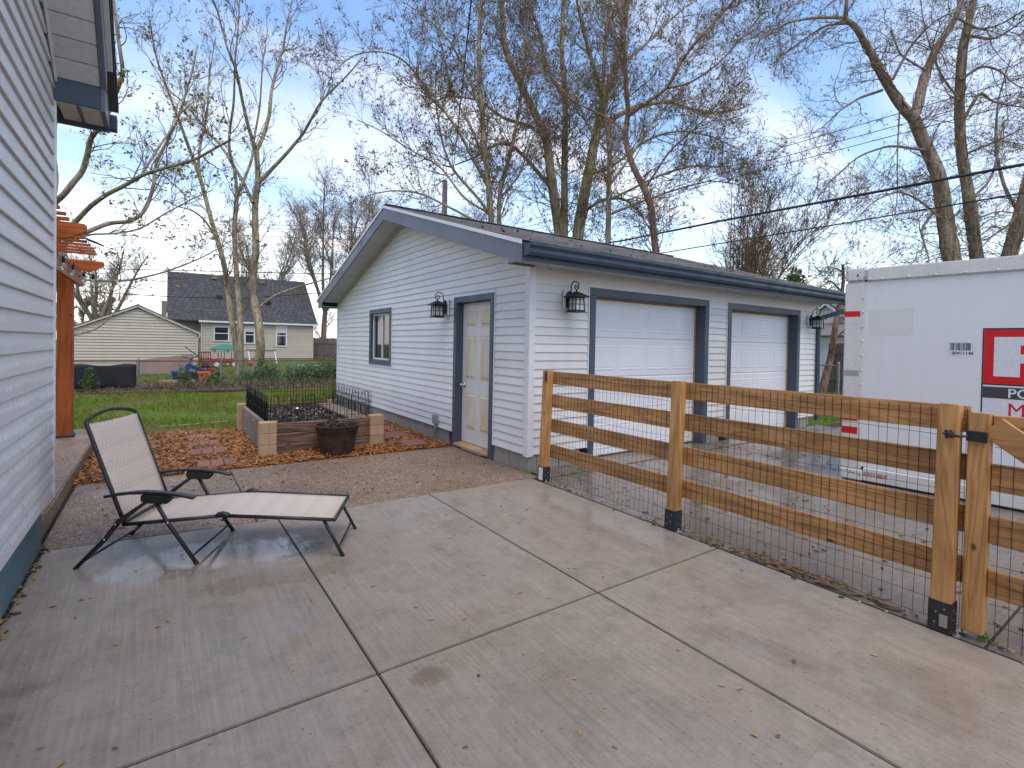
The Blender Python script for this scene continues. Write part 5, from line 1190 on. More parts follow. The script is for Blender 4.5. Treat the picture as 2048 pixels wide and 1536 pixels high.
for x in (1.9, 2.02, 2.14, 2.26): pass
gt = thing('toy_gate', 'small red toy railing beside the play house', 'railing', (1.9, 33, 0))
for x in np.arange(1.72, 2.3, .11): MB().box(x, x+.04, 33., 33.04, 0, .78).build('bar', 'redp', gt)
for z in (.2, .72): MB().box(1.70, 2.26, 33.041, 33.07, z, z+.06).build('rail', 'redp', gt)
bl = MB(); bl.lathe([(.001, -.17)]+[(.17*math.cos(a), .17*math.sin(a)) for a in np.linspace(-1.4, 1.4, 12)]+[(.001, .17)], 18, (4.3, 33, .17)); tag(bl.build('ball', 'pink', smooth=True), 'pink ball on the neighbour grass behind the slim trees', 'ball')
sh = thing('sawhorse', 'white sawhorse with yellow tops by the neighbour house', 'sawhorse', (5.2, 36, 0))
MB().bar((4.45, 36, .82), (6.2, 36, .82), .06, .09).build('beam', 'galv', sh)
for x in (4.55, 6.1):
    for s_ in (-1, 1): MB().bar((x, 36, .80), (x+.10, 36+.3*s_, .0), .05, .06, upv=(1, 0, 0)).build('leg', 'whitep', sh)
    MB().box(x-.06, x+.06, 35.95, 36.05, .865, .95).build('clamp', 'yellow', sh)
tp = MB(); v = []; 
for i in range(13):
    for j in range(4): v.append((6.2+i*.2, 30.6+j*.25+.1*math.sin(i), .05+.05*random.random()))
tp.add(v, [(i*4+j, (i+1)*4+j, (i+1)*4+j+1, i*4+j+1) for i in range(12) for j in range(3)]); t_o = tp.build('tarp', 'bluep', smooth=True); md = t_o.modifiers.new('t', 'SOLIDIFY'); md.thickness = .02
tag(t_o, 'light blue plastic sheet spread on the neighbour grass', 'tarp')
sk = thing('toy_scooter', 'bright blue toy scooter in the weeds by the chain fence', 'scooter', (6.3, 24, 0))
MB().box(5.9, 6.7, 23.95, 24.05, .12, .18).build('deck', 'bluep', sk, bevel=.02); MB().tube([(6.65, 24, .15), (6.72, 24, .75)], .03, 8).build('stem', 'bluep', sk); MB().tube([(6.72, 23.75, .75), (6.72, 24.25, .75)], .025, 8).build('handlebar', 'bluep', sk)
for x in (5.95, 6.68): MB().tube([(x, 23.97, .1), (x, 24.03, .1)], .10, 12).build('wheel', 'rubber', sk)

# ---------------------------------------------------------------- beyond the garage on the right
rh = thing('white_house', 'small white sided house with grey roof past the garage end', 'house', (25, 12, 0))
MB().box(24, 31, 6.0, 15.5, .0, 2.12).build('wall', 'white', rh)
side_wall(rh, 'siding_board', 'white', 24, 1, -1, 6., 15.5, .1, 2.10, .13, lip=.02, holes=[(10.46, 10.92, 0, 2.0)])
dr = MB().box(23.97, 24.01, 10.5, 10.88, .05, 1.97).build('door', 'white', rh); MB().box(23.955, 23.969, 10.44, 10.499, .05, 2.0).build('door_trim', 'corner', rh); MB().box(23.955, 23.969, 10.881, 10.94, .05, 2.0).build('door_trim', 'corner', rh)
MB().tube([(23.965, 10.56, 1.0), (23.93, 10.56, 1.0)], .03, 8).build('door_knob', 'chrome', dr)
MB().prism([(23.6, 2.13), (27.5, 3.6), (31.4, 2.13)], 5.6, 15.9, axis=1).build('roof', 'shingle', rh)
g2 = MB(); g2.prism([(9.4, 2.45), (12.2, 2.45), (10.8, 3.55)], 25.2, 27, axis=0); g2.build('dormer_wall', 'white', rh)
for (ya, yb) in ((9.2, 10.8), (10.8, 12.4)):
    za = 2.42 if ya == 9.2 else 3.66; zb = 3.66 if ya == 9.2 else 2.42
    MB().prism([(ya, za), (yb, zb), (yb, zb+.14), (ya, za+.14)], 25., 27.5, axis=0).build('dormer_roof', 'shingle', rh); MB().prism([(ya, za-.10), (yb, zb-.10), (yb, zb-.002), (ya, za-.002)], 24.98, 25.03, axis=0).build('barge_board', 'white', rh)
gf = thing('grey_board_fence', 'grey weathered board fence before the white house', 'fence', (20, 8, 0))
bd = MB().box(20, 20.02, 7.0, 7.14, .0, 1.75).build('board', 'fence_old', gf)
for i in range(1, 10): share(bd, loc=(0, i*.15, random.uniform(-.04, .02)))
for z in (.4, 1.35): MB().box(19.955, 19.998, 7., 8.5, z, z+.09).build('rail', 'fence_old', gf)
rc = thing('side_chain_fence', 'silver chain link fence end past the garage downspout', 'fence', (13.5, 5.5, 0))
for y in (5.5, 7.8, 10.): MB().tube([(13.5, y, -.05), (13.5, y, 1.19), (13.5, y, 1.215)], [.032, .032, .014], 10).build('post', 'galv', rc)
MB().tube([(13.5, 5.5, 1.12), (13.5, 10, 1.12)], .018, 8).build('top_rail', 'galv', rc)
P = []
for y in np.arange(4.4, 10., .07):
    for s_ in (1, -1):
        q = np.linspace(0, 1.1, 4) if s_ == 1 else np.linspace(1.1, 0, 4); yy = y+q; zz_ = np.linspace(.03, 1.12, 4); k_ = (yy >= 5.45) & (yy <= 10.05)
        if k_.all(): P.append(np.stack([np.full(4, 13.49+.005*s_), yy, zz_], 1))
P = np.array(P); V, F = np_tubes(P, np.full(P.shape[:2], .002), 3); np_mesh('chain_mesh', V, F, 'galv', rc)

# ---------------------------------------------------------------- wires and pole
up_ = thing('utility_pole', 'grey wooden utility pole rising behind the garage ridge', 'utility pole', (11.05, 21.7, 0))
MB().tube([(11.05, 21.7, -.2), (11.05, 21.7, 9.25)], [.15, .12], 12).build('pole', 'pole', up_, smooth=True)
def wire(pts, r_, label, sag=0.):
    P = []
    for i in range(len(pts)-1):
        a, b = Vector(pts[i]), Vector(pts[i+1])
        for t_ in np.linspace(0, 1, 14)[(0 if i == 0 else 1):]:
            p = a.lerp(b, t_); p.z -= sag*4*t_*(1-t_); P.append(p)
    tag(MB().tube(P, r_, 6).build('power_line', 'wire', smooth=True), label, 'power line', 'power lines')
wire([(-14, 33.6, 4.9), (-1.94, 27., 4.35), (5.9, 21.54, 4.3), (11.05, 18, 4.6)], .016, 'upper dark cable crossing before the neighbour house roof ridge')
wire([(-14, 35, 3.9), (-3.71, 28.22, 3.45), (.19, 25.5, 3.24), (2.7, 23.74, 3.21), (5.56, 21.76, 3.52), (11, 18.4, 4.2)], .016, 'sagging dark cable crossing below the neighbour roof ridge')
wire([(-14, 39, 8.9), (-4.29, 32.35, 7.7), (3.44, 26.95, 6.85), (11.05, 21.7, 6.6)], .010, 'thin wire running to the utility pole through the bare crowns')
wire([(-14, 39.2, 9.4), (-4.29, 32.36, 8.04), (3.05, 27.23, 7.), (11.05, 21.7, 6.9)], .010, 'thin wire just above another, running to the utility pole')
wire([(-14, 39.4, 8.3), (-4.3, 32.4, 7.25), (3.3, 27., 6.45), (11.05, 21.7, 6.3)], .010, 'lowest thin wire running to the utility pole')
wire([(13.43, 16.65, 5.45), (13.43, 12.65, 5.26), (12.81, 8.2, 5.05), (12.63, 2.23, 4.88), (12.4, -8, 4.9)], .030, 'thick twisted service cable above the storage container')
wire([(14.75, 18, 5.1), (14.75, 11.72, 4.88), (14.5, 5.8, 4.79), (14.04, 2.47, 4.69), (13.8, -8, 4.7)], .017, 'single cable under the thick twisted service cable')
for dz, lb in ((0, 'top'), (-.27, 'middle'), (-.48, 'bottom')):
    wire([(14., 20, 7.3+dz), (14.01, 9.85, 7.11+dz), (14.02, 2.52, 6.98+dz), (14.1, -8, 7.1+dz)], .009, lb+' wire of three running past the bare right hand trees')
wire([(11.09, 21.06, 8.98), (4.51, 7.94, 7.64), (.5, 0, 7.2)], .016, 'steep dark drop cable from the utility pole over the garage')
TREES = {
 'left': [
  (0.17, 0.105, [(-2.47,17.78,-0.17), (-2.41,17.6,1.14), (-2.36,17.51,2.43), (-2.36,17.71,3.75), (-2.35,17.79,4.55)]),
  (0.098, 0.033, [(-2.35,17.79,4.55), (-2.3,17.35,4.87), (-1.99,16.9,5.11), (-1.89,16.85,5.32), (-1.66,16.83,5.68), (-1.53,16.48,6.07), (-1.46,16.23,6.4), (-1.19,15.53,6.54), (-1.01,15.42,7.14), (-0.91,15.01,7.13), (-0.74,14.64,7.52), (-0.83,14.49,8.21), (-0.91,14.43,8.89), (-0.96,14.47,9.55)]),
  (0.085, 0.026, [(-2.37,17.79,3.89), (-1.89,17.35,4.43), (-1.49,16.66,4.82), (-1.12,16.02,5.04), (-0.78,15.42,5.14), (-0.4,14.42,5.22), (-0.13,13.94,5.26), (0.32,13.46,5.37), (0.6,12.96,5.39), (0.93,12.44,5.56), (1.12,11.73,5.54)]),
  (0.085, 0.026, [(-2.37,17.78,3.63), (-2.03,17.97,4.12), (-1.6,17.38,4.28), (-1.31,17.68,4.55), (-1.06,17.74,4.71), (-0.81,17.65,4.66), (-0.48,17.41,4.88), (-0.31,17.67,5.32), (-0.19,17.55,5.86), (-0.17,18.25,6.61), (0.11,18.22,7.34), (0.42,18.01,8.16), (0.69,17.88,9.34), (0.85,18.1,10.36)]),
  (0.039, 0.013, [(-2.37,17.78,3.76), (-1.59,17.3,4.2), (-0.99,16.46,4.15), (-0.44,16.07,4.28), (-0.03,15.57,4.58), (0.69,14.66,4.99), (1,14.24,5.11)]),
  (0.052, 0.013, [(-2.4,17.78,2.58), (-2.2,17.73,2.98), (-1.69,17.63,3.02), (-0.85,17.07,3.01), (-0.52,16.81,3.08), (-0.04,16.71,3.25), (0.46,16.81,3.52), (0.95,16.14,3.75), (1.21,16.1,3.95), (1.81,16.1,4.45)]),
  (0.052, 0.013, [(-2.39,17.76,1.92), (-2.16,17.87,1.56), (-1.91,17.69,1.54), (-1.5,17.77,1.68), (-1.29,17.79,1.89), (-1.13,17.81,2.08), (-0.9,17.95,2.56)]),
  (0.072, 0.026, [(-2.36,17.79,4.95), (-2.35,18.52,5.91), (-2.46,18.52,6.57), (-2.46,19.08,7.72), (-2.06,19.11,8.97), (-1.91,19.7,10.59), (-2.01,20.12,12.11)]),
  (0.046, 0.013, [(-0.46,16.49,5.75), (-0.06,17,6.8), (0.29,17.74,7.7), (0.58,18.71,9.03), (0.97,19.23,10.14)]),
 ],
 'slim_a': [
  (0.128, 0.073, [(2.39,20.74,-0.07), (2.23,20.76,1.34), (2.06,21.05,2.63), (1.98,21.33,3.56), (1.86,20.94,4.2), (1.69,21.04,4.9), (1.44,21.34,5.91), (1.26,21.81,6.92), (1.11,21.76,7.46)]),
  (0.073, 0.018, [(1.11,21.76,7.46), (0.81,21.57,8.23), (0.49,21.09,8.97), (0.13,20.93,9.93), (-0.22,20.61,10.85), (-0.36,20.43,11.85)]),
  (0.064, 0.018, [(1.25,21.65,6.88), (1.07,22.26,7.98), (1.19,22.43,8.99), (1.43,23.17,10.26), (1.51,23.76,12.08), (1.72,23.89,13.61)]),
  (0.046, 0.014, [(1.67,21.33,5.1), (1.27,21.29,5.78), (0.87,20.83,5.98), (0.36,20.71,6), (0.08,20.02,6)]),
 ],
 'slim_b': [
  (0.116, 0.08, [(2.36,20.26,-0.09), (2.3,20.04,1.05), (2.31,20.21,2.09), (2.26,20.69,3.42), (2.18,20.64,4.4), (2.11,20.49,5.44), (2.19,20.51,6.61)]),
  (0.063, 0.018, [(2.19,20.51,6.61), (2.14,20.56,7.49), (1.91,20.28,7.99), (1.89,20.16,8.62), (1.97,19.54,9.48), (1.96,19.25,10.8), (2.05,19.1,12.08), (2.05,18.9,13.11)]),
  (0.063, 0.018, [(2.19,20.51,6.61), (2.39,20.46,7.22), (2.69,20.72,8.06), (2.81,21.32,8.99), (2.99,21.13,10.24), (3.07,21.21,11.87), (3.31,21.69,13.5)]),
 ],
 'slim_c': [
  (0.179, 0.098, [(2.73,20.01,-0.02), (2.89,19.64,1.06), (2.85,19.76,1.99), (2.72,20.25,2.99), (2.68,20.03,4.02), (2.76,19.95,4.69), (2.7,19.89,5.47), (2.76,20.4,6.45), (2.81,20.04,7.2), (2.75,20.14,8.25)]),
  (0.08, 0.018, [(2.75,20.14,8.25), (2.45,19.78,8.86), (2.2,19.47,9.67), (2.02,19.21,10.44), (1.73,19.08,10.97), (1.51,19.15,11.9), (1.27,18.82,12.42)]),
  (0.08, 0.027, [(2.75,20.14,8.25), (2.96,20.15,8.76), (3.19,20.29,9.69), (3.33,20.83,10.9), (3.6,20.86,12.08), (3.84,21.52,12.84), (3.94,21.28,13.91), (4.28,21.65,15.41)]),
  (0.08, 0.018, [(2.83,20.07,7.12), (3.51,19.22,7.97), (4.02,18.62,8.7), (4.16,17.91,9.1), (4.33,17.74,9.52), (4.97,16.59,10.21), (5.19,16.05,10.53)]),
  (0.054, 0.018, [(2.88,19.96,2.68), (3.32,19.8,3.11), (4.13,19.65,3.48), (5.03,19.11,3.8), (5.67,19.25,4.1)]),
  (0.071, 0.018, [(2.66,20.17,6.4), (2.42,20.72,7.22), (1.81,21.47,8.56), (1.31,22.63,9.53), (0.7,23.44,10.6), (0.13,24.06,11.23), (-0.43,24.88,12.53)]),
 ],
 'mid_a': [
  (0.17, 0.085, [(10.24,16.09,4.67), (10.07,15.94,6.14), (10,16.16,7.79), (9.89,16.24,8.89), (9.78,16.33,10.53), (9.69,16.43,11.64), (9.89,16.73,14.04), (9.88,16.53,15.22)]),
  (0.132, 0.057, [(10.44,15.95,4.67), (10.41,15.95,6.19), (10.45,16.06,7.31), (11.13,16.32,8.92), (11.3,16.18,10.06), (11.69,16.37,11.58), (11.67,16.23,13.28), (11.93,16.31,15.18)]),
  (0.094, 0.019, [(10.14,16.2,7.31), (9.46,16.6,8.67), (8.95,16.47,9.27), (7.95,16.92,10.64), (7.05,17.19,11.63), (6.26,17.24,11.67), (5.27,17.33,11.25), (4.68,17.63,10.55)]),
  (0.075, 0.019, [(10.01,16.31,8.25), (9.64,16.91,9.86), (9.43,17.98,11.35), (9.36,18.55,12.97), (9.2,19.2,14.84), (8.94,19.64,16.2)]),
  (0.066, 0.019, [(10.23,16.12,6.37), (9.23,16.48,6.83), (8.44,17.01,8.1), (7.48,17.53,8.59), (6.47,17.91,9.19), (5.71,18.11,9.42)]),
  (0.075, 0.019, [(9.89,16.42,10.13), (9.37,16.7,11.58), (8.64,16.75,12.64), (7.8,17.12,13.42), (6.93,17.34,13.73)]),
  (0.085, 0.028, [(10.23,16.12,6.18), (9.99,16.66,7.01), (9.11,17.28,8.13), (9.03,18,9.29), (8.88,18.41,11.16), (8.89,18.39,12.73)]),
  (0.075, 0.019, [(10.23,16.11,5.8), (8.57,16.41,6.43), (7.66,16.99,6.94), (6.58,17.13,6.86), (5.48,16.99,6.36)]),
  (0.066, 0.019, [(10.42,16,6.94), (11.31,15.91,8.03), (11.63,15.73,9.2), (12.37,15.93,10.63)]),
 ],
 'big': [
  (0.371, 0.131, [(14.36,16.87,4.79), (14.34,17.17,6.8), (13.83,17.08,8.52), (13.92,17.57,10.59), (13.19,17.93,12.11), (12.63,17.96,12.91), (12.13,18.39,14.18), (12.2,18.66,15.61), (12.05,18.71,17.4)]),
  (0.262, 0.109, [(14.41,16.84,5.23), (14.55,17.04,7.68), (14.7,17.28,9.71), (14.91,17.5,12.45), (14.61,17.51,14.32), (14.69,17.56,16.33), (14.99,17.9,18.17)]),
  (0.415, 0.131, [(14.81,16.56,4.8), (15,16.57,6.79), (14.91,15.96,8.75), (15.41,16.02,10.76), (15.31,15.5,11.92), (15.83,15.43,13.28), (16.01,15.16,14.65), (16.1,15.03,16.15), (15.98,14.75,17.19)]),
  (0.153, 0.066, [(15.81,16,12.13), (14.88,15.89,13.68), (14.22,15.76,14.71), (13.43,15.28,15.41)]),
  (0.175, 0.044, [(15.7,16.05,11.1), (16.68,15.61,11.84), (17.64,15.64,12.39), (18.87,14.99,12.69), (20.22,14.8,12.66), (21.31,14.37,12.53), (22.36,13.88,12.85)]),
  (0.142, 0.033, [(13.95,17.23,8.38), (12.85,17.5,9.37), (12.16,17.54,9.83), (11.3,17.34,9.75), (10.26,17.57,8.95), (9.53,17.87,8.58)]),
  (0.109, 0.033, [(15.15,16.37,7.38), (15.45,15.61,7.79), (15.81,14.69,7.68), (16.06,14.12,7.07), (15.9,13.39,6.14)]),
  (0.131, 0.033, [(13.77,17.39,10.49), (13.43,18.19,11.29), (12.61,18.97,11.57), (11.95,20.08,12.69), (11.1,21.41,13.19), (10.25,22.32,12.83)]),
  (0.109, 0.033, [(16.17,15.77,13.54), (17.79,15.5,15.08), (19.05,15.15,16.49), (20.96,14.96,18.3)]),
  (0.109, 0.033, [(14.44,16.95,12.1), (13.37,17.11,13.45), (12.78,16.73,14.52), (11.77,16.43,15.18)]),
  (0.098, 0.033, [(15.25,16.33,8.91), (15.92,15.37,9.27), (16.99,14.68,10.37), (17.81,13.78,10.7), (19.03,12.93,10.52), (19.75,11.99,9.77)]),
 ],
 'mid_b': [
  (0.147, 0.073, [(13.43,13.24,4.29), (13.38,13.19,5.92), (13.35,13.19,7.17), (13.48,13.29,8.83), (13.56,13.54,9.57), (13.1,13.35,10.8), (13.17,13.34,12.44), (13.45,13.41,14.21)]),
  (0.073, 0.018, [(13.49,13.26,7.42), (14.18,13.07,8.39), (14.99,12.89,9.61), (15.33,12.65,10.27), (15.95,12.4,11.84), (17.06,12.12,13.22), (17.68,11.68,13.81)]),
  (0.064, 0.018, [(13.45,13.28,6.86), (14.05,12.79,7.23), (14.49,11.81,7.61), (15.69,11.24,8.06), (16.08,10.3,7.79), (16.89,9.69,8.05)]),
  (0.064, 0.018, [(13.47,13.3,8.52), (13.04,13.9,9.52), (12.98,14.7,11.11), (12.45,15.29,12.15)]),
  (0.064, 0.018, [(13.45,13.27,6.31), (14.32,12.32,6.8), (15.16,11.67,7.17), (15.68,10.61,7.36), (16.47,9.96,7.18)]),
 ],
 'dark': [
  (0.191, 0.071, [(12.96,10.51,3.63), (12.97,10.76,5.1), (12.61,10.6,6.05), (12.4,10.74,6.5), (12.34,11,7.01), (12.1,11.09,7.45), (12.05,11.26,8.32), (12.3,11.32,8.96), (12.14,11.32,9.76), (11.83,11.13,10.95), (11.83,11.34,11.96), (11.84,11.47,13.13)]),
  (0.087, 0.032, [(12.15,11.17,8.83), (12.51,10.78,9.2), (12.93,10.28,9.58), (12.95,10.24,9.75), (13.05,9.86,10.34), (13.13,9.4,10.72), (13.96,8.77,11.88), (14.32,8.51,12.47)]),
  (0.056, 0.016, [(13.17,10.48,9.73), (14.11,10.35,10.11), (14.89,9.82,10.79), (16.1,9.56,12.19), (16.65,9.33,12.93)]),
  (0.056, 0.016, [(12.03,11.24,8.34), (11.81,12.01,9.08), (11.06,12.63,9.49), (10.65,13.27,10.49), (10.15,13.83,11.27)]),
  (0.056, 0.016, [(12.58,10.83,6.51), (13.06,10.28,7.69), (13.48,9.51,8.31), (14.15,9.13,9.27), (14.34,8.44,9.65)]),
 ],
 'right_a': [
  (0.284, 0.194, [(16.86,4.12,2.59), (16.72,4.22,3.83), (16.81,4.46,5.2), (16.34,4.43,6.02), (16.32,4.8,7.03), (15.91,4.87,7.49)]),
  (0.181, 0.077, [(15.91,4.87,7.49), (15.53,5.08,7.86), (14.82,5.23,8.42), (14.24,5.29,8.86), (13.52,5.38,9.28), (13.29,5.51,9.42)]),
  (0.058, 0.013, [(14.4,5.97,10.09), (13.48,6.32,9.91), (12.34,6.4,9.39), (11.72,6.55,8.95), (10.99,6.49,8.32)]),
  (0.077, 0.039, [(14.43,5.95,10.05), (14.26,5.85,10.41), (14.53,5.9,11.31)]),
  (0.052, 0.013, [(14.62,5.82,9.96), (14.05,6.26,9.91), (13.81,6.76,9.62), (13.97,7.37,9.55), (13.84,7.57,9.39)]),
  (0.142, 0.065, [(15.91,4.87,7.49), (16.02,4.82,8.03), (16.82,4.92,9.05), (16.96,4.71,9.71), (17.69,4.55,10.6), (17.87,4.5,11.12), (18.38,4.45,12.13)]),
  (0.052, 0.013, [(15.44,5.21,8.5), (15.58,4.9,9.27), (15.45,4.37,9.6), (15.65,4.12,9.72), (16.15,3.53,9.78)]),
  (0.052, 0.013, [(15.23,5.36,8.23), (14.72,5.67,8.01), (13.61,5.67,7.38), (13.3,5.86,7), (12.75,5.84,6.67)]),
  (0.052, 0.013, [(16.14,4.69,6.7), (15.59,5.28,6.88), (15.22,5.82,6.7), (14.91,6.17,6.27), (15.11,6.62,6.06)]),
  (0.045, 0.013, [(16.52,4.4,4.91), (15.44,4.56,5.26), (15.29,4.93,5.57), (14.41,5.16,5.22), (13.45,5.31,4.49)]),
  (0.032, 0.01, [(15.61,5.09,7.92), (15.34,5.03,6.62), (14.95,4.87,5.25), (14.28,4.74,4.5)]),
  (0.058, 0.013, [(16.36,4.51,5.16), (15.92,4.68,4.61), (15.22,4.26,3.66), (14.92,4.27,3.57)]),
  (0.045, 0.013, [(16.15,4.73,8.76), (16.05,5.27,9.36), (16.19,5.53,10.21), (16.59,5.68,10.7)]),
  (0.052, 0.019, [(16.78,4.31,10.14), (17.01,3.89,9.69), (17.33,3.58,9.78), (17.35,3.16,9.94), (17.13,2.85,9.81)]),
 ],
 'right_b': [
  (0.236, 0.111, [(18.72,4.04,2.69), (18.9,4.23,4.12), (18.17,4.25,5.63), (18.3,4.51,7.17), (18.28,4.57,8.65), (18.35,4.59,9.9), (18.43,4.46,10.75), (18.73,4.4,11.55), (18.61,4.3,12.27)]),
  (0.07, 0.014, [(18.2,4.5,7.82), (18.83,4.27,8.88), (19.88,4.22,8.81), (20.62,3.69,8.68), (21.67,3.32,8.76)]),
  (0.063, 0.014, [(18.17,4.54,9.07), (18.41,4.14,9.38), (18.67,3.83,9.19), (18.53,3.5,8.61), (18.36,3.18,8.3)]),
  (0.056, 0.014, [(18.24,4.46,6.98), (18.23,3.94,7.1), (18.21,3.5,7.22), (18.36,3.16,7.4)]),
  (0.056, 0.014, [(18.42,4.31,5.74), (19.26,4.04,6.39), (20.2,4.01,8.46), (20.52,4.1,7.55)]),
  (0.063, 0.021, [(18.28,4.49,10.32), (18.85,3.99,10.14), (18.97,3.45,10.46), (18.77,2.94,10.63)]),
  (0.049, 0.014, [(18.16,4.54,8.51), (18.07,4.96,9.35), (18.13,5.36,10.83), (18.48,5.6,11.97)]),
  (0.042, 0.014, [(18.48,4.26,5.18), (19.78,3.96,5.61), (20.34,3.65,5.5), (21.45,3.42,5.93)]),
 ],
 'right_c': [
  (0.308, 0.185, [(21.04,4.26,2.82), (21.31,4.04,4.41), (21.38,3.78,5.92), (21.86,3.58,7.7), (22.27,3.53,9.62)]),
  (0.077, 0.023, [(21.66,3.88,5.76), (21.65,4.24,6.61), (21.82,4.54,7.98), (22.17,4.58,9.69), (22.76,4.43,11.1)]),
  (0.069, 0.015, [(21.78,3.81,6.22), (20.85,3.95,5.34), (20.37,4.23,5.02), (19.32,4.27,4.46)]),
 ],
 'lean': [
  (0.097, 0.035, [(15.03,6.57,0.11), (15.33,6.45,1.29), (15.14,6.31,1.74), (15.14,6.27,2.19), (15.7,6.44,2.66), (15.79,6.39,3.13), (15.78,6.36,3.55), (15.53,6.29,3.87)]),
  (0.035, 0.01, [(15.37,6.37,2.2), (15.76,6.17,2.49), (16.04,5.91,2.91)]),
  (0.028, 0.01, [(15.52,6.28,3.11), (14.78,6.28,3.39), (14.13,6.19,3.17), (13.84,6.24,3.04)]),
  (0.035, 0.01, [(15.34,6.38,1.78), (15.51,6.12,2.13), (15.93,5.98,2.35)]),
  (0.028, 0.01, [(15.55,6.27,3.66), (15.75,6.58,3.86), (16.21,7.03,3.58)]),
 ],
}

# ---------------------------------------------------------------- trees
def resample(P, r0, r1, k):
    P = np.array(P, float); d = np.r_[0, np.cumsum(np.linalg.norm(np.diff(P, axis=0), axis=1))]; t_ = np.linspace(0, d[-1], k)
    # Catmull-like smoothing of the traced limb
    Q = np.stack([np.interp(t_, d, P[:, i]) for i in range(3)], 1)
    for _ in range(2): Q[1:-1] = .25*Q[:-2]+.5*Q[1:-1]+.25*Q[2:]
    return Q, np.interp(t_/d[-1], [0, 1], [r0, r1]), d[-1]
def children(rg, P, Rr, n, K, lmin, lmax, ang, upb, tlo=.2, rr=(.35, .55), wig=.22, rmin=.004, rmax=1.):
    """n shoots from each of the chains P (N,K0,3)"""
    N, K0, _ = P.shape; idx = np.repeat(np.arange(N), n); t_ = rg.uniform(tlo, 1., len(idx))**.85*(K0-1.001); i0 = t_.astype(int); f = (t_-i0)[:, None]
    b = P[idx, i0]*(1-f)+P[idx, i0+1]*f; tan = P[idx, i0+1]-P[idx, i0]; tan /= np.linalg.norm(tan, axis=1, keepdims=True)+1e-9
    pr = Rr[idx, i0]*(1-f[:, 0])+Rr[idx, i0+1]*f[:, 0]
    rd = rg.normal(size=tan.shape); rd -= tan*np.sum(rd*tan, 1, keepdims=True); rd /= np.linalg.norm(rd, axis=1, keepdims=True)+1e-9
    a = np.radians(rg.uniform(*ang, len(idx)))[:, None]; d = tan*np.cos(a)+rd*np.sin(a)
    ln = rg.uniform(lmin, lmax, len(idx))*(1.15-.55*(t_/(K0-1))); st = (ln/(K-1))[:, None]
    Q = np.empty((len(idx), K, 3)); Q[:, 0] = b
    for k_ in range(1, K):
        d = d+rg.normal(0, wig, d.shape)*np.array([1, 1, .8])+np.array([0, 0, upb]); d /= np.linalg.norm(d, axis=1, keepdims=True); Q[:, k_] = Q[:, k_-1]+d*st
    r0 = np.clip(pr*rg.uniform(*rr, len(idx)), rmin, rmax); RR = r0[:, None]*np.linspace(1, .35, K)[None]; RR = np.maximum(RR, rmin*.75)
    return Q, RR
def make_tree(name, label, limbs, seed, bark_m='bark', twig_m='twig', leaf_m='bud_green', n1=7, n2=6, n3=5, l1=(1.2, 2.6), l2=(.6, 1.3), l3=(.25, .6), ang=(25, 65), upb=.10, rmin=.005, leaf=(.05, 2), droop=.3, extra=0, group=None, ground=True, gcut=None, thin=1.):
    rg = np.random.default_rng(seed); b0 = limbs[0][2][0]; o = thing(name, label, 'tree', (b0[0], b0[1], 0), group=group)
    VV, FF, base = [], [], 0; chains, rads, lens = [], [], []; limbs = [(a_*thin, b_*thin, p_) for a_, b_, p_ in limbs]
    for li, (r0, r1, P) in enumerate(limbs):
        P = [tuple(p) for p in P]
        if ground and (li == 0 or P[0][2] > 0) and P[0][2] > .05 and (li == 0 or (gcut and li in gcut)): P = [(P[0][0]+(.1 if li else 0), P[0][1], -.15)]+[(P[0][0], P[0][1], P[0][2]*.5)]+P; r0 = r0*1.15
        k = max(10, int(len(P)*4)); Q, rr, ln = resample(P, r0, r1, k)
        if li == 0: rr = rr*(1+.55*np.exp(-np.arange(k)/1.6))
        V, F = np_tubes(Q[None], rr[None], 10 if r0 > .06 else 7); VV.append(V); FF.append(F+base); base += len(V)
        Q2, rr2, _ = resample(P, r0, r1, 24); chains.append(Q2); rads.append(rr2); lens.append(ln)
    np_mesh('trunk', np.concatenate(VV), np.concatenate(FF), bark_m, o, smooth=True)
    C0 = []; R0 = []
    for Q2, rr2, ln in zip(chains, rads, lens):
        q, r_ = children(rg, Q2[None], rr2[None], max(3, int(n1*ln/3.)), 9, l1[0], l1[1], ang, upb, .25, rmin=rmin*1.6, rmax=rmin*4.2); C0.append(q); R0.append(r_)
    A, RA = np.concatenate(C0), np.concatenate(R0)
    keep = A[:, 0, 2] > (2.0 if ground else .3); A, RA = A[keep], RA[keep]
    Bc, RB = children(rg, A, RA, n2, 7, l2[0], l2[1], ang, upb*.8, .15, rmin=rmin*1.15, rmax=rmin*1.9)
    # fine shoots straight off the limbs too
    C_, RC = children(rg, Bc, RB, n3, 5, l3[0], l3[1], (20, 60), upb*.6, .1, rmin=rmin)
    VV, FF, base = [], [], 0
    for (q, r_, s_) in ((A, RA, 5), (Bc, RB, 4), (C_, RC, 3)):
        V, F = np_tubes(q, r_, s_); VV.append(V); FF.append(F+base); base += len(V)
    np_mesh('branches', np.concatenate(VV), np.concatenate(FF), twig_m, o, kind='stuff')
    if leaf[1] > 0:
        N = int(len(C_)*leaf[1]*.85)//3; ii = rg.integers(0, len(C_), N); tip = np.where(rg.uniform(0, 1, N) < .6, C_.shape[1]-1, rg.integers(1, C_.shape[1], N)); lp = np.repeat(C_[ii, tip], 3, 0)+rg.normal(0, leaf[0]*.12, (N*3, 3))
        V, F = np_leaves(lp, leaf[0], rg, droop, .5); np_mesh('buds', V, F, leaf_m, o, kind='stuff')
    return o
T = TREES
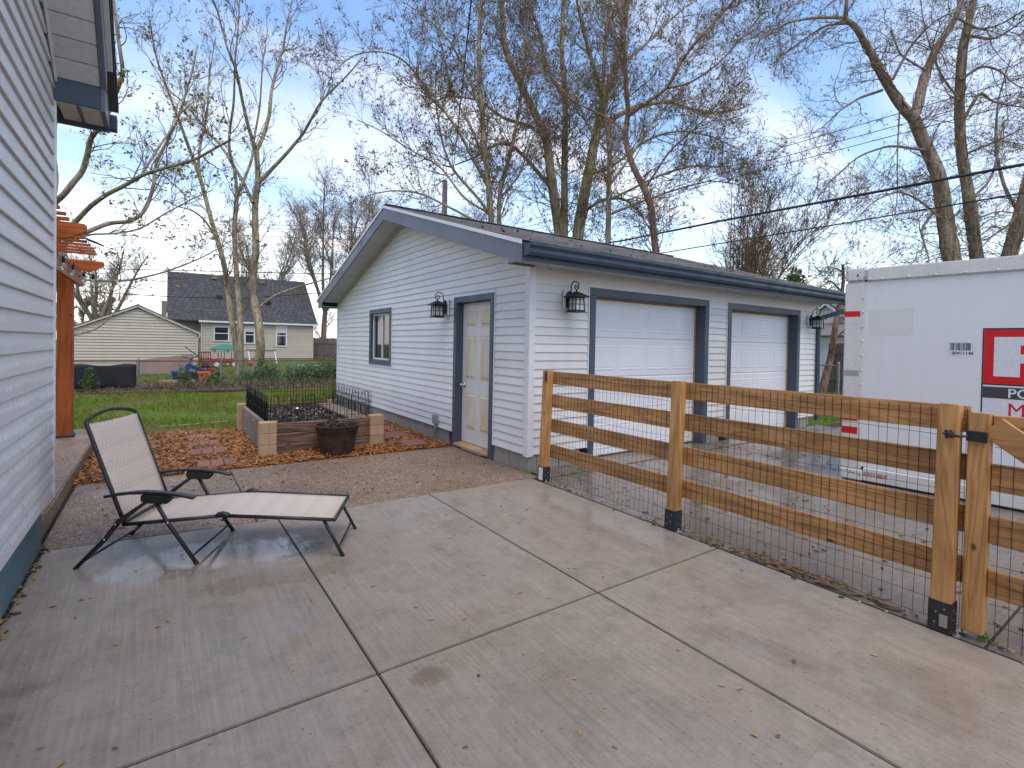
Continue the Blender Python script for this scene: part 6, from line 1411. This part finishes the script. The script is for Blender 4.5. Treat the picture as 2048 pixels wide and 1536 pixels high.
make_tree('maple_tree', 'spreading tree with big opening buds behind the orange pergola', T['left'], thin=0.8, seed=11, bark_m='bark', twig_m='twig', leaf_m='bud_green', n1=7, n2=5, n3=4, l1=(.7, 1.7), l2=(.35, .9), l3=(.15, .4), rmin=.0038, leaf=(.095, 1.4), upb=.06)
make_tree('slim_tree', 'slender tree leaning to the pergola side at the chain link fence', T['slim_a'], thin=0.9, seed=12, bark_m='bark_mossy', twig_m='twig', leaf_m='bud_brown', n1=6, n2=5, n3=3, l1=(.8, 2.), l2=(.4, 1.), l3=(.2, .45), rmin=.0045, leaf=(.075, 1.3), upb=.14, ang=(20, 50))
make_tree('slim_tree', 'slender straight middle tree of three at the chain link fence', T['slim_b'], thin=0.9, seed=13, bark_m='bark_mossy', twig_m='twig', leaf_m='bud_brown', n1=6, n2=5, n3=3, l1=(.8, 2.), l2=(.4, 1.), l3=(.2, .45), rmin=.0045, leaf=(.075, 1.3), upb=.14, ang=(20, 50))
make_tree('slim_tree', 'thickest of the slender trees, forking high above the fence', T['slim_c'], thin=0.88, seed=14, bark_m='bark_mossy', twig_m='twig', leaf_m='bud_brown', n1=6, n2=5, n3=3, l1=(.8, 2.), l2=(.4, 1.), l3=(.2, .45), rmin=.0045, leaf=(.075, 1.5), upb=.12, ang=(20, 50))
make_tree('budding_tree', 'twin stemmed budding tree behind the garage ridge', T['mid_a'], thin=0.74, seed=15, bark_m='bark_mossy', twig_m='twig', leaf_m='bud_brown', n1=10, n2=7, n3=6, l1=(1.0, 2.8), l2=(.5, 1.2), l3=(.2, .55), rmin=.0048, leaf=(.085, 1.7), upb=.12, gcut=(1,))
make_tree('big_tree', 'massive many stemmed tree towering behind the garage roof', T['big'], thin=0.72, seed=16, bark_m='bark_mossy', twig_m='twig', leaf_m='bud_green', n1=10, n2=7, n3=6, l1=(1.2, 3.2), l2=(.5, 1.4), l3=(.25, .6), rmin=.0055, leaf=(.095, 1.6), upb=.10, gcut=(1, 2))
make_tree('budding_tree', 'straight budding tree between the massive tree and the dark leaning one', T['mid_b'], thin=0.78, seed=17, bark_m='bark_mossy', twig_m='twig', leaf_m='bud_green', n1=11, n2=8, n3=6, l1=(.9, 2.2), l2=(.5, 1.1), l3=(.2, .5), rmin=.0046, leaf=(.085, 1.6), upb=.08)
make_tree('dark_tree', 'dark crooked tree leaning over the garage roof', T['dark'], thin=0.7, seed=18, bark_m='bark_red', twig_m='twig', leaf_m='bud_brown', n1=12, n2=8, n3=6, l1=(.8, 2.2), l2=(.4, 1.1), l3=(.2, .5), rmin=.0042, leaf=(.075, 1.5), upb=.07)
make_tree('rough_tree', 'thick forked tree with tangled shoots behind the storage container', T['right_a'], thin=0.72, seed=19, bark_m='bark_dark', twig_m='twig', leaf_m='bud_green', n1=13, n2=7, n3=5, l1=(.6, 1.9), l2=(.35, .9), l3=(.15, .4), rmin=.0034, leaf=(.055, 1.), upb=-.02, ang=(25, 85))
make_tree('rough_tree', 'straight bare trunk with tangled shoots behind the storage container', T['right_b'], thin=0.68, seed=20, bark_m='bark_dark', twig_m='twig', leaf_m='bud_green', n1=12, n2=7, n3=5, l1=(.6, 1.9), l2=(.35, .9), l3=(.15, .4), rmin=.0036, leaf=(.055, .9), upb=-.02, ang=(25, 85))
make_tree('rough_tree', 'leaning trunk at the end of the row behind the container', T['right_c'], thin=0.72, seed=21, bark_m='bark_dark', twig_m='twig', leaf_m='bud_green', n1=10, n2=6, n3=4, l1=(.6, 1.7), l2=(.35, .9), l3=(.15, .4), rmin=.0038, leaf=(.055, .9), upb=0., ang=(25, 80))
make_tree('leaning_tree', 'thin red brown tree between garage end and storage container', T['lean'], 22, 'bark_red', 'twig', 'bud_green', n1=8, n2=4, n3=3, l1=(.35, .9), l2=(.2, .5), l3=(.1, .25), rmin=.003, leaf=(.07, 1.6), upb=.06)
# vines wrapped round the rough trunks
for tr_o, key in [(o, k_) for o in list(COL.objects) if o.name.startswith('rough_tree') and o.type == 'EMPTY' for k_ in (['right_a'] if 'forked' in o['label'] else ['right_b'] if 'straight' in o['label'] else ['right_c'])]:
    rg = np.random.default_rng(len(key)+ord(key[-1])); PP, RR_ = [], []
    for (r0, r1, P) in [(a_*.72, b_*.72, p_) for a_, b_, p_ in TREES[key] if a_ > .12]:
        Q, rr, ln = resample([(P[0][0], P[0][1], .3)]+list(P) if P[0][2] < 3 else P, r0, r1, 30)
        for v_ in range(9):
            a0 = rg.uniform(0, 6.28); tw = rg.uniform(-2.5, 2.5); s0 = rg.uniform(0, .5); s1 = rg.uniform(.6, 1.); ts = np.linspace(s0, s1, 16)
            c_ = np.stack([np.interp(ts, np.linspace(0, 1, 30), Q[:, i]) for i in range(3)], 1); rd = np.interp(ts, np.linspace(0, 1, 30), rr)*rg.uniform(1.0, 1.12, 16)+.006
            an = a0+tw*(ts-s0)*3+np.cumsum(rg.normal(0, .18, 16)); PP.append(c_+np.stack([np.cos(an)*rd, np.sin(an)*rd, rg.normal(0, .04, 16)], 1)); RR_.append(np.linspace(.014, .006, 16)*rg.uniform(.6, 1.3))
    V, F = np_tubes(np.array(PP), np.array(RR_), 5); np_mesh('vines', V, F, 'twig_tan', tr_o, kind='stuff')
# generic far trees
def far_tree(name, label, x, y, h, spread, seed, bark_m, twig_m, leaf_m, lf, fork=.3, stems=5, rmin=.012, n=(9, 6, 5), group=None, z0=0., r=.28):
    rg = np.random.default_rng(seed); L = []; fz = h*fork
    L.append((r, r*.7, [(x, y, z0-.1), (x+rg.normal(0, .1), y, fz*.5), (x+rg.normal(0, .2), y, fz)])); top = L[0][2][-1]
    for i in range(stems):
        a = i*2*math.pi/stems+rg.uniform(-.4, .4); P = [top]; R_ = spread*rg.uniform(.5, 1.)
        for t_ in (.25, .5, .75, 1.): P.append((top[0]+R_*math.cos(a)*t_**.8+rg.normal(0, .15), top[1]+R_*math.sin(a)*t_**.8, fz+(h-fz)*t_*rg.uniform(.82, 1.)))
        L.append((r*.55, r*.12, P))
    return make_tree(name, label, L, seed, bark_m, twig_m, leaf_m, n1=n[0], n2=n[1], n3=n[2], l1=(h*.10, h*.24), l2=(h*.05, h*.11), l3=(h*.02, h*.05), rmin=rmin, leaf=lf, upb=.10, ground=False, group=group)
G_ = 'bare trees far behind the neighbour house'
far_tree('bare_tree', 'tall bare spreading tree behind the neighbour house roof end', 11.8, 46, 14.5, 5.5, 31, 'bark', 'twig_haze', 'bud_brown', (.08, .2), .28, 7, .009, group=G_)
far_tree('bare_tree', 'broad bare tree just past the neighbour board fence', 14.6, 44, 12., 5., 32, 'bark', 'twig_haze', 'bud_brown', (.08, .2), .25, 7, .009, group=G_)
far_tree('bare_tree', 'bare tree over the neighbour house chimney side', 8.6, 54, 12.5, 4.5, 33, 'bark', 'twig_haze', 'bud_brown', (.08, .2), .3, 6, .009, group=G_)
far_tree('bare_tree', 'bare crown rising behind the garage ridge peak', 18., 40, 13.5, 6., 37, 'bark', 'twig_haze', 'bud_brown', (.08, .2), .25, 7, .009, group=G_)
far_tree('budding_tree', 'small yellowish budding tree behind the low beige garage', -3.2, 44, 7.6, 3.2, 34, 'bark', 'twig_haze', 'bud_green', (.10, .5), .25, 7, .008)
far_tree('budding_tree', 'small budding tree at the porch end of the low beige garage', -6.5, 40, 7.2, 3.2, 35, 'bark', 'twig_haze', 'bud_green', (.10, .5), .25, 7, .008)
far_tree('hedge_tree', 'reddish brown thicket tree behind the low beige garage roof', -5.4, 52, 4.6, 3.2, 36, 'bark_red', 'twig', 'bud_brown', (.08, 1.), .15, 7, .02, n=(12, 7, 5))
far_tree('far_tree', 'green tinged tree behind the white house past the garage', 36, 14.5, 4.9, 2.4, 38, 'bark', 'twig', 'leaf_conifer', (.25, 2.5), .2, 6, .015)
# fan-shaped bare bush behind the garage
rg = np.random.default_rng(40); L = []
for i in range(34):
    a = rg.uniform(0, 6.28); sp_ = rg.uniform(.3, 4.0); hh = rg.uniform(4.6, 7.2)-.35*sp_; bx0, by0 = 14.6+rg.normal(0, .15), 8.9+rg.normal(0, .15)
    ox, oy = .55*sp_*math.cos(a)+.9*sp_*.5, .55*sp_*math.sin(a)-.7*sp_*.5
    L.append((.028, .008, [(bx0, by0, -.1), (bx0+ox*.15, by0+oy*.15, hh*.4), (bx0+ox*.5, by0+oy*.5, hh*.75), (bx0+ox, by0+oy, hh)]))
make_tree('fan_bush', 'tan bare bush fanning out behind the garage roof end', L, 41, 'twig_tan', 'twig_tan', 'bud_green', n1=7, n2=5, n3=4, l1=(.6, 1.8), l2=(.3, .9), l3=(.12, .4), rmin=.0046, leaf=(.05, .5), upb=.10, ang=(15, 50), ground=False)
# conifer tops behind the garage
def conifer(x, y, h, r_, seed, name, label, n=2600, size=.22, mat='leaf_conifer'):
    rg = np.random.default_rng(seed); o = thing(name, label, 'tree' if h > 2 else 'shrub', (x, y, 0))
    MB().tube([(x, y, -.05), (x, y, h*.55), (x, y, h*.97)], [r_*.10, r_*.06, r_*.01], 8).build('trunk', 'bark_red', o)
    nb = int(24+h*5); pts = []
    for i in range(nb):
        z = h*(.06+.92*(i/nb)); rad = r_*(1-(z/h)**1.5)*rg.uniform(.65, 1.1)+.02; a = i*2.4+rg.uniform(-.3, .3); m_ = max(8, int(n/nb)); t_ = rg.uniform(.1, 1, m_)**.7
        q = np.stack([x+rad*t_*np.cos(a)+rg.normal(0, size*.45, m_), y+rad*t_*np.sin(a)+rg.normal(0, size*.45, m_), z+t_*rad*.25+rg.normal(0, size*.35, m_)], 1); pts.append(q)
    pts = np.concatenate(pts); V, F = np_leaves(pts, size, rg, -.5, .38); np_mesh('foliage', V, F, mat, o, kind='stuff'); return o
conifer(27.5, 13.4, 5.6, 1.2, 51, 'conifer', 'dark evergreen top over the garage roof end', 2600, .32)
conifer(28.6, 15., 5.3, 1.1, 52, 'conifer', 'lower dark evergreen beside another over the garage roof end', 2200, .30)
conifer(-1.62, 18.2, .62, .24, 53, 'arborvitae', 'small bright green arborvitae before the black screen', 1500, .055, 'leaf_green')
# weeds, ivy and dry grass along the back fence
def shrub(name, label, cx, cy, rx, ry_, h, n, size, seed, mat='leaf_green', stems=14, cat='shrub', grp=None):
    rg = np.random.default_rng(seed); o = thing(name, label, cat, (cx, cy, 0), group=grp)
    P = []
    for i in range(stems):
        a = rg.uniform(0, 6.28); q = rg.uniform(.1, 1.); P.append([(cx+rx*.3*q*math.cos(a), cy+ry_*.3*q*math.sin(a), -.02), (cx+rx*.7*q*math.cos(a), cy+ry_*.7*q*math.sin(a), h*.5), (cx+rx*q*math.cos(a+.2), cy+ry_*q*math.sin(a+.2), h*rg.uniform(.6, 1.15))])
    P = np.array(P); V, F = np_tubes(P, np.tile([.008, .006, .003], (stems, 1)), 4); np_mesh('stems', V, F, 'twig_tan', o)
    d = rg.normal(size=(n, 3)); d /= np.linalg.norm(d, axis=1, keepdims=True); rr = rg.uniform(.25, 1., n)**.5
    bump_ = 1+.35*np.sin(d[:, 0]*5+seed)*np.cos(d[:, 1]*4+d[:, 2]*6)
    c = np.stack([cx+d[:, 0]*rx*rr*bump_, cy+d[:, 1]*ry_*rr*bump_, np.abs(d[:, 2])*h*rr*bump_], 1)
    V, F = np_leaves(c, size, rg, .1, .6); np_mesh('leaves', V, F, mat, o, kind='stuff'); return o
WG = 'weedy shrubs along the chain link fence'
for i, (x, y, rx, h, lab) in enumerate(((3.05, 19.35, .5, .75, 'ivy clump at the foot of the slender trees'), (2.45, 19.2, .4, .4, 'low ivy at the base of the leaning slender tree'), (4.1, 19.0, .7, .62, 'leafy weeds on the chain link fence right of the slender trees'), (5.1, 19.0, .75, .8, 'taller leafy weeds where the fence meets the garage'), (5.9, 18.9, .7, 1.0, 'brambly weeds hiding behind the garage wall corner'), (1.45, 19.0, .35, .35, 'little green weed under the orange tub'), (.6, 18.85, .2, .55, 'thin vine climbing the chain link by the screen end'))):
    shrub('weed_shrub', lab, x, y, rx, .45, h, int(1500*rx/.6), .085, 60+i, 'leaf_green', 16, grp=WG)
shrub('dry_bush', 'dry twiggy bush with few leaves against the far garage corner', 5.6, 20.2, .9, .7, 1.3, 700, .08, 75, 'dry', 60)
N = 2600; p = np.stack([rng.uniform(-.5, 7, N), rng.normal(18.4, .25, N)], 1); hh = rng.uniform(.08, .32, N); a = rng.uniform(0, 6.28, N)
V = np.zeros((N, 3, 3)); V[:, 0, :2] = p; V[:, 1, :2] = p+np.stack([np.cos(a), np.sin(a)], 1)*.014; V[:, 2, :2] = p+rng.normal(0, .10, (N, 2)); V[:, 2, 2] = hh; V[:, :2, 2] = .0
tag(np_mesh('dry_grass', V.reshape(-1, 3), np.arange(N*3).reshape(-1, 3), 'dry'), 'dry tan grass stalks along the back fence', 'grass', kind='stuff')
N = 2600; c = np.stack([rng.uniform(-4, 7.5, N), rng.uniform(17., 19.2, N), rng.uniform(.022, .05, N)], 1); V, F = np_leaves(c, .07, rng, .0, .6)
tag(np_mesh('leaf_litter', V, F, 'litter_brown'), 'brown leaf litter under the back fence', 'leaves', kind='stuff')
tag(MB().tube([(1.0, 10.3, .03), (.2, 10.15, .03), (-.35, 10.25, .02)], [.012, .01, .004], 6).build('fallen_stick', 'bark_dark'), 'thin fallen stick lying on the lawn edge', 'stick')

# ---------------------------------------------------------------- bud scales and leaves on the paving
lf = MB(); K = 7
for i in range(K):
    t_ = i/(K-1); wdt = .0085*math.sin(math.pi*min(1, t_*.92+.06)); lf.v += [(-.022+.044*t_, -wdt, .003+.006*math.sin(t_*3.1)), (-.022+.044*t_, 0, .001+.003*math.sin(t_*3.1)), (-.022+.044*t_, wdt, .003+.006*math.sin(t_*3.1))]
lf.f = [(i*3+j, (i+1)*3+j, (i+1)*3+j+1, i*3+j+1) for i in range(K-1) for j in range(2)]
leafmats = [plain('golden_bud_scale', (.42, .25, .04), .45, dirt=.5, scale=60, dcol=(.2, .08, .02)), plain('brown_bud_scale', (.16, .07, .025), .5, dirt=.5, scale=60)]
metas = []
for mm in leafmats:
    me = bpy.data.meshes.new('fallen_bud'); me.from_pydata(lf.v, [], lf.f); me.materials.append(mm); me.polygons.foreach_set('use_smooth', [True]*len(me.polygons)); metas.append(me)
r3 = random.Random(21)
def drop(x, y, z, k, s):
    o = bpy.data.objects.new('fallen_bud', metas[k]); COL.objects.link(o); o.location = (x, y, z); o.rotation_euler = (r3.uniform(-.15, .15), r3.uniform(-.1, .1), r3.uniform(0, 6.28)); o.scale = (s, s*r3.uniform(.8, 1.3), s)
    tag(o, ('golden yellow' if k == 0 else 'dark brown')+' bud scale fallen on the damp patio concrete', 'leaf', 'fallen bud scales on the patio')
n_ = 0
while n_ < 80:
    x, y = r3.uniform(-.62, 3.38), r3.uniform(.3, 4.5)
    if abs(x-.815) < .015 or abs(y-2.186) < .015 or abs(x-2.19) < .015: continue
    drop(x, y, .001, 0 if r3.random() < .8 else 1, r3.uniform(.45, .85)); n_ += 1
# more along the fence line and over the driveway, too many to tell apart
N = 700; c = np.concatenate([np.stack([rng.normal(3.50, .05, 120), rng.uniform(.2, 4.3, 120), np.full(120, .002)], 1), np.stack([rng.uniform(3.6, 9, N), rng.uniform(-1, 4.6, N), np.full(N, -.004)], 1), np.stack([rng.uniform(-.6, 3.4, 120), rng.uniform(4.6, 6.6, 120), np.full(120, .002)], 1), np.stack([rng.normal(-.655, .02, 90), rng.uniform(1.5, 4.8, 90), np.full(90, .003)], 1)])
V, F = np_boxes(c+np.array([0, 0, .003]), np.stack([rng.uniform(.008, .02, len(c)), rng.uniform(.003, .007, len(c)), np.full(len(c), .0025)], 1), rng.uniform(0, 6.28, len(c)), rng.normal(0, .15, len(c)))
tag(np_mesh('scattered_buds', V, F, 'litter'), 'tiny bud scales and leaf bits scattered along fence, drive and apron', 'leaves', kind='stuff')
N = 170; c = np.stack([rng.normal(3.53, .03, N), rng.normal(1.7, .35, N), rng.uniform(.0, .012, N)], 1); V, F = np_boxes(c, np.stack([rng.uniform(.015, .06, N), rng.uniform(.002, .006, N), np.full(N, .002)], 1), rng.normal(1.57, .6, N), rng.normal(0, .12, N))
tag(np_mesh('wood_debris', V, F, 'twig_tan'), 'brown twigs and bark bits swept against the fence foot', 'debris', kind='stuff')
tag(MB().prism([(3.50, 1.08), (3.53, 1.05), (3.545, 1.19), (3.52, 1.2)], .0, .012).build('wood_scrap', 'bark_red', bevel=.002), 'small brown wood scrap by the end fence post', 'scrap')
N = 900; c = np.stack([rng.normal(-.676, .007, N), rng.uniform(.8, 4.8, N), rng.uniform(-.012, .004, N)], 1); V, F = np_boxes(c, np.stack([rng.uniform(.004, .011, N), rng.uniform(.003, .006, N), rng.uniform(.002, .005, N)], 1), rng.uniform(0, 6.28, N), rng.normal(0, .3, N))
tag(np_mesh('gap_debris', V, F, 'crumb'), 'dark debris in the gap between house and patio', 'debris', kind='stuff')
# weeds sprouting at the joints
def tuft(x, y, n, h, seed, label):
    rg = np.random.default_rng(seed); p = rg.normal(0, .03, (n, 2))+[x, y]; V = np.zeros((n, 3, 3)); a = rg.uniform(0, 6.28, n); V[:, 0, :2] = p; V[:, 1, :2] = p+np.stack([np.cos(a), np.sin(a)], 1)*.005; V[:, 2, :2] = p+rg.normal(0, .035, (n, 2)); V[:, 2, 2] = rg.uniform(.3, 1, n)*h; V[:, :2, 2] = -.01
    tag(np_mesh('weed_tuft', V.reshape(-1, 3), np.arange(n*3).reshape(-1, 3), 'blade'), label, 'weed')
tuft(3.56, .72, 50, .07, 1, 'small grass weed under the gate stile'); tuft(3.49, 2.32, 40, .04, 2, 'tiny weed at the patio joint by the middle post'); tuft(4.0, 4.42, 60, .04, 3, 'low weed in the apron joint by the garage door'); tuft(3.53, 4.72, 60, .03, 4, 'mossy weed at the garage corner foundation')
tuft(6.9, 4.42, 60, .05, 5, 'weed in the apron joint between the garage doors')
